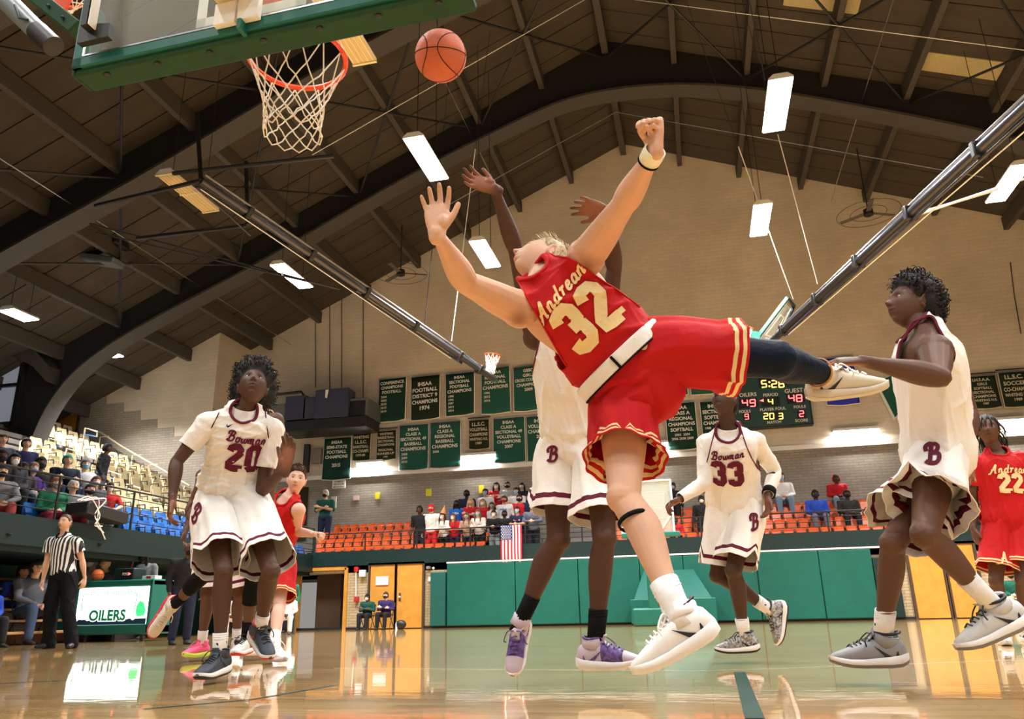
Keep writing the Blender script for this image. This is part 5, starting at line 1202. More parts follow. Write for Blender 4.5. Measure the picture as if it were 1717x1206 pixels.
    write_on(t, so[0], 'A', mid(P['hip'][0], kn0, .50), N(-rr+0*u), N(hip0-kn0), .085, .13, N(CAMC-mid(hip0, kn0, .4)), C_GOLD)
    write_on(t, so[1], '/swoosh', mid(P['hip'][1], kn1, .02)+u*.05, N(-rr), N(u), .05, .12, N(CAMC-hip1), C_GOLD, name='emblem')
    # gold piping at the jersey side
    bv = bvhof(jo)
    for dx in (.0, .018):
        mb = MB(); Q = []
        for q in np.linspace(.30, .95, 16):
            p = mid(pel, nk, q)-rr*.5+fr*(.045+dx); h = bv[0].ray_cast(Vector(p-bv[1]), Vector(rr), .6)
            if h[0] is not None: Q.append(np.array(h[0])+bv[1]-rr*.002)
        if len(Q) > 4: mb.tube(np.array(Q), .004, n=5); mb.build('side_stripe', C_GOLD, t)
# ---- defender in white behind him
def p_defender():
    an0 = at(869, 1052, 4.05); an1 = at(998, 1086, 3.85)
    kn0 = J(an0, 936, 905, .48, -1, 'dkn0'); kn1 = J(an1, 1013, 903, .49, 1, 'dkn1')
    hip0 = J(kn0, 936, 752, .48, 1, 'dhip0'); hip1 = J(kn1, 1004, 752, .48, 1, 'dhip1'); pel = mid(hip0, hip1)+V(0,0,.04)
    if abs(hip0[1]-hip1[1]) > .12: m_ = (hip0[1]+hip1[1])/2; hip0 = at(936,752,m_-.03); hip1 = at(1004,752,m_+.03); pel = mid(hip0, hip1)+V(0,0,.04)
    nk = J(pel, 955, 548, .56, -1, 'dneck'); sh0 = J(nk, 898, 566, .20, 1); sh1 = J(nk, 1014, 560, .20, 1)
    el0 = J(sh0, 864, 418, .34, -1, 'del0'); wr0 = J(el0, 830, 318, .30, -1, 'dwr0'); el1 = J(sh1, 1030, 450, .33, 1, 'del1'); wr1 = J(el1, 1019, 356, .30, -1, 'dwr1')
    P = dict(palm=(3.6,3.0,2.9), sc=1.06, pel=pel, neck=nk, sh=[sh0, sh1], el=[el0, el1], wr=[wr0, wr1], hip=[hip0, hip1], kn=[kn0, kn1], an=[an0, an1], head=J(nk, 957, 492, .15, -1), f=V(-.3,-.7,.5), u=V(.05,.3,.9),
        hand=[dict(d=V(-.82,-.15,.45), n=V(.25,-1,.15), curl=(12,16,12), spread=9, sc=1.1), dict(d=V(-.9,-.2,.30), n=V(-.2,-.75,-.55), curl=(16,18,14), spread=8, sc=1.1)],
        toe=[(V(-.10,-.50,-.86), V(0,-.86,.5)), (V(.97,-.22,.02), V(0,0,1))])
    t, hdd, jo, so, (u, rr, fr), body = person('person', P, SK_D2, 'defender in white kit with both arms up behind the falling red player', vox=.005, jersey=dict(m=C_WH, trim=C_MAR, lo=.08, grow=.034, wr=.009, seed=9),
        shorts=dict(NOTCH, hem=(.70,.78), r=.135, flare=1.13, top=.14, seed=12), hr='low', hm=H_BLK, eye=False,
        shoes=[dict(c=(S_LIL,S_WH,S_PUR,mat('sole_pale', (.7,.62,.68), .5,.4)), sock=SOCK_B, sh=.16, lace=S_PUR), dict(c=(S_LIL,S_WH,S_PUR,S_WH), sock=SOCK_B, sh=.16, lace=S_PUR)])
    write_on(t, so[0], 'B', mid(hip0, kn0, .06)-rr*-.03, N(-rr), N(u), .07, .2, N(CAMC-hip0), C_MAR, slant=.1)
    for sh_ in [c for c in t.children if c.name.startswith('shoe')]:
        upo = [c for c in sh_.children if c.name.startswith('upper')][0]
        facemat_split(upo, P, sh_)
def facemat_split(upo, P, sh_):
    upo.data.materials.append(S_PUR); i = 0 if np.linalg.norm(np.array(wloc(sh_))-P['an'][0]) < np.linalg.norm(np.array(wloc(sh_))-P['an'][1]) else 1
    f, u = P['toe'][i]; f = N(f); an = P['an'][i]; facemat(upo, lambda c: .04 < np.dot(c-an, f) < .145 and np.dot(c-an, N(u)) > -.075, 1)
# ---- number 20
def p_twenty():
    an0 = at(368, 1102, 4.3); an1 = at(436, 1056, 4.6); kn0 = J(an0, 375, 958, .45, -1, 'wkn0'); kn1 = J(an1, 454, 958, .45, -1, 'wkn1')
    pel = at(386, 815, 4.62); hip0 = at(357, 838, 4.60); hip1 = at(419, 840, 4.66); nk = J(pel, 408, 694, .50, -1, 'wneck'); sh0 = J(nk, 348, 710, .20, 1, 'wsh0'); sh1 = J(nk, 457, 720, .19, 1, 'wsh1')
    el0 = J(sh0, 296, 775, .29, -1, 'wel0'); wr0 = J(el0, 289, 838, .26, -1, 'wwr0'); el1 = J(sh1, 438, 824, .32, -1, 'wel1'); wr1 = J(el1, 478, 788, .25, -1, 'wwr1')
    P = dict(palm=(3.6,3.0,2.9), sc=1.02, pel=pel, neck=nk, sh=[sh0, sh1], el=[el0, el1], wr=[wr0, wr1], hip=[hip0, hip1], kn=[kn0, kn1], an=[an0, an1], head=J(nk, 424, 650, .165, -1), f=V(.46,-.72,.40), u=V(-.12,.32,.90), hs=1.12,
        hand=[dict(d=V(.05,-.15,-1), n=V(.8,.5,0), curl=(22,28,20), spread=5, sc=1.08), dict(d=V(.22,-.1,1), n=V(-.25,-1,.1), curl=(8,14,10), spread=7, sc=1.32)],
        toe=[(V(.05,-.99,-.1), V(0,-.1,1)), (V(.72,-.52,-.46), V(.35,-.3,.9))])
    t, hdd, jo, so, (u, rr, fr), body = person('person', P, SK_D2, 'player in white jersey 20 with a big afro looking up, left of the picture', vox=.005, jersey=dict(m=C_WH, trim=C_MAR, lo=-.12, grow=.036, wr=.009, seed=2, loose=1.12, inset=.03, trim2=None), under=(C_WH, (.62,.62)),
        shorts=dict(NOTCH, hem=(.86,.86), r=.142, flare=1.18, top=.03, seed=21), hr='afro', hm=H_BLK, look=(.12,.15),
        shoes=[dict(c=(S_CHAR,S_WH,S_BK,S_BK), sock=SOCK_W, sh=.13, k=1.05, lace=S_BK), dict(c=(S_CHAR,S_WH,S_RED,S_RED), sock=SOCK_W, sh=.12, k=1.05, lace=S_BK)])
    ctr = mid(pel, nk, .60); X_ = -rr
    nr = N(fr+rr*-.12)
    write_on(t, jo, 'Bowman', ctr+u*.085+X_*.045, X_, u, .060, .2, fr, C_MAR, slant=.2, arc=-.12)
    write_on(t, jo, '20', ctr-u*.045+X_*.05, X_, u, .145, .30, fr, C_MAR, gap=.18)
    write_on(t, jo, '/swoosh', ctr+u*.155-X_*.07, X_, u, .035, .12, fr, C_BLK, name='emblem')
    write_on(t, so[0], 'B', mid(hip0, kn0, .10)-X_*.05, N(X_), N(u), .085, .22, N(fr+rr*.3), C_MAR, slant=.1)
# ---- red player mostly hidden behind number 20
def p_hidden_red():
    Yc = 5.3; pel = at(405, 838, Yc); hip0 = at(384, 852, Yc); hip1 = at(428, 852, Yc); nk = at(422, 690, Yc); sh0 = at(382, 700, Yc+.02); sh1 = at(462, 706, Yc-.02)
    kn0 = J(hip0, 346, 962, .46, -1, 'rkn0'); an0 = J(kn0, 286, 1020, .44, 1, 'ran0'); kn1 = J(hip1, 424, 972, .46, -1, 'rkn1'); an1 = J(kn1, 413, 1074, .46, 1, 'ran1')
    el0 = J(sh0, 352, 780, .3, 1); wr0 = J(el0, 322, 838, .26, -1); el1 = J(sh1, 476, 768, .3, -1); wr1 = J(el1, 455, 825, .26, -1)
    P = dict(sc=1.0, pel=pel, neck=nk, sh=[sh0, sh1], el=[el0, el1], wr=[wr0, wr1], hip=[hip0, hip1], kn=[kn0, kn1], an=[an0, an1], head=nk+V(.0,.02,.15), f=V(.3,-.7,.3), u=V(0,.2,1),
        hand=[dict(d=V(-.3,-.2,-1), n=V(.8,.5,0), curl=(20,25,20)), dict(d=V(0,-.2,-1), n=V(-.8,.4,0), curl=(20,25,20))], toe=[(V(-.28,-.35,-.9), V(.75,-.55,0)), (V(.15,-1,-.08), V(0,0,1))])
    t, hdd, jo, so, (u, rr, fr), body = person('person', P, SK_M, 'red jersey player almost hidden behind the afro player, one foot kicked back', vox=.008, jersey=dict(m=C_RED, trim=C_GOLD, wr=.008), shorts=dict(m=[C_RED, C_GOLD], bands=[.036,.022,.009], pat=[0,1,0,1], hem=.72), hr='low', hm=H_BLK, eye=False,
        shoes=[dict(c=(S_CRM,S_RED,S_RED,S_RED), sock=SOCK_B, sh=.15, k=1.1, lace=S_CRM), dict(c=(S_WH,S_WH,S_BK,S_RED), sock=SOCK_B, sh=.14)])
    P['fr'] = fr; sleeve_part(t, P, 0, C_BLK, .5, .50, name='knee_sleeve'); sleeve_part(t, P, 1, C_BLK, .4, .4, name='knee_sleeve')
# ---- white player far behind number 20 (pink shoe)
def p_pink():
    Yc = 6.5; pel = at(368, 893, Yc); hip0 = at(350, 905, Yc); hip1 = at(388, 905, Yc); nk = at(372, 790, Yc); sh0 = at(340, 798, Yc); sh1 = at(402, 798, Yc)
    kn0 = J(hip0, 347, 998, .47, -1, 'pkn0'); an0 = J(kn0, 338, 1083, .44, 1, 'pan0'); kn1 = J(hip1, 402, 998, .47, -1); an1 = J(kn1, 396, 1078, .44, 1)
    P = dict(sc=1.0, pel=pel, neck=nk, sh=[sh0, sh1], el=[sh0-V(.05,0,.29), sh1-V(-.03,0,.29)], wr=[sh0-V(.05,.1,.52), sh1-V(-.03,.1,.52)], hip=[hip0, hip1], kn=[kn0, kn1], an=[an0, an1], head=nk+V(.0,.0,.15), f=V(.1,-1,.1), u=V(0,0,1),
        hand=[dict(d=V(0,-.2,-1), n=V(1,.2,0)), dict(d=V(0,-.2,-1), n=V(-1,.2,0))], toe=[(V(-.15,-1,0), V(0,0,1)), (V(.6,-.8,0), V(0,0,1))])
    person('person', P, SK_M, 'white kit player hidden behind number 20, pink shoe showing', vox=.008, jersey=dict(m=C_WH, trim=C_MAR), shorts=dict(m=[C_WH, C_MAR], bands=[.062,.036,.001], pat=[0,1,0], hem=.86, r=.13), hr='low', hm=H_BLK, eye=False,
        shoes=[dict(c=(S_PNK,S_LIM,S_PNK,S_LIM), sock=SOCK_W, sh=.13), dict(c=(S_WH,S_WH,S_BK,S_WH), sock=SOCK_W, sh=.13)])
# ---- pale player in red jersey 11
def p_eleven():
    Yc = 6.6; pel = at(456, 925, Yc); nk = at(484, 838, Yc-.2); sh0 = at(449, 846, Yc-.1); sh1 = at(500, 856, Yc-.3); hip0 = at(440, 940, Yc); hip1 = at(474, 940, Yc-.05)
    kn0 = J(hip0, 445, 1015, .46, -1); an0 = J(kn0, 430, 1080, .44, 1); kn1 = J(hip1, 468, 1018, .46, -1); an1 = J(kn1, 459, 1084, .44, -1, '11an')
    el0 = J(sh0, 430, 895, .3, 1); wr0 = J(el0, 420, 935, .26, -1); el1 = J(sh1, 497, 892, .28, 1); wr1 = J(el1, 528, 896, .25, -1)
    P = dict(sc=1.0, pel=pel, neck=nk, sh=[sh0, sh1], el=[el0, el1], wr=[wr0, wr1], hip=[hip0, hip1], kn=[kn0, kn1], an=[an0, an1], head=J(nk, 497, 806, .155, -1), f=V(.45,-.85,.0), u=V(.12,.05,1),
        hand=[dict(d=V(0,-.2,-1), n=V(1,.2,0)), dict(d=V(.9,-.3,-.05), n=V(0,-.2,-1), fist=1, curl=(60,70,50))], toe=[(V(0,-1,0), V(0,0,1)), (V(.80,-.6,-.1), V(0,0,1))])
    t, hdd, jo, so, (u, rr, fr), body = person('person', P, SK_F2, 'pale player in red jersey 11 leaning forward behind number 20', vox=.006, jersey=dict(m=C_RED, trim=C_RED, wr=.007, grow=.03), shorts=dict(m=[C_RED, C_GOLD], bands=[.036,.022,.009], pat=[0,1,0,1], hem=.8, r=.13), hr='short', hm=H_BRN,
        shoes=[dict(c=(S_WH,S_WH,S_BK,S_WH), sock=SOCK_W, sh=.13), dict(c=(S_WH,S_WH,mat('shoe_navy', (.02,.03,.08), .5,.4),mat('sole_lilac', (.5,.5,.7), .5,.4)), sock=SOCK_W, sh=.14, k=1.1, lace=S_WH)])
    ctr = mid(pel, nk, .62); write_on(t, jo, 'Andrean', ctr+u*.085, -rr, u, .045, .17, fr, C_GOLD, slant=.2); write_on(t, jo, '11', ctr-u*.06, -rr, u, .14, .28, fr, C_GOLD)
# ---- number 33
def p_thirtythree():
    Yc = 5.75; pel = at(1232, 838, Yc); hip0 = at(1214, 852, Yc+.02); hip1 = at(1254, 852, Yc-.02); nk = J(pel, 1222, 725, .50, -1, '33nk'); sh0 = J(nk, 1186, 744, .20, 1); sh1 = J(nk, 1265, 742, .20, 1)
    kn0 = J(hip0, 1204, 965, .46, -1, '33kn0'); an0 = J(kn0, 1296, 1026, .44, 1, '33an0'); kn1 = J(hip1, 1230, 958, .47, -1, '33kn1'); an1 = J(kn1, 1249, 1070, .45, 1, '33an1')
    el0 = J(sh0, 1181, 808, .29, -1); wr0 = J(el0, 1138, 838, .26, -1); el1 = J(sh1, 1298, 790, .29, 1); wr1 = J(el1, 1288, 832, .25, -1)
    P = dict(palm=(3.6,3.0,2.9), sc=1.0, pel=pel, neck=nk, sh=[sh0, sh1], el=[el0, el1], wr=[wr0, wr1], hip=[hip0, hip1], kn=[kn0, kn1], an=[an0, an1], head=J(nk, 1215, 675, .17, -1), f=V(-.42,-.65,.50), u=V(.1,.35,.9),
        hand=[dict(d=V(-.6,-.4,-.35), n=V(.3,-.3,-.9), curl=(35,40,25), sc=1.05), dict(d=V(-.1,-.1,-1), n=V(-.8,-.3,0), curl=(25,30,20), sc=1.1)], toe=[(V(.15,-.2,-1), V(-.95,-.15,.05)), (V(-.97,-.2,-.03), V(0,0,1))])
    P['toe'][0] = (V(-.25,-.1,-.96), V(-.90,-.3,.2))
    t, hdd, jo, so, (u, rr, fr), body = person('person', P, SK_D, 'player in white long-sleeved jersey 33 looking up in mid-court', vox=.006, jersey=dict(m=C_WH, trim=C_MAR, wr=.007, grow=.030, lo=-.14, loose=1.12, inset=.03), under=(C_WH, (2,2)), shorts=dict(NOTCH, hem=(.86,.86), r=.135, flare=1.1, top=.03, seed=33), hr='low', hm=H_BLK, look=(-.1,.3),
        shoes=[dict(c=(S_HT,S_WH,S_BK,S_BK), sock=SOCK_W, sh=.13, lace=S_BK), dict(c=(S_HT,S_WH,S_BK,S_BK), sock=SOCK_W, sh=.13, lace=S_BK)])
    band(t, 'wristband', wr1-(wr1-el1)*.05, wr1-(wr1-el1)*.26, .043, C_BLK)
    X_ = -rr; ctr = mid(pel, nk, .62); write_on(t, jo, 'Bowman', ctr+u*.08-X_*.01, X_, u, .054, .2, fr, C_MAR, slant=.2, arc=.15); write_on(t, jo, '33', ctr-u*.055-X_*.02, X_, u, .145, .30, fr, C_MAR, gap=.16)
    write_on(t, so[1], 'B', mid(hip1, kn1, .05)+X_*.02, X_, N(u), .075, .22, N(fr-rr*.2), C_MAR, slant=.1)
# ---- white player at the right, seen from the side
def p_right():
    Yc = 4.1; pel = at(1572, 765, Yc); hip1 = at(1568, 782, Yc-.11); hip0 = at(1578, 780, Yc+.11); nk = J(pel, 1553, 560, .56, -1, 'qnk'); sh1 = nk+V(.055,-.175,-.06); sh0 = nk+V(.06,.19,-.05)
    sh1 = J(nk, 1567, 590, .19, -1); sh0 = J(nk, 1583, 592, .21, 1)
    an0 = at(1479, 1078, 4.1); kn0 = J(an0, 1497, 912, .48, -1, 'qkn0'); kn0 = kn0*1.
    kn1 = J(hip1, 1551, 898, .48, -1, 'qkn1'); an1 = J(kn1, 1672, 1022, .48, 1, 'qan1')
    el1 = J(sh1, 1573, 632, .28, -1, 'qel1'); wr1 = J(el1, 1448, 606, .30, 1, 'qwr1'); el0 = J(sh0, 1622, 690, .31, 1, 'qel0'); wr0 = J(el0, 1618, 770, .27, -1)
    P = dict(palm=(3.6,3.0,2.9), arm=1.22, sc=1.04, pel=pel, neck=nk, sh=[sh0, sh1], el=[el0, el1], wr=[wr0, wr1], hip=[hip0, hip1], kn=[kn0, kn1], an=[an0, an1], head=J(nk, 1527, 514, .18, 1), f=V(-.90,-.28,.30), u=V(.25,.15,.95), hs=1.02,
        hand=[dict(d=V(-.2,-.2,-1), n=V(-.3,-1,0)), dict(d=V(-1,.05,.10), n=V(-.05,.5,-.85), curl=(14,18,14), spread=7, sc=1.05)], toe=[(V(-.99,-.08,-.0), V(0,0,1)), (V(-.88,-.12,-.34), V(-.3,0,.9))])
    t, hdd, jo, so, (u, rr, fr), body = person('person', P, SK_M, 'player in white kit at the right in profile, hand under the kicked-out shoe', vox=.005, jersey=dict(m=C_WH, trim=C_MAR, lo=-.13, grow=.030, wr=.008, fr=34., seed=7, loose=1.08, inset=.022, tiltarm=.50), shorts=dict(NOTCH, hem=(.78,.62), r=.150, flare=1.22, top=.03, seed=44, notch=.11), hr='curly', hm=H_BLK, look=(0,.15),
        shoes=[dict(c=(S_GR,S_WH,S_BK,S_GUM), sock=SOCK_W, sh=.15, k=1.1, lace=S_BK), dict(c=(S_LIL if False else mat('shoe_pale_grey', (.55,.55,.55), .5,.4),S_WH,S_BK,S_GUM), sock=SOCK_W, sh=.20, k=1.12, lace=S_BK)])
    write_on(t, so[1], 'B', mid(hip1, kn1, .0)+V(-.0,0,.06), V(1,0,0), V(0,0,1), .085, .22, N(CAMC-hip1), C_MAR, slant=.1)
# ---- red 22 at the right edge
def p_twentytwo():
    Yc = 7.7; pel = at(1690, 872, Yc); nk = at(1672, 765, Yc); sh0 = at(1640, 778, Yc); sh1 = at(1712, 772, Yc); hip0 = at(1674, 885, Yc); hip1 = at(1707, 882, Yc)
    kn0 = J(hip0, 1670, 975, .48, -1, '22k'); an0 = J(kn0, 1680, 1062, .46, 1, '22a'); kn1 = J(hip1, 1714, 972, .48, -1); an1 = J(kn1, 1722, 1058, .46, 1); el0 = J(sh0, 1632, 838, .31, 1); wr0 = J(el0, 1632, 886, .27, -1); el1 = J(sh1, 1728, 832, .31, 1); wr1 = J(el1, 1730, 880, .27, -1)
    P = dict(sc=1.04, pel=pel, neck=nk, sh=[sh0, sh1], el=[el0, el1], wr=[wr0, wr1], hip=[hip0, hip1], kn=[kn0, kn1], an=[an0, an1], head=J(nk, 1657, 722, .19, -1), f=V(-.30,-.95,.12), u=V(.05,.1,1), hs=1.05,
        hand=[dict(d=V(0,-.1,-1), n=V(1,.3,0), curl=(15,20,15)), dict(d=V(0,-.1,-1), n=V(-1,.3,0))], toe=[(V(-.2,-1,0), V(0,0,1)), (V(.2,-1,0), V(0,0,1))])
    t, hdd, jo, so, (u, rr, fr), body = person('person', P, SK_M, 'player in red jersey 22 with braided hair at the right edge', vox=.008, jersey=dict(m=C_RED, trim=C_RED, wr=.006, grow=.032, sleeve=.62, crew=1), shorts=dict(m=[C_RED, C_GOLD], bands=[.036,.022,.009], pat=[0,1,0,1], hem=.78, r=.145, flare=1.15, top=.05), hr='dreads', hm=H_BLK,
        shoes=[dict(c=(S_WH,S_WH,S_BK,S_WH), sock=SOCK_W, sh=.13), dict(c=(S_WH,S_WH,S_BK,S_WH), sock=SOCK_W, sh=.13)])
    X_ = -rr; ctr = mid(pel, nk, .6); write_on(t, jo, 'Andrean', ctr+u*.085+X_*.02, X_, u, .072, .17, fr, C_GOLD, slant=.2); write_on(t, jo, '22', ctr-u*.04+X_*.02, X_, u, .135, .30, fr, C_GOLD, gap=.16); write_on(t, so[0], 'A', mid(hip0, kn0, .58), X_, N(u), .085, .15, fr, C_GOLD)
for fn in (p_shooter, p_defender, p_twenty, p_hidden_red, p_pink, p_eleven, p_thirtythree, p_right, p_twentytwo): fn()
# ================================================================ NEAR BASKET
m_bgreen = mat('backboard_green', (.006,.12,.095), .5, .4, noise=.08); m_bpad = mat('pad_green_dark', (.012,.055,.022), .7, .3, noise=.1)
def glass_mat(name='backboard_glass', tint=(.75,.85,.82), a=.16):
    m = mat(name, tint, .08, .5, alpha=a, coat=.3); return m
m_rim = mat('rim_orange', (.85,.08,.015), .35, .5); m_net = mat('net_cord', (.78,.72,.62), .8, .2); m_glass = glass_mat()
def net(parent, c, R0, H_, n=12, rows=6, r=.0032, drop=None, tilt=V(0,0,-1), e1=V(1,0,0), e2=V(0,1,0), swing=V(0,0,0)):
    mb = MB(); rad = lambda t: R0*(1-.62*t**.7+.12*max(0, t-.75)*4*t) if False else R0*np.interp(t, [0,.35,.6,.85,1], [.98,.72,.60,.56,.60])
    def P_(k, j, t): a = 2*math.pi*(k+.5*j)/n; return c+(e1*math.cos(a)+e2*math.sin(a))*rad(t)+tilt*(H_*t)+swing*t*t
    rowt = [0, .30, .45, .58, .70, .82, .93][:rows+1]
    for k in range(n):
        top_ = P_(k, 0, 0)
        for sg in (-1, 1):
            q = P_(k, sg*1, rowt[1]); mb.tube([top_+e1*.0, mid(top_, q, .5)+tilt*.0, q], r, n=5)
        for j in range(1, len(rowt)-1):
            a0 = P_(k, j, rowt[j])
            for sg in (-1, 1):
                b0 = P_(k, j+sg, rowt[j+1]); jit = RNG.normal(size=3)*.004*(H_/.4); mb.tube([a0, mid(a0, b0)+jit, b0], r, n=5)
        j = len(rowt)-1; a0 = P_(k, j, rowt[j]); b0 = P_(k, j+2, rowt[j]); mb.tube([a0, mid(a0, b0)+tilt*.025, b0], r, n=5)
        mb.sphere(P_(k, 1, rowt[1]), r*1.9, 6)
    o = mb.build('net', m_net, parent); o['kind'] = 'stuff'; return o
BY = 2.42; ZB = 2.66
_p0 = atz(124, 120, ZB); _p1 = atz(790, -26, ZB); _w = np.linalg.norm(_p1-_p0); _c = (_p0+_p1)/2; bx0 = float(_c[0]-_w/2); bx1 = float(_c[0]+_w/2); BY = float(_c[1])
t = thing('basketball_backboard', ((bx0+bx1)/2, BY, ZB), 'near glass backboard with thick green padded edge, seen from behind and below', 'backboard')
w_ = bx1-bx0; cxb = (bx0+bx1)/2
fr_ = .055; HB = 1.0
mb = MB()
mb.bb(bx0, bx0+fr_, BY-.02, BY+.02, ZB, ZB+HB); mb.bb(bx1-fr_, bx1, BY-.02, BY+.02, ZB, ZB+HB); mb.bb(bx0, bx1, BY-.02, BY+.02, ZB, ZB+fr_); mb.bb(bx0, bx1, BY-.02, BY+.02, ZB+HB-fr_, ZB+HB); mb.build('frame', m_bgreen, t, smooth=False, bevel=.006)
MB().bb(bx0+fr_, bx1-fr_, BY-.006, BY+.006, ZB+fr_, ZB+HB-fr_).build('glass', m_glass, t, smooth=False)
mb = MB(); mb.bb(bx0+fr_, bx1-fr_, BY-.022, BY-.016, ZB+fr_-.004, ZB+fr_+.004); mb.bb(bx0+fr_-.004, bx0+fr_+.004, BY-.022, BY-.016, ZB+fr_, ZB+HB-fr_); mb.build('bead', m_chrome, t, smooth=False)
MB().bb(bx0+.01, bx1-.01, BY-.004, BY+.115, ZB-.03, ZB+.012).build('edge_pad', m_bpad, t, bevel=.012)
MB().bb(bx0-.01, bx0+.012, BY-.004, BY+.11, ZB-.028, ZB+.4).build('edge_pad', m_bpad, t, bevel=.01)
for k in range(7):
    x = bx0+.16+k*(w_-.3)/6; MB().sphere((x, BY+.02, ZB-.036), np.array([.016,.011,.006]), 10).build('pad_bolt', m_black, t)
xr, yr, zr_ = [float(q) for q in ats(498, 97, .00282)]
sq = .26; z1s = zr_+.42
mb = MB(); m_sq = mat('target_white', (.9,.95,.9), .5, .3)
zq = ZB+.095
for (a, b, c_, d) in ((xr-sq, xr-sq+.045, zq, zq+.38), (xr+sq-.045, xr+sq, zq, zq+.38), (xr-sq, xr+sq, zq, zq+.045), (xr-sq, xr+sq, zq+.335, zq+.38)): mb.bb(a, b, BY+.008, BY+.012, c_, d)
mb.build('target_square', m_sq, t, smooth=False)
# bracket and mast behind the board (towards the camera)
m_ply = mat('bracket_cream', (.70,.55,.30), .5, .3); br = MB()
a = at(372, -20, BY-.2); b = at(475, 30, BY-.2)
MB().bb(xr-.13, xr+.07, BY-.14, BY-.03, ZB+.15, ZB+.36).build('bracket_box', m_ply, t, bevel=.006)
for dx in (-.13, -.02): MB().bb(xr+dx, xr+dx+.10, BY-.05, BY-.022, ZB+.03, ZB+.14).build('bracket_plate', m_white, t, bevel=.004)
MB().bb(xr-.01, xr+.01, BY-.06, BY+.08, ZB-.02, ZB+.03).build('bracket_bolt', m_bgreen, t, bevel=.003)
mb = MB(); mb.bb(bx0+.12, bx0+.15, BY-.12, BY-.08, ZB+.12, ZB+HB); mb.build('support_bar', m_black, t, smooth=False)  # thin dark upright strip behind the left part of the glass
MB().bb(bx0+.158, bx0+.165, BY-.12, BY-.08, ZB+.12, ZB+HB).build('support_bar', m_white, t, smooth=False)  # narrow pale strip running beside the dark one
MB().prism([(0,0),(.16,.0),(.155,.07),(.0,.10)], (bx0+.075, BY-.05, ZB+.07), (1,0,0), (0,0,1), .03).build('corner_plate', m_black, t, smooth=False)
mb = MB(); mb.cyl((xr-.1, BY-.1, ZB+.5), (xr-.3, BY-1.6, ZB+2.2), .05, 12); mb.cyl((xr+.1, BY-.1, ZB+.5), (xr+.3, BY-1.6, ZB+2.2), .05, 12); mb.build('mast_arm', m_gun, t, kind='stuff')
t.rotation_euler = (0, 0, math.atan2(_p1[1]-_p0[1], _p1[0]-_p0[0])); print('board yaw', t.rotation_euler[2], 'rim', xr, yr, zr_, 'BY', BY)
h = thing('basketball_hoop', (xr, yr, zr_), 'near orange hoop with white net under the green padded board', 'hoop')
RR_ = .226; mb = MB(); mb.tube([V(xr+RR_*math.cos(q), yr+RR_*math.sin(q), zr_) for q in np.linspace(0, 2*math.pi, 49)[:-1]], .0125, n=10, closed=True); mb.build('rim', m_rim, h)
mb = MB()
for k in range(12):
    q = 2*math.pi*k/12; c_ = V(xr+RR_*math.cos(q), yr+RR_*math.sin(q), zr_-.018); mb.tube([c_+V(-.012*math.sin(q), .012*math.cos(q), .01), c_+V(0,0,-.008), c_+V(.012*math.sin(q), -.012*math.cos(q), .01)], .0035, n=5)
mb.build('net_clip', m_rim, h)['kind'] = 'stuff'
MB().prism([(-.09,0),(.09,0),(.12,yr-RR_-BY),(-.12,yr-RR_-BY)][::-1] if False else [(-.12,0),(.12,0),(.08,yr-RR_*.86-BY),(-.08,yr-RR_*.86-BY)], (xr, BY+.02, zr_-.006), (1,0,0), (0,1,0), .01).build('hoop_plate', m_rim, h, smooth=False)
mb = MB()
for sg in (-1, 1): mb.tube([V(xr+sg*.08, BY+.03, zr_-.10), V(xr+sg*.13, yr-RR_*.7, zr_-.015)], .008, n=6)
mb.build('brace', m_rim, h)['kind'] = 'stuff'
net(h, V(xr, yr, zr_-.02), RR_, .42, r=.0034, swing=V(.01,.0,0))
# ball in flight
p = ats(739, 94, .00256); rb_ = .110
t = thing('basketball', p, 'orange basketball in flight right of the near hoop', 'ball')
m_ball = mat('ball_leather', (.62,.14,.06), .5, .4, noise=.08, nscale=30, bump=.5, bscale=220)
MB().sphere(p, rb_, 48).build('ball', m_ball, t, sharp=0)
A1 = N(V(.12,-.35,1)); A2 = N(np.cross(A1, V(0,1,.1))); A3 = np.cross(A1, A2); mb = MB()
for (a, b) in ((A2, A3), (A1, A2)): mb.tube([p+(a*math.cos(q)+b*math.sin(q))*rb_*1.0 for q in np.linspace(0, 2*math.pi, 49)[:-1]], .0022, n=5, closed=True)
for sg in (-1, 1):
    mb.tube([p+N(A1*math.cos(q)*.8+A3*math.sin(q)*.95+A2*sg*(.45+.25*math.cos(2*q)))*rb_ for q in np.linspace(0, 2*math.pi, 49)[:-1]], .0022, n=5, closed=True)
mb.build('seam', mat('ball_seam', (.05,.02,.015), .6, .2), t)
# ================================================================ SIDE BASKETS ON LONG MASTS
def mast(P0, P1, lab, board, rimpx, side, cables):
    a, b = V(*P0), V(*P1); d = N(b-a); t = thing('folding_mast', a, lab, 'mast', 'folded side baskets')
    MB().cyl(a, b, .082, 14).build('main_tube', m_gun, t)
    s1 = N(np.cross(d, V(0,1,0)));
    if s1[2] < 0: s1 = -s1
    L_ = np.linalg.norm(b-a)
    MB().cyl(a+s1*.13, a+d*L_*.86+s1*.12, .028, 8).build('brace_tube', m_chrome, t)
    MB().cyl(a-s1*.15, a+d*L_*.84-s1*.13, .026, 8).build('brace_tube', m_gun, t)
    MB().cyl(a-s1*.21+V(.1,0,0), a+d*L_*.82-s1*.18, .010, 8).build('cable', m_white, t)
    for q in (.12,.3,.48,.66,.84,.93): c = a+d*L_*q; MB().beam(c-d*.05, c+d*.05, .21, .25, up=s1).build('clamp', m_black, t, bevel=.02)
    return t, d, s1, L_
LA = at(338, 303, 11.5); LB = at(828, 636, 19.5)
t, d, s1, L_ = mast(LA, LB, 'long dark folded mast slanting down from upper left to the small left hoop', None, None, 1, [])
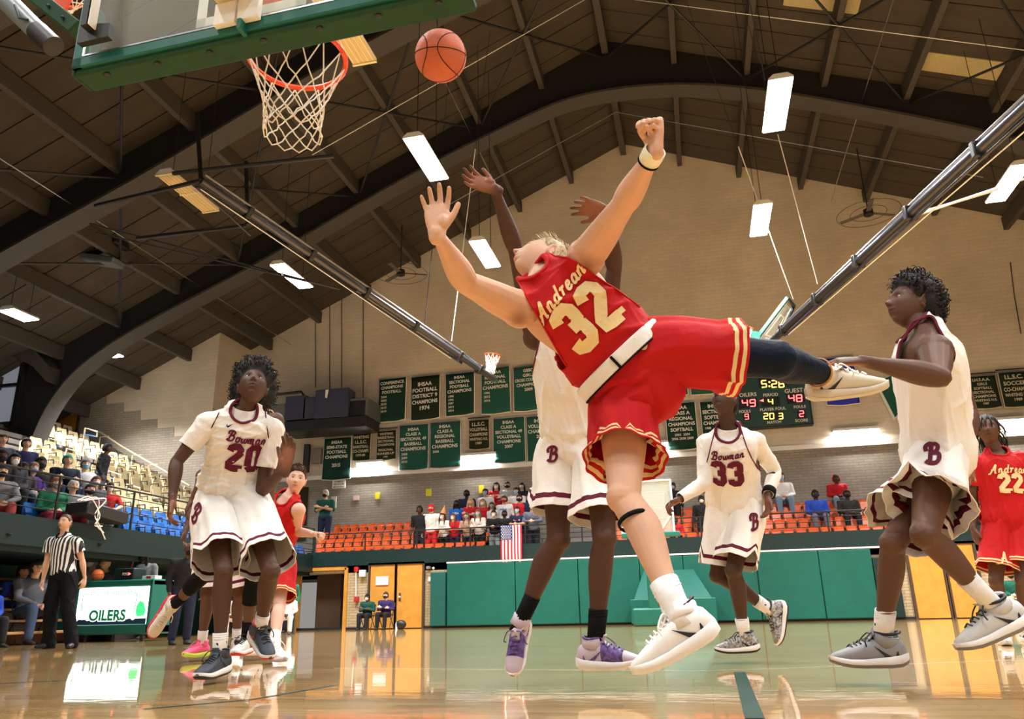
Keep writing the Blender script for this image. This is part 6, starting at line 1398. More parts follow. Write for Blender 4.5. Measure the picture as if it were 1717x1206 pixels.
for a_, b_ in (((337,303),(330,190)),((415,378),(413,272)),((337,303),(160,345)),((415,378),(230,400)),((290,291),(560,262))):
    p = at(*a_, 12 if a_[0] < 400 else 13); q = at(*b_, 12.5 if a_[0] < 400 else 13.5); MB().cyl(p, q, .045, 8).build('hanger_tube', m_black, t)
for a_, b_, y0, y1 in (((150,375),(570,485),13,15.4),((160,390),(566,484),13,15.4),((350,330),(420,395),12,13)): MB().cyl(at(*a_, y0), at(*b_, y1), .02, 6).build('stay', m_gun, t)
RA = at(1740, 160, 9.5); RB = at(1273, 592, 19.0)
t2, d2, s2, L2 = mast(RA, RB, 'long dark folded mast slanting down from upper right to the small right hoop', None, None, 1, [])
for a_, b_, y0, y1 in (((1545,356),(1672,318),13.5,15),((1545,358),(1717,300),13.5,15)): MB().cyl(at(*a_, y0), at(*b_, y1), .025, 6).build('stay', m_white, t2)
def sideboard(parent, C4, Yn, Yf, pad, lab=None):
    """C4 four pixel corners; near edge at Yn, far edge at Yf"""
    Q = [at(*C4[0], Yn), at(*C4[1], Yn), at(*C4[2], Yf), at(*C4[3], Yf)]; n = N(np.cross(Q[1]-Q[0], Q[3]-Q[0]))
    mb = MB(); c = sum(Q)/4; R = [c+(q-c)*.84 for q in Q]
    mb.add(R+[r+n*.03 for r in R], [(0,1,2,3),(7,6,5,4),(0,4,5,1),(1,5,6,2),(2,6,7,3),(3,7,4,0)]); mb.build('glass', mat('glass_far', (.55,.62,.6), .15,.5, alpha=.55), parent, smooth=False)
    for i in range(4): MB().beam(Q[i], Q[(i+1) % 4], .07, .09, up=n).build('board_frame', m_bgreen if i in pad else m_dgreen, parent, bevel=.01)
    mb = MB(); S = [c+(q-c)*.42 for q in Q]
    for i in range(4): mb.beam(S[i]+n*-.02, S[(i+1) % 4]+n*-.02, .03, .01, up=n)
    mb.build('target_square', m_white, parent, smooth=False)
    return Q, n
bl = thing('side_backboard', at(790, 610, 19.3), 'dark small backboard tilted edge-on at the end of the left mast', 'backboard', 'side backboards')
sideboard(bl, ((748,572),(812,622),(834,640),(765,588)), 19.3, 20.6, (1,2))
MB().beam(at(757,592,19.2), at(775,604,19.2), .25, .2).build('mount', m_black, bl); MB().beam(at(750,573,19.2), at(770,602,19.2), .05, .05).build('strut', m_black, bl)
brd = thing('side_backboard', at(1290, 545, 19), 'small glass backboard seen at a slant at the end of the right mast', 'backboard', 'side backboards')
sideboard(brd, ((1258,582),(1320,500),(1331,513),(1292,592)), 18.6, 19.8, (0,3))
MB().beam(at(1262,588,18.5), at(1268,560,18.5), .35, .2).build('pad', m_bgreen, brd)
def smallhoop(c, R0, tilt, lab, sc=.5):
    h = thing('basketball_hoop', c, lab, 'hoop', 'small far hoops'); e1 = N(np.cross(tilt, V(0,1,0))); e2 = np.cross(tilt, e1)
    MB().tube([c+(e1*math.cos(q)+e2*math.sin(q))*R0 for q in np.linspace(0, 2*math.pi, 33)[:-1]], .014, n=6, closed=True).build('rim', m_rim, h); net(h, c, R0, .52, tilt=tilt, e1=e1, e2=e2, r=.009, rows=6, n=10); return h
smallhoop(at(826,596,19.8), .22, N(V(-.15,0,-1)), 'small tilted hoop with tattered net above the left mast tip')
smallhoop(at(1248,552,19.2), .2, N(V(-.1,0,-1)), 'small tilted hoop with white net left of the right slanted backboard')
for (a_, ya), (b_, yb), lab in ((((734,320),17),((711,556),17.5),'thin cable hanging from the lamp over the left mast'),(((797,250),17),((757,572),18.2),'thin white cable down to the left mast tip'),(((1238,246),16.5),((1330,502),18.),'thin white cable down to the right slanted backboard'),(((1304,225),16.),((1371,476),16.8),'thin white cable down to the right mast'),(((1256,0),12.),((1283,135),12.6),'thin black cable above the topmost right lamp')):
    p, q = at(*a_, ya), at(*b_, yb)
    tp_ = p+(p-q)*((roofz(p[0])-.45-p[2])/(p-q)[2]) if abs((p-q)[2]) > .1 else p
    o = thing('suspension_cable', q, lab, 'cable'); MB().cyl(p, q, .011, 5).build('cable', m_white if 'white' in lab else m_gun, o); MB().cyl(tp_, p, .006, 5).build('cable', m_black, o)
# far basket of the main court, half hidden by the knee
Yb_ = 19.; a, b, z0, z1 = pxr(1040,806,1128,893,Yb_); t = thing('basketball_backboard', ((a+b)/2, Yb_, z0), 'far glass backboard half hidden behind the bare knee', 'backboard')
MB().bb(a, b, Yb_, Yb_+.03, z0, z1).build('glass', mat('glass_pale', (.6,.66,.6), .2, .5, alpha=.35), t, smooth=False)
for (x0, x1, y0, y1) in ((a,b,z1-.03,z1+.01),(b-.03,b+.01,z0,z1),(a-.01,a+.03,z0,z1)): MB().bb(x0, x1, Yb_-.02, Yb_+.05, y0, y1).build('frame', m_white, t, smooth=False)
MB().bb(a-.02, b+.12, Yb_-.04, Yb_+.08, z0-.12, z0).build('edge_pad', m_bgreen, t, bevel=.02)
MB().beam((b-.02,Yb_-.01,z0+.42), ((a+b)/2+.3,Yb_-.01,z0+.02), .03, .03).build('target_line', m_white, t)
MB().bb((a+b)/2-.12, (a+b)/2+.12, Yb_+.08, Yb_+.3, .0, z0+.4).build('post', m_green, t, bevel=.03)
MB().bb((a+b)/2-.5, (a+b)/2+.5, Yb_+.05, Yb_+1.6, .0, .4).build('base', m_green, t, bevel=.05)
# near basket neighbour at the top left: padded board edge, rim and a pole end
t = thing('side_backboard', at(80, 20, 3.4), 'green board edge with an orange rim at the top left corner', 'backboard')
p0 = at(30, -30, 3.3); p1 = at(132, 52, 3.3); MB().beam(p0, p1, .09, .10, up=(0,0,1)).build('edge_pad', m_bpad, t, bevel=.01)
for q in (.35, .62, .85): c = mid(p0, p1, q)-V(0,.055,.0); MB().sphere(c, .012, 8).build('pad_bolt', m_black, t)
c = at(98, -22, 3.7); MB().tube([c+V(math.cos(q)*.2, math.sin(q)*.2, 0) for q in np.linspace(0, 2*math.pi, 33)[:-1]], .012, n=6, closed=True).build('rim', m_rim, t); MB().prism([(0,0),(.14,-.02),(.12,-.12),(.02,-.1)], at(93,0,3.5), (1,0,0), (0,0,1), .02).build('hoop_plate', m_rim, t, smooth=False)
net(t, c-V(0,0,.02), .2, .2, rows=3, r=.004)
t = thing('padded_pole', at(60, 50, 3), 'grey padded pole end with black cap at the top left corner', 'pole')
a, b = at(0, -10, 3.0), at(62, 52, 3.05); MB().cyl(a, b, .060, 20).build('tube', mat('pole_grey', (.16,.20,.23), .4, .5), t); c = at(90, 78, 3.07); MB().tube([b, mid(b, c, .1), c, c+(c-b)*.02], [.062,.064,.062,.05], n=20).build('cap', mat('cap_black', (.02,.02,.02), .5,.4), t)
MB().tube([mid(a,b,.62)+V(0,-.064,.03), mid(a,b,.8)+V(0,-.07,-.02), b+V(.0,-.07,.02)], .008, n=6).build('strap', m_black, t)
# ================================================================ SCORER TABLE
TY = 13.2; a, b, z0, z1 = pxr(128,973,252,1074,TY); zt_ = float(at(190,973,TY)[2]); xa = float(at(90,1020,TY)[0])
t = thing('scorer_table', ((xa+b)/2, TY, 0), 'green padded scorer table with a bright lit front panel', 'table')
MB().bb(a-.02, b, TY, TY+.7, .12, .30).build('lower_pad', m_bgreen, t, bevel=.03); MB().bb(a-.02, b, TY, TY+.7, zt_-.13, zt_).build('top_pad', m_bgreen, t, bevel=.03); MB().bb(xa, a-.02, TY+.05, TY+.7, .12, zt_).build('side_pad', m_bgreen, t, bevel=.03); MB().bb(b-.07, b, TY, TY+.7, .12, zt_).build('end_pad', m_bgreen, t, bevel=.02)
s0 = .30; s1_ = zt_-.13; xs0, xs1 = a, b-.08
scr = MB().bb(xs0, xs1, TY+.01, TY+.04, s0, s1_).build('screen', mat('screen_white', (.93,1,.97), .4,.3, emit=3.2), t, smooth=False); Hs = s1_-s0; Ws = xs1-xs0
MB().bb(xs0, xs1, TY, TY+.012, s0, s0+Hs*.15).build('screen_band', mat('screen_navy', (.01,.03,.06), .4,.3, emit=.3), t, smooth=False)
mb = MB()
for k in range(11): mb.sphere((xs0+Ws*(.02+.08*k), TY+.004, s0+Hs*(.17+.03*(k % 2))), np.array([.07,.006,.06]), 10)
mb.build('cloud_border', mat('screen_glow', (1,1,1), .4,.3, emit=3.2), t, kind='stuff')
mb = MB(); puttext(mb, 'OILERS', (xs0+Ws*.46, TY-.006, s0+Hs*.25), (1,0,0), (0,0,1), Hs*.34, width=Ws*.55, bold=.085); mb.build('lettering', mat('letters_white', (1,1,1), .4,.3, emit=1.5), t, smooth=False)
mb = MB(); puttext(mb, 'OILERS', (xs0+Ws*.46, TY-.012, s0+Hs*.25), (1,0,0), (0,0,1), Hs*.30, width=Ws*.52, bold=.04); mb.build('lettering', mat('letters_green', (.005,.20,.09), .4,.3, emit=.35), t, smooth=False)
mb = MB(); [mb.box((xs0+Ws*(.12+.033*k_), TY+.004, s1_-Hs*(.12+.05*j_+.01*(k_ % 3))), (.018, .006, .022)) for k_ in range(20) for j_ in range(2) if (k_*7+j_*3) % 5 != 0]; mb.build('faint_marks', mat('letters_grey', (.08,.3,.25), .4,.3, emit=.2), t, smooth=False, kind='stuff')
mb = MB(); g = [(.0,.0),(.09,.02),(.11,.16),(.07,.36),(.02,.42),(-.02,.30),(-.03,.1)]; mb.prism([(x*Ws, z*Hs) for x, z in g], (xs0+Ws*.88, TY+.0, s0+Hs*.2), (1,0,0), (0,0,1), .008); mb.build('derrick_mark', mat('mark_lime', (.05,.8,.2), .4,.3, emit=1.2), t, smooth=False)
for sgx, x in ((1, xs0+Ws*.07), (-1, xs0+Ws*.84)): MB().tube([(x+sgx*.03, TY, s0+Hs*.25), (x, TY, s0+Hs*.6), (x+sgx*.05*0, TY, s0+Hs*.8), (x+sgx*.06, TY, s0+Hs*.85)], .008, n=5).build('tower_line', mat('letters_grey', (.08,.3,.25)), t)
for x in (a+.2, (a+b)/2, b-.2): MB().cyl((x, TY+.1, .0), (x, TY+.1, .12), .03, 8).build('foot', m_black, t); 
x = (xa+a)/2; MB().cyl((x, TY+.1, .0), (x, TY+.1, .12), .03, 8).build('foot', m_black, t)
a2, b2, q0, q1 = pxr(192,955,225,973,TY+.1); pb = thing('possession_box', ((a2+b2)/2, TY+.25, zt_), 'dark green possession indicator box on the scorer table', 'box')
MB().bb(a2, b2, TY+.08, TY+.45, zt_, zt_+(b2-a2)*.5).build('case', m_dgreen, pb, bevel=.02); mb = MB(); hb = (b2-a2)*.5
MB().bb(a2+(b2-a2)*.4, b2-.03, TY+.07, TY+.08, zt_+.03, zt_+hb-.03).build('screen', m_bk, pb, smooth=False)
puttext(mb, 'POSS.', (a2+(b2-a2)*.62, TY+.064, zt_+hb*.5), (1,0,0), (0,0,1), hb*.24, maxw=(b2-a2)*.3); mb.build('lettering', m_sign, pb, smooth=False)
mb = MB(); mb.add([(b2-.045,TY+.062,zt_+hb*.5),(b2-.10,TY+.062,zt_+hb*.5+.03),(b2-.10,TY+.062,zt_+hb*.5-.03)], [(0,1,2)]); mb.build('arrow', m_rd, pb, smooth=False)
p = at(164, 963, TY+.25); p = V(p[0], p[1], zt_+.115); tb = thing('basketball', p, 'orange basketball resting on the scorer table', 'ball'); MB().sphere(p, .115, 24).build('ball', mat('ball_orange', (.75,.16,.04), .5,.4), tb, sharp=0)
mb = MB(); 
for (u1, u2) in ((V(1,0,0),V(0,.2,1)),(V(0,1,0),V(.2,0,1)),(V(1,0,.1),V(0,1,0))): u1 = N(u1); u2 = N(u2-u1*np.dot(u1,u2)); mb.tube([p+(u1*math.cos(q)+u2*math.sin(q))*.115 for q in np.linspace(0,2*math.pi,25)[:-1]], .003, n=4, closed=True)
mb.build('seam', m_black, tb)
c = thing('paper_cup', (float(at(190,970,TY)[0]), TY+.12, zt_), 'small pale cup beside the ball on the scorer table', 'cup'); p = np.array(c.location); MB().tube([p, p+V(0,0,.10)], [.03,.04], n=12).build('cup', mat('cup_blue', (.3,.45,.6), .5,.3), c)
c = thing('paper_stack', (float(at(237,970,TY)[0]), TY+.3, zt_), 'white paper stack with a red strip at the right end of the table', 'paper'); p = np.array(c.location); MB().bb(p[0]-.14, p[0]+.14, p[1]-.1, p[1]+.1, p[2], p[2]+.07).build('sheets', m_sign, c, bevel=.003); MB().bb(p[0]-.05, p[0]+.05, p[1]-.105, p[1]-.1, p[2]+.02, p[2]+.06).build('strip', m_red, c)
# ================================================================ PULL-OUT BLEACHERS
t = thing('pull_out_bleacher', (-11, 11, 0), 'stepped wooden bleacher under the left balcony', 'bleacher')
bz = [.22,.42,.62,.82,1.02,1.22]
for k, z in enumerate(bz):
    x = -11.5-.38*k
    for (ya, yb) in ((5., 9.9), (9.95, 14.6)):
        MB().bb(x-.30, x, ya, yb, z-.045, z).build('bench_board', m_wood, t, bevel=.008); 
        MB().bb(x-.31, x-.28, ya, yb, z-.20, z-.045).build('riser_board', mat('wood_dark', (.16,.08,.035), .5,.3, noise=.2), t, smooth=False)
MB().bb(-13.8, -11.55, 14.6, 14.66, 0, 1.2).build('end_panel', mat('wood_dark', (.16,.08,.035)), t, smooth=False)
sd_ = MB().bb(XF-2.9, XF-.12, -4, YF, 1.52, 1.62).build('trim_5', m_dgreen, smooth=False); struct(sd_)
# broadcast shelf on the left balcony rail with loose white cables
t = thing('broadcast_shelf', at(165, 860, 15), 'black draped shelf on the left balcony rail with loose white cables', 'shelf')
p0, p1 = atx(128, 851, XF+.1), atx(198, 871, XF+.1); MB().beam(p0, p1, .5, .22).build('shelf_box', m_black, t, bevel=.03)
for k, off in enumerate((0, .12, .26)):
    c = atx(150+k*5, 843, XF+.36); e_ = atx(152+k*4, 880, XF+.36); mb = MB(); mb.tube(catmull([c+V(0,-.3,.0), c+V(0,off,.1), mid(c, e_, .5)+V(0,.25-off,0), e_+V(0,.1,0), e_+V(0,.3,-.12*k)], 5), .012, n=5); mb.build('cable', m_white, t)
# ================================================================ SPECTATORS, OFFICIALS, BENCH
FT = {}
def fan_template(pose, female=False):
    key = (pose, female)
    if key in FT: return FT[key]
    sit = pose.startswith('sit'); hz = .50 if sit else .95; sh = hz+.50; w = .17 if female else .19; lean = .16 if pose == 'lean' else .03
    pel = V(0, 0, hz); nk = V(0, -lean, sh); s0, s1 = V(-w, -lean+.01, sh-.05), V(w, -lean+.01, sh-.05)
    if sit: h = [V(-.09,0,hz), V(.09,0,hz)]; k = [V(-.13,-.43,hz+.03), V(.13,-.43,hz+.03)]; a = [V(-.13,-.42,.09), V(.13,-.45,.09)]
    else: h = [V(-.09,0,hz), V(.09,0,hz)]; k = [V(-.10,-.03,hz*.53), V(.10,-.03,hz*.53)]; a = [V(-.11,.02,.09), V(.11,.02,.09)]
    arms = dict(stand=([V(-w-.05,.03,sh-.33), V(w+.05,.03,sh-.33)], [V(-w-.05,-.07,sh-.58), V(w+.05,-.07,sh-.58)]),
        cross=([V(-w-.06,-.05,sh-.32), V(w+.06,-.05,sh-.32)], [V(.06,-.24,sh-.27), V(-.06,-.26,sh-.24)]),
        lean=([V(-w-.06,-.16,sh-.27), V(w+.06,-.16,sh-.27)], [V(-.05,-.38,sh-.30), V(.05,-.38,sh-.30)]),
        sit=([V(-w-.05,-.03,sh-.32), V(w+.05,-.03,sh-.32)], [V(-.08,-.27,sh-.38), V(.08,-.27,sh-.38)]),
        sitcross=([V(-w-.06,-.05,sh-.32), V(w+.06,-.05,sh-.32)], [V(.06,-.24,sh-.27), V(-.06,-.26,sh-.24)]),
        sitlean=([V(-w-.06,-.2,sh-.30), V(w+.06,-.2,sh-.30)], [V(-.06,-.42,sh-.42), V(.06,-.42,sh-.42)]),
        phone=([V(-w-.04,-.08,sh-.30), V(w+.06,-.05,sh-.32)], [V(-.10,-.24,sh+.06), V(.05,-.25,sh-.30)]))[pose]
    el, wr = arms; hc = V(0, -lean-.03, sh+.17); tmp = bpy.data.objects.new('person', None); COL.objects.link(tmp)
    P = dict(sc=1., pel=pel, neck=nk, sh=[s0, s1], hip=h)
    mb = MB(); mb.tube([nk-V(0,0,.06), hc-V(0,0,.05)], .055, n=10); head(mb, hc, V(0,-1,0), V(0,0,1))
    for i in (0, 1):
        limb(mb, el[i], wr[i], FARM, V(0,1,0), n=10, k=2); limb(mb, s0 if i == 0 else s1, el[i], UARM, V(0,1,0), n=10, k=2); hand(mb, wr[i], N(wr[i]-el[i]), V(1 if i == 0 else -1, .2, 0), 1 if i == 0 else -1, curl=(25,30,20))
    mb.tube([nk, nk-V(0,0,.25)], .06, n=10)
    for i in (0, 1): limb(mb, h[i], k[i], THIGH, V(0,1,0), n=10, k=2); limb(mb, k[i], a[i], CALF, V(0,1,0), n=10, k=2)
    mb.tube([pel-V(0,0,.02), pel+V(0,0,.3), nk-V(0,0,.1)], [.13,.12,.12], [.09,.09,.09], n=12, hint=V(1,0,0))
    body = remesh(mb, .014, 'body', SK_P, tmp, 1, tint=headtint((hc, V(1,0,0), V(0,-1,0), V(0,0,1), 1.)))
    mb = MB(); pts, A, B, H = torso_rings(P, .022, lo=-.1); mb.tube(pts, A, B, n=18, hint=H)
    for i in (0, 1):
        s_ = (s0, s1)[i]; mb.tube([nk-V(0,0,.05), s_], .07, n=10); mb.tube([s_, mid(s_, el[i]), el[i]], [.072,.06,.052], n=10, dome=True)
    sho = remesh(mb, .018, 'shirt', C_WH, tmp, 2); offsetmesh(sho, lambda v: wrinkle(v, 3, .006, 40.))
    for i in (0, 1): mb.tube([el[i]+(s0, s1)[i]*0, mid(el[i], wr[i]), mid(el[i], wr[i], .93)], [.052,.047,.038], n=10, dome=True)
    sl = remesh(mb, .018, 'shirt', C_WH, tmp, 1); offsetmesh(sl, lambda v: wrinkle(v, 3, .006, 40.))
    mb = MB(); mb.tube([pel-V(0,0,.08), pel+V(0,0,.06)], [.165,.165], [.125,.12], n=14, hint=V(1,0,0))
    for i in (0, 1): mb.tube([h[i], mid(h[i], k[i]), k[i]], [.105,.092,.075], n=12, dome=True); mb.tube([k[i], mid(k[i], a[i]), a[i]+V(0,0,.01)], [.075,.068,.062], n=12, dome=True)
    tr_ = remesh(mb, .02, 'trousers', C_BLK, tmp, 2)
    mb = MB()
    for i in (0, 1): f0 = a[i]-V(0,0,.05); mb.tube([f0+V(0,.05,0), f0+V(0,-.03,.0), f0+V(0,-.12,-.012), f0+V(0,-.19,-.02)], [.035,.042,.045,.03], [.042,.045,.032,.018], n=10, hint=V(1,0,0), dome=True)
    shs = mb.build('shoes', S_BK, tmp); shs['kind'] = 'stuff'
    # hair, short and long; mask
    rg = np.random.RandomState(4)
    def hairmesh(long_):
        mb = MB(); n1, n2 = 20, 12; vs = []
        for i in range(n2+1):
            th = math.pi*i/n2
            for q in range(n1):
                aa = 2*math.pi*q/n1; d = (math.sin(th)*math.cos(aa), math.sin(th)*math.sin(aa), math.cos(th)); e = d[2]-(.35 if d[1] < -.3 else -.55); g = .012+.01*rg.rand() if e > 0 else -.012
                vs.append(hc+V(d[0]*.08, d[1]*.1, d[2]*.12)*(1+g*9))
        mb.add(vs, [(i*n1+q, i*n1+(q+1) % n1, (i+1)*n1+(q+1) % n1, (i+1)*n1+q) for i in range(n2) for q in range(n1)])
        if long_: mb.tube([hc+V(0,.05,.05), hc+V(0,.085,-.05), hc+V(0,.08,-.2), hc+V(0,.07,-.34)], [.09,.10,.11,.07], [.05,.045,.04,.02], n=14, hint=V(1,0,0), dome=True); mb.tube([hc+V(-.075,-.02,.02), hc+V(-.09,-.03,-.12), hc+V(-.085,-.06,-.28)], [.02,.026,.015], n=8, dome=True); mb.tube([hc+V(.075,-.02,.02), hc+V(.09,-.03,-.12), hc+V(.085,-.06,-.28)], [.02,.026,.015], n=8, dome=True)
        return mb.build('hair', H_BLK, tmp, sharp=0)
    hs, hl = hairmesh(False), hairmesh(True)
    mb = MB(); R = []
    for z, wx, dy in ((-.005,.03,.108),(-.02,.052,.118),(-.05,.060,.112),(-.085,.045,.108),(-.108,.02,.095)): R.append([hc+V(wx*1.15*math.sin(q), -dy*math.cos(q*.95)-.004, z) for q in np.linspace(-1.25, 1.25, 9)])
    mb.rings(np.array(R), closed_n=False); eb = MB()
    for sg in (-1, 1): eb.sphere(hc+V(sg*.031,-.090,.012), (.011,.008,.006), 8); eb.box(hc+V(sg*.032,-.099,.034), (.03,.006,.005))
    ey = eb.build('eyes', mat('iris_dark', (.02,.012,.008), .15, .6), tmp); ey['kind'] = 'stuff'
    mk = mb.build('face_mask', C_BLK, tmp, solid=.004)
    meshes = {o.name.split('.')[0]+('_long' if o is hl or o is sl else ''): (o.data, [m.type for m in o.modifiers]) for o in (body, sho, sl, tr_, shs, hs, hl, mk, ey)}
    res = dict(meshes=meshes, hc=hc, top=sh+.30)
    for o in (body, sho, sl, tr_, shs, hs, hl, mk, ey, tmp): bpy.data.objects.remove(o)
    FT[key] = res; return res
CM = {}
def cm(c):
    if isinstance(c, bpy.types.Material): return c
    k = tuple(c)
    if k not in CM: CM[k] = mat('cloth_%d' % len(CM), c, .8, .2)
    return CM[k]
SKS = dict(f=SK_P, p=SK_F2, d=SK_D2, m=SK_M)
def fan(loc, pose, rot, lab, shirt, pants, sk='f', hair_=(.02,.015,.01), mask=None, sc=1., long_=False, sleeve=True, female=False, group=None, text=None, shoes_=None, hood=False):
    T = fan_template(pose, female); t = thing('person', loc, lab, 'person', group); t.rotation_euler = (0, 0, rot); t.scale = (sc*1.15, sc*1.08, sc)
    def add(nm, key, m, solid=0):
        me, _ = T['meshes'][key]; o = bpy.data.objects.new(nm, me); COL.objects.link(o); o.parent = t
        if not len(me.materials): me.materials.append(m)
        o.material_slots[0].link = 'OBJECT'; o.material_slots[0].material = m
        return o
    add('body', 'body', SKS[sk]); add('shirt', 'shirt_long' if sleeve else 'shirt', cm(shirt)); add('trousers', 'trousers', cm(pants)); add('shoes', 'shoes', cm(shoes_ or (.02,.02,.02)))['kind'] = 'stuff'
    add('eyes', 'eyes', mat('iris_dark', (.02,.012,.008)))['kind'] = 'stuff'
    if hair_: add('hair', 'hair_long' if long_ else 'hair', cm(hair_))
    if mask: add('face_mask', 'face_mask', cm(mask))
    if hood:
        mb = MB(); hc = T['hc']; mb.sphere(hc+V(0,.025,.0), (.108,.115,.14), 16); o = mb.build('hood', cm(shirt), None); o.parent = t
        bm = bmesh.new(); bm.from_mesh(o.data); bmesh.ops.bisect_plane(bm, geom=bm.verts[:]+bm.edges[:]+bm.faces[:], plane_co=hc+V(0,-.045,0), plane_no=(0,-1,0), clear_outer=True); bm.to_mesh(o.data); bm.free()
    if text:
        s, c, h = text; mb = MB(); hc = T['hc']; puttext(mb, s, (0, hc[1]-.10 if pose != 'lean' else hc[1]-.06, hc[2]-.33), (1,0,0), (0,0,1), h, bold=.04, maxw=.26); o = mb.build('lettering', cm(c), None, smooth=False); o.parent = t
    return t
def headat(px, py, Y, pose, floorz, rot=0, female=False, fixed=None):
    """feet on floorz, head at the sight line: returns loc, scale"""
    T = fan_template(pose, female); p = at(px, py, Y); sc = (p[2]-floorz)/T['hc'][2]; sc = fixed or min(1.12, max(.72, sc)); hx, hy = T['hc'][0], T['hc'][1]
    off = V(hx*math.cos(rot)-hy*math.sin(rot), hx*math.sin(rot)+hy*math.cos(rot), 0)*sc
    q = p-off; return (q[0], q[1], floorz), sc
WHT, RD, NV, BLK, GRY, BLU = (.72,.70,.68), (.5,.015,.02), (.015,.02,.05), (.015,.015,.018), (.25,.26,.27), (.02,.12,.55)
MB_, MW, MK_ = (.25,.45,.65), (.75,.75,.75), (.012,.012,.014)
STU = [ # px, py, row, pose, shirt, pants, skin, hair, mask, long, female, sleeve, text, label
 (704,855,0,'stand',BLK,BLK,'d',(.01,.01,.01),None,0,0,0,None,'standing student in a black T-shirt, leftmost of the student crowd'),
 (723,853,0,'stand',WHT,RD,'f',RD,RD,0,0,0,None,'student in white T-shirt with red cap and red mask'),
 (743,866,0,'lean',WHT,BLK,'p',(.05,.03,.02),MW,1,1,1,None,'student in a cream sweater wearing a pointed party hat at the rail'),
 (760,867,0,'lean',RD,NV,'p',(.1,.05,.02),MW,1,1,0,None,'small student in a red top leaning on the rail, right of the party hat'),
 (782,866,0,'lean',(.45,.3,.22),BLK,'p',(.12,.06,.03),GRY,1,1,0,None,'student in a tan top with long brown hair leaning on the rail'),
 (802,861,0,'lean',WHT,BLK,'p',(.15,.08,.04),MB_,1,1,1,None,'student in a white sweater with very long brown hair at the rail'),
 (827,862,0,'lean',BLK,GRY,'f',(.02,.015,.01),MW,0,1,1,None,'student in a black jacket with white stripes bowing over the rail'),
 (846,862,0,'lean',BLK,NV,'m',(.01,.01,.01),MK_,0,0,1,None,'student in a dark shirt directly above the hung flag'),
 (868,856,0,'lean',NV,BLK,'f',(.02,.015,.01),MB_,0,0,0,('OUTER',(.6,.3,.35),.05),'student in a navy jersey holding the right corner of the flag'),
 (891,850,0,'lean',(.12,.13,.18),BLK,'f',(.02,.015,.01),NV,0,0,1,None,'student in a slate hoodie right of the flag by the white shorts'),
 (766,845,1,'stand',BLU,NV,'d',(.01,.01,.01),MK_,1,1,0,('USA',WHT,.075),'student in a bright blue T-shirt reading USA'),
 (789,842,1,'cross',RD,NV,'p',(.4,.25,.14),None,1,1,0,None,'blond student in a red top with folded arms'),
 (810,843,1,'stand',RD,NV,'p',(.3,.17,.09),MW,1,1,0,None,'auburn haired student in a red top with a white mask'),
 (824,848,1,'stand',WHT,GRY,'f',(.05,.03,.02),GRY,1,1,0,None,'brown haired student in white between two red tops and the jacket'),
 (846,838,1,'stand',WHT,NV,'f',(.05,.03,.02),RD,0,0,0,('PHILA',BLU,.06),'student in a white and blue jersey with a red mask'),
 (871,836,1,'stand',RD,NV,'f',(.02,.015,.01),NV,0,0,1,None,'student in a plain red shirt with dark mask in the third line'),
 (888,834,1,'stand',NV,BLK,'m',(.02,.015,.01),GRY,0,0,1,None,'student in a navy shirt near the white shorts, behind the slate hoodie'),
 (782,828,2,'stand',NV,BLK,'d',(.01,.01,.01),MK_,0,0,1,None,'tall man in a navy jacket at the left of the back line'),
 (814,826,2,'stand',WHT,NV,'f',(.04,.02,.02),MB_,0,1,1,None,'student in a white sweatshirt with a pale blue mask in the back line'),
 (866,824,2,'cross',WHT,NV,'f',(.02,.015,.01),MB_,0,0,0,None,'student in white with folded arms in the back line'),
 (832,815,3,'cross',RD,BLK,'f',(.02,.015,.01),MW,1,1,1,('OUTER',WHT,.05),'student in a red sweatshirt, arms folded, in the topmost line'),
 (850,814,3,'cross',(.42,.43,.45),NV,'f',(.02,.015,.01),MK_,0,0,0,None,'student in a grey T-shirt, arms folded, in the topmost line'),
 (875,816,3,'cross',BLK,BLK,'f',(.01,.01,.01),GRY,1,1,0,None,'long haired student in a black T-shirt at the right end of the topmost line')]
SYs = [22.55, 23.35, 24.15, 24.95]
for (px, py, row, pose, c1, c2, sk, hc_, mk, lg, fm, slv, tx, lb) in STU:
    loc, s = headat(px, py, SYs[row], pose, TZ[row], female=bool(fm)); fan(loc, pose, RNG.uniform(-.2,.2), lb, c1, c2, sk, hc_, mk, s, bool(lg), bool(slv), bool(fm), None, tx)
    if 'pointed party' in lb: HATP = V(*loc)+fan_template(pose, True)['hc']*s+V(0,0,.105*s)
p = HATP; o = MB().tube([p, p+V(.03,0,.13), p+V(.05,0,.24)], [.09,.045,.006], n=10).build('party_hat', mat('hat_orange', (.6,.25,.1), .6,.3)); tag(o, 'orange pointed party hat on the student in a cream sweater', 'hat')
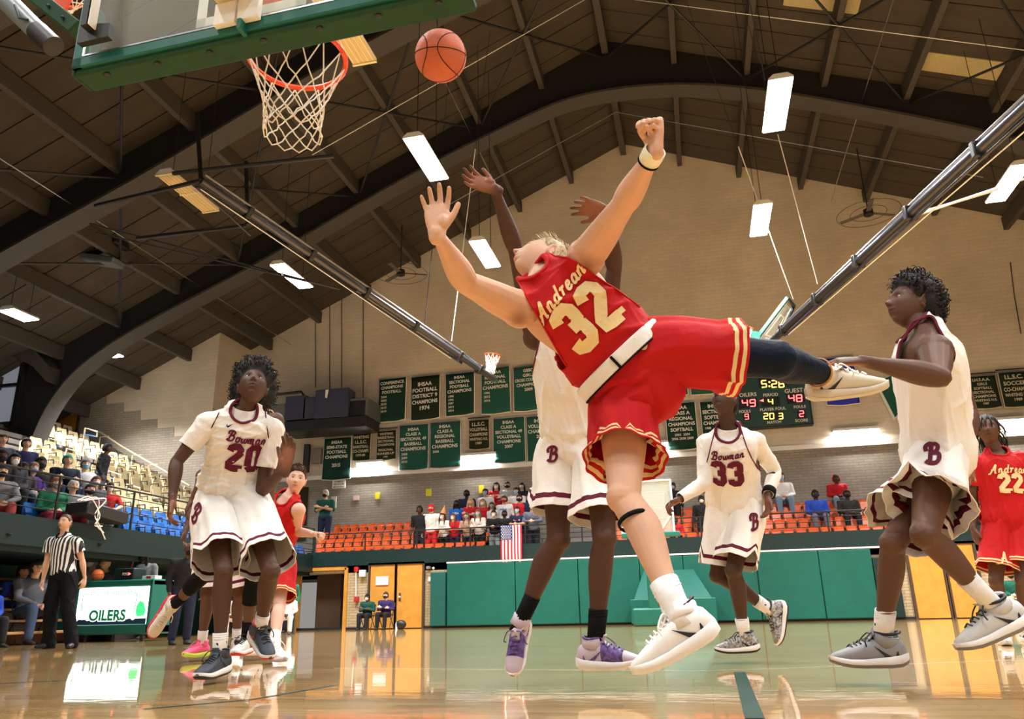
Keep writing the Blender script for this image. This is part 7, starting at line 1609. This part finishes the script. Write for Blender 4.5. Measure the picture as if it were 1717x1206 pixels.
OTH = [
 (546,827,24.4,'cross',(.01,.07,.05),NV,'f',(.3,.3,.3),MK_,0,0,0,None,'usher in a dark green polo standing by the upper doorway',2.5,0),
 (1128,815,24.3,'stand',BLK,BLK,'d',(.01,.01,.01),MB_,0,0,1,None,'spectator with a pale blue mask above the far backboard corner',2.5,0),
 (1176,838,22.7,'stand',BLK,BLK,'d',(.01,.01,.01),MW,0,0,1,None,'spectator in a black sweater standing left of the number 33 player',1.86,0),
 (1132,873,22.6,'sit',RD,BLK,'d',(.01,.01,.01),NV,0,0,1,None,'spectator in dark red seated behind the far backboard',1.86,0),
 (1309,800,24.9,'sit',WHT,(.15,.22,.3),'f',(.03,.02,.02),MB_,0,0,1,None,'spectator in a white hoodie seated on the top orange row',2.82,0),
 (1367,829,23.4,'sit',(.03,.08,.5),(.15,.15,.17),'d',(.01,.01,.01),NV,0,0,1,None,'spectator in a bright blue hoodie among the orange seats',2.18,0),
 (1402,803,24.9,'sit',RD,(.2,.27,.35),'d',(.01,.01,.01),None,0,0,1,None,'spectator in a red hoodie with the hood up on the top orange row',2.82,1),
 (1420,829,23.4,'sit',(.03,.03,.03),BLK,'d',(.01,.01,.01),MK_,0,0,1,None,'spectator in a black and yellow sweatshirt among the orange seats',2.18,0),
 (1606,812,23.4,'sit',BLK,BLK,'d',(.01,.01,.01),MK_,0,0,1,None,'dark clothed spectator between the right white player and the red 22',2.18,0)]
for (px, py, Y, pose, c1, c2, sk, hc_, mk, lg, fm, slv, tx, lb, fz, hood) in OTH:
    loc, s = headat(px, py, Y, pose, fz, female=bool(fm)); fan(loc, pose, 0, lb, c1, c2, sk, hc_, mk, s, bool(lg), bool(slv), bool(fm), None, tx, hood=bool(hood))
# left stand
def onstand(px, py, hh):
    best = None
    for k in range(NR):
        x = XF-.15-RP*k-.40; p = atx(px, py, x); zf = 1.75+RRISE*k; e = abs(p[2]-(zf+hh))
        if p[1] > 3 and p[1] < YL and (best is None or e < best[0]): best = (e, p, zf, x)
    return best
LST = [(7,738,'sit',(.05,.06,.08),BLK,'f',(.06,.04,.03),None,0,0,1,'man in a slate hoodie seated highest at the left edge'),
 (46,745,'sit',(.02,.02,.08),NV,'f',(.03,.02,.02),None,0,0,1,'bearded man in a navy hoodie seated above the purple sweater'),
 (5,766,'sit',BLK,BLK,'d',(.01,.01,.01),MK_,0,0,1,'masked spectator in black at the left edge'),
 (27,772,'sit',(.04,.04,.05),BLK,'p',(.01,.01,.01),MW,1,1,1,'dark haired spectator with a white mask left of the purple sweater'),
 (6,792,'sitlean',(.15,.16,.18),(.3,.05,.05),'f',(.02,.02,.02),MK_,0,0,1,'spectator in grey leaning forward at the far left rail'),
 (42,786,'sit',(.05,.04,.04),NV,'m',(.02,.015,.01),MK_,0,0,1,'masked spectator just left of the purple sweater'),
 (59,786,'sit',(.07,.03,.22),BLK,'p',(.2,.14,.08),MB_,0,1,1,'woman in a purple sweater with a blue mask'),
 (70,778,'sit',BLK,GRY,'m',(.01,.01,.01),MK_,0,0,1,'man in black with a black mask right of the purple sweater'),
 (115,773,'sitcross',(.01,.015,.035),NV,'f',(.02,.2,.15),None,0,0,1,'man in a dark navy sweater with a green cap'),
 (145,780,'sitcross',(.5,.5,.52),GRY,'p',(.12,.12,.12),MB_,0,1,1,'spectator in a pale jacket with a blue mask'),
 (97,812,'sit',(.02,.16,.08),(.2,.02,.04),'p',(.2,.08,.04),GRY,0,1,1,'spectator in green with a grey scarf behind the rail'),
 (125,816,'sit',(.22,.23,.23),(.2,.02,.04),'f',(.45,.45,.45),None,0,0,1,'grey haired man in a grey sweatshirt behind the rail'),
 (153,822,'sit',(.14,.03,.08),GRY,'f',(.03,.02,.02),MK_,0,0,1,'man in maroon bent beside the white cables'),
 (163,808,'sit',(.08,.08,.1),BLK,'p',(.1,.05,.03),MW,1,1,1,'woman with bobbed brown hair right of the white cables'),
 (186,818,'sitlean',(.4,.015,.015),BLK,'f',(.02,.015,.01),MW,0,0,0,'man in a red and yellow polo leaning on the shelf')]
for (px, py, pose, c1, c2, sk, hc_, mk, lg, fm, slv, lb) in LST:
    T = fan_template(pose, bool(fm)); e, p, zf, x = onstand(px, py, T['hc'][2]*.95); rot = math.radians(58); s = min(1.12, max(.8, (p[2]-zf)/T['hc'][2])); 
    fan((x-.05, p[1], zf), pose, rot, lb, c1, c2, sk, hc_, mk, s, bool(lg), bool(slv), bool(fm))
e, p, zf, x = onstand(195, 752, 1.62); loc = (x-.35, p[1], zf); fan(loc, 'stand', math.radians(120), 'man in a black jacket and jeans standing in the aisle of the cream seats', BLK, (.04,.06,.12), 'd', (.01,.01,.01), None, 1.0)
# floor people
def onfloor(px, py, Y, pose, rot, lb, c1, c2, fx=None, z0=0., **k):
    loc, s = headat(px, py, Y, pose, z0, rot, k.get('female', False), fx); return fan(loc, pose, rot, lb, c1, c2, sc=s, **k)
def fold_chair(loc, lab, m=m_black, rot=0, s=.92):
    t = thing('folding_chair', loc, lab, 'chair'); c, s_ = math.cos(rot), math.sin(rot); R_ = lambda x, y, z: V(loc[0]+(x*c-y*s_)*s, loc[1]+(x*s_+y*c)*s, loc[2]+z*s)
    ax = (V(c, s_, 0), V(-s_, c, 0), V(0,0,1)); MB().box(R_(0,-.02,.43), (.40*s,.38*s,.025), ax).build('seat', m, t, bevel=.01); MB().box(R_(0,.21,.70), (.40*s,.02,.2*s), ax).build('backrest', m, t, bevel=.01)
    for sg in (-1, 1):
        MB().cyl(R_(sg*.2,-.20,0), R_(sg*.2,.22,.80), .012, 6).build('leg', m, t); MB().cyl(R_(sg*.19,.22,0), R_(sg*.19,-.18,.43), .012, 6).build('leg', m, t)
    return t
def seated(px, py, Y, lb, c1, c2, chair, pose='sit', rot=0, **k):
    o = onfloor(px, py, Y, pose, rot, lb, c1, c2, **k); L_ = np.array(o.location); fold_chair((L_[0], L_[1]+.02, 0), chair, rot=rot, s=o.scale[0]); return o
seated(616, 1002, 21.3, 'staff member in dark green seated in front of the oak doors', (.01,.06,.045), BLK, 'black folding chair under the staff member in dark green', 'sitcross', sk='m', hair_=(.01,.01,.01), mask=MW, long_=False)
seated(647, 999, 21.3, 'spectator in a purple sweatshirt seated in front of the oak doors', (.035,.02,.10), BLK, 'black folding chair under the spectator in purple', 'sitcross', sk='p', hair_=(.05,.02,.02), mask=NV)
seated(483, 1000, 17., 'bench player in white, elbows on knees, right of number 20', WHT, (.7,.7,.7), 'folding chair under the bench player on the right', 'sitlean', rot=.4, sk='d', shoes_=(.03,.03,.05))
seated(398, 1004, 16., 'bench player in white seen between the legs of number 20', WHT, WHT, 'folding chair under the bench player between the legs', 'sitlean', rot=.3, sk='d', shoes_=(.03,.03,.05))
onfloor(487, 972, 19., 'stand', .1, 'masked staff member in a green sweatshirt standing by the dark opening', (.01,.14,.09), NV, sk='f', hair_=(.05,.04,.03), mask=MK_)
onfloor(241, 932, 14.6, 'phone', .25, 'photographer in a grey T-shirt with long dark hair behind the scorer table', (.13,.14,.15), BLK, sk='d', hair_=(.01,.01,.01), mask=MK_, long_=True, sleeve=False)
onfloor(318, 922, 11.0, 'stand', .9, 'coach in a black pullover and mask behind the kicked-back shoe', BLK, NV, sk='m', hair_=None, mask=MK_)
OFL = .2; MB().bb(-12.9, -11.3, 13.95, 14.58, .0, .2).build('scorer_platform', m_black, None, smooth=False)['kind'] = 'structure'
onfloor(155, 940, 14.2, 'sit', .1, 'table official in a striped shirt with grey hair behind the ball', (.55,.55,.55), BLK, fx=1.16, z0=.2, sk='p', hair_=(.4,.4,.4), mask=MW, sleeve=False)
onfloor(176, 950, 14.2, 'sit', 0, 'bearded table official in a dark patterned shirt', (.06,.05,.05), BLK, fx=1.10, z0=.2, sk='f', hair_=None)
seated(64, 938, 12.4, 'man in a grey sweatshirt seated just behind the referee', (.12,.13,.16), (.05,.08,.16), 'folding chair under the man in the grey sweatshirt', 'sitlean', rot=1.2, sk='f', hair_=(.03,.02,.02))
seated(40, 952, 13.2, 'man in a blue pullover seated at the far left behind the grey sweatshirt', (.02,.06,.4), BLK, 'folding chair under the man in blue', 'sit', rot=1.2, sk='f', hair_=(.02,.02,.02))
onfloor(-14, 985, 10.9, 'sit', 1.3, 'seated person at the left edge with dark trousers stretched out', (.02,.06,.4), BLK, sk='f')
seated(1694, 964, 20.5, 'grey haired man in a green pullover and khaki shorts seated behind the red 22', (.01,.09,.06), (.4,.33,.22), 'black folding chair under the man in khaki shorts', 'sit', rot=-.2, sk='p', hair_=(.4,.35,.3), mask=MK_)
# waist bag and bottle
p = at(672, 1050, 21.2); o = MB().sphere((p[0], p[1], .12), (.16,.1,.12), 14).build('duffel_bag', m_black); tag(o, 'small black bag on the floor right of the seated pair', 'bag')
p = at(667, 1048, 21.2); o = MB().tube([(p[0]-.02,p[1]-.05,0),(p[0]-.02,p[1]-.05,.13),(p[0]-.02,p[1]-.05,.16),(p[0]-.02,p[1]-.05,.18)], [.03,.03,.015,.012], n=10).build('water_bottle', m_sign); tag(o, 'white bottle standing left of the small black bag', 'bottle')
# ---- referee
def p_ref():
    Yc = 10.2; pel = at(106, 962, Yc); nk = at(107, 901, Yc); sh0 = at(86, 909, Yc); sh1 = at(128, 909, Yc); hip0 = at(97, 972, Yc); hip1 = at(116, 972, Yc)
    an0 = at(82, 1079, Yc-.05); an1 = at(121, 1077, Yc-.1); kn0 = mid(hip0, an0, .5)+V(0,-.05,0); kn1 = mid(hip1, an1, .5)+V(0,-.05,0)
    el0 = J(sh0, 78, 942, .29, 1); wr0 = J(el0, 72, 973, .26, -1); el1 = J(sh1, 138, 940, .29, 1); wr1 = J(el1, 142, 970, .26, -1)
    P = dict(sc=1.02, pel=pel, neck=nk, sh=[sh0, sh1], el=[el0, el1], wr=[wr0, wr1], hip=[hip0, hip1], kn=[kn0, kn1], an=[an0, an1], head=J(nk, 109, 877, .17, -1), f=V(.10,-.95,.08), u=V(0,.08,1),
        hand=[dict(d=V(0,-.1,-1), n=V(1,.3,0), curl=(15,20,15)), dict(d=V(0,-.1,-1), n=V(-1,.3,0), curl=(15,20,15))], toe=[(V(-.2,-1,0), V(0,0,1)), (V(.5,-.85,0), V(0,0,1))])
    C_ST = bpy.data.materials.new('referee_stripes'); C_ST.use_nodes = True; nt = C_ST.node_tree; b_ = nt.nodes['Principled BSDF']; b_.inputs['Roughness'].default_value = .8; tc = nt.nodes.new('ShaderNodeTexCoord'); sx = nt.nodes.new('ShaderNodeSeparateXYZ'); nt.links.new(tc.outputs['Object'], sx.inputs[0])
    m1 = nt.nodes.new('ShaderNodeMath'); m1.operation = 'MULTIPLY'; m1.inputs[1].default_value = 1/.052; nt.links.new(sx.outputs[0], m1.inputs[0]); m2 = nt.nodes.new('ShaderNodeMath'); m2.operation = 'FRACT'; nt.links.new(m1.outputs[0], m2.inputs[0]); m3 = nt.nodes.new('ShaderNodeMath'); m3.operation = 'GREATER_THAN'; m3.inputs[1].default_value = .48; nt.links.new(m2.outputs[0], m3.inputs[0])
    mx = nt.nodes.new('ShaderNodeMix'); mx.data_type = 'RGBA'; nt.links.new(m3.outputs[0], mx.inputs[0]); mx.inputs[6].default_value = (.78,.77,.76,1); mx.inputs[7].default_value = (.012,.012,.016,1); nt.links.new(mx.outputs[2], b_.inputs['Base Color'])
    t, hdd, jo, so, (u, rr, fr), body = person('person', P, SK_P, 'referee in black and white striped shirt with a whistle standing at left', vox=.008, jersey=dict(m=C_ST, trim=C_BLK, wr=.004, grow=.025, lo=-.02, loose=1.0, sleeve=.55, crew=1), shorts=None, hr='low', hm=H_BRN)
    mb = MB()
    for i in (0, 1):
        h_, k_, a_ = P['hip'][i], P['kn'][i], P['an'][i]; mb.tube([h_+V(0,0,.02), mid(h_, k_), k_, mid(k_, a_), a_-V(0,0,.03)], [.125,.11,.095,.09,.088], n=18, dome=True)
    mb.tube([pel-V(0,0,.10), pel+V(0,0,.07)], [.175,.17], [.14,.13], n=20, hint=V(1,0,0)); o = remesh(mb, .012, 'trousers', C_BLK, t, 3); offsetmesh(o, lambda v: wrinkle(v, 6, .006, 40.))
    for i in (0, 1):
        f_ = N(P['toe'][i][0]); a_ = P['an'][i]-V(0,0,P['an'][i][2]-.05); MB().tube([a_-f_*.06, a_-f_*.01, a_+f_*.09-V(0,0,.01), a_+f_*.19-V(0,0,.02)], [.036,.045,.05,.03], [.045,.05,.035,.022], n=14, hint=np.cross(f_, V(0,0,1)), dome=True).build('shoe', S_BK, t)
    mo = P['head']+N(P['f'])*.11-V(0,0,.065); MB().tube([mo, mo+V(.005,-.035,-.01)], [.012,.009], n=8).build('whistle', S_BK, t); mb = MB(); mb.tube([mo+V(.005,-.03,-.01), mo+V(0,-.02,-.12), nk+fr*.11-u*.03], .004, n=5); mb.build('lanyard', S_BK, t)
p_ref()
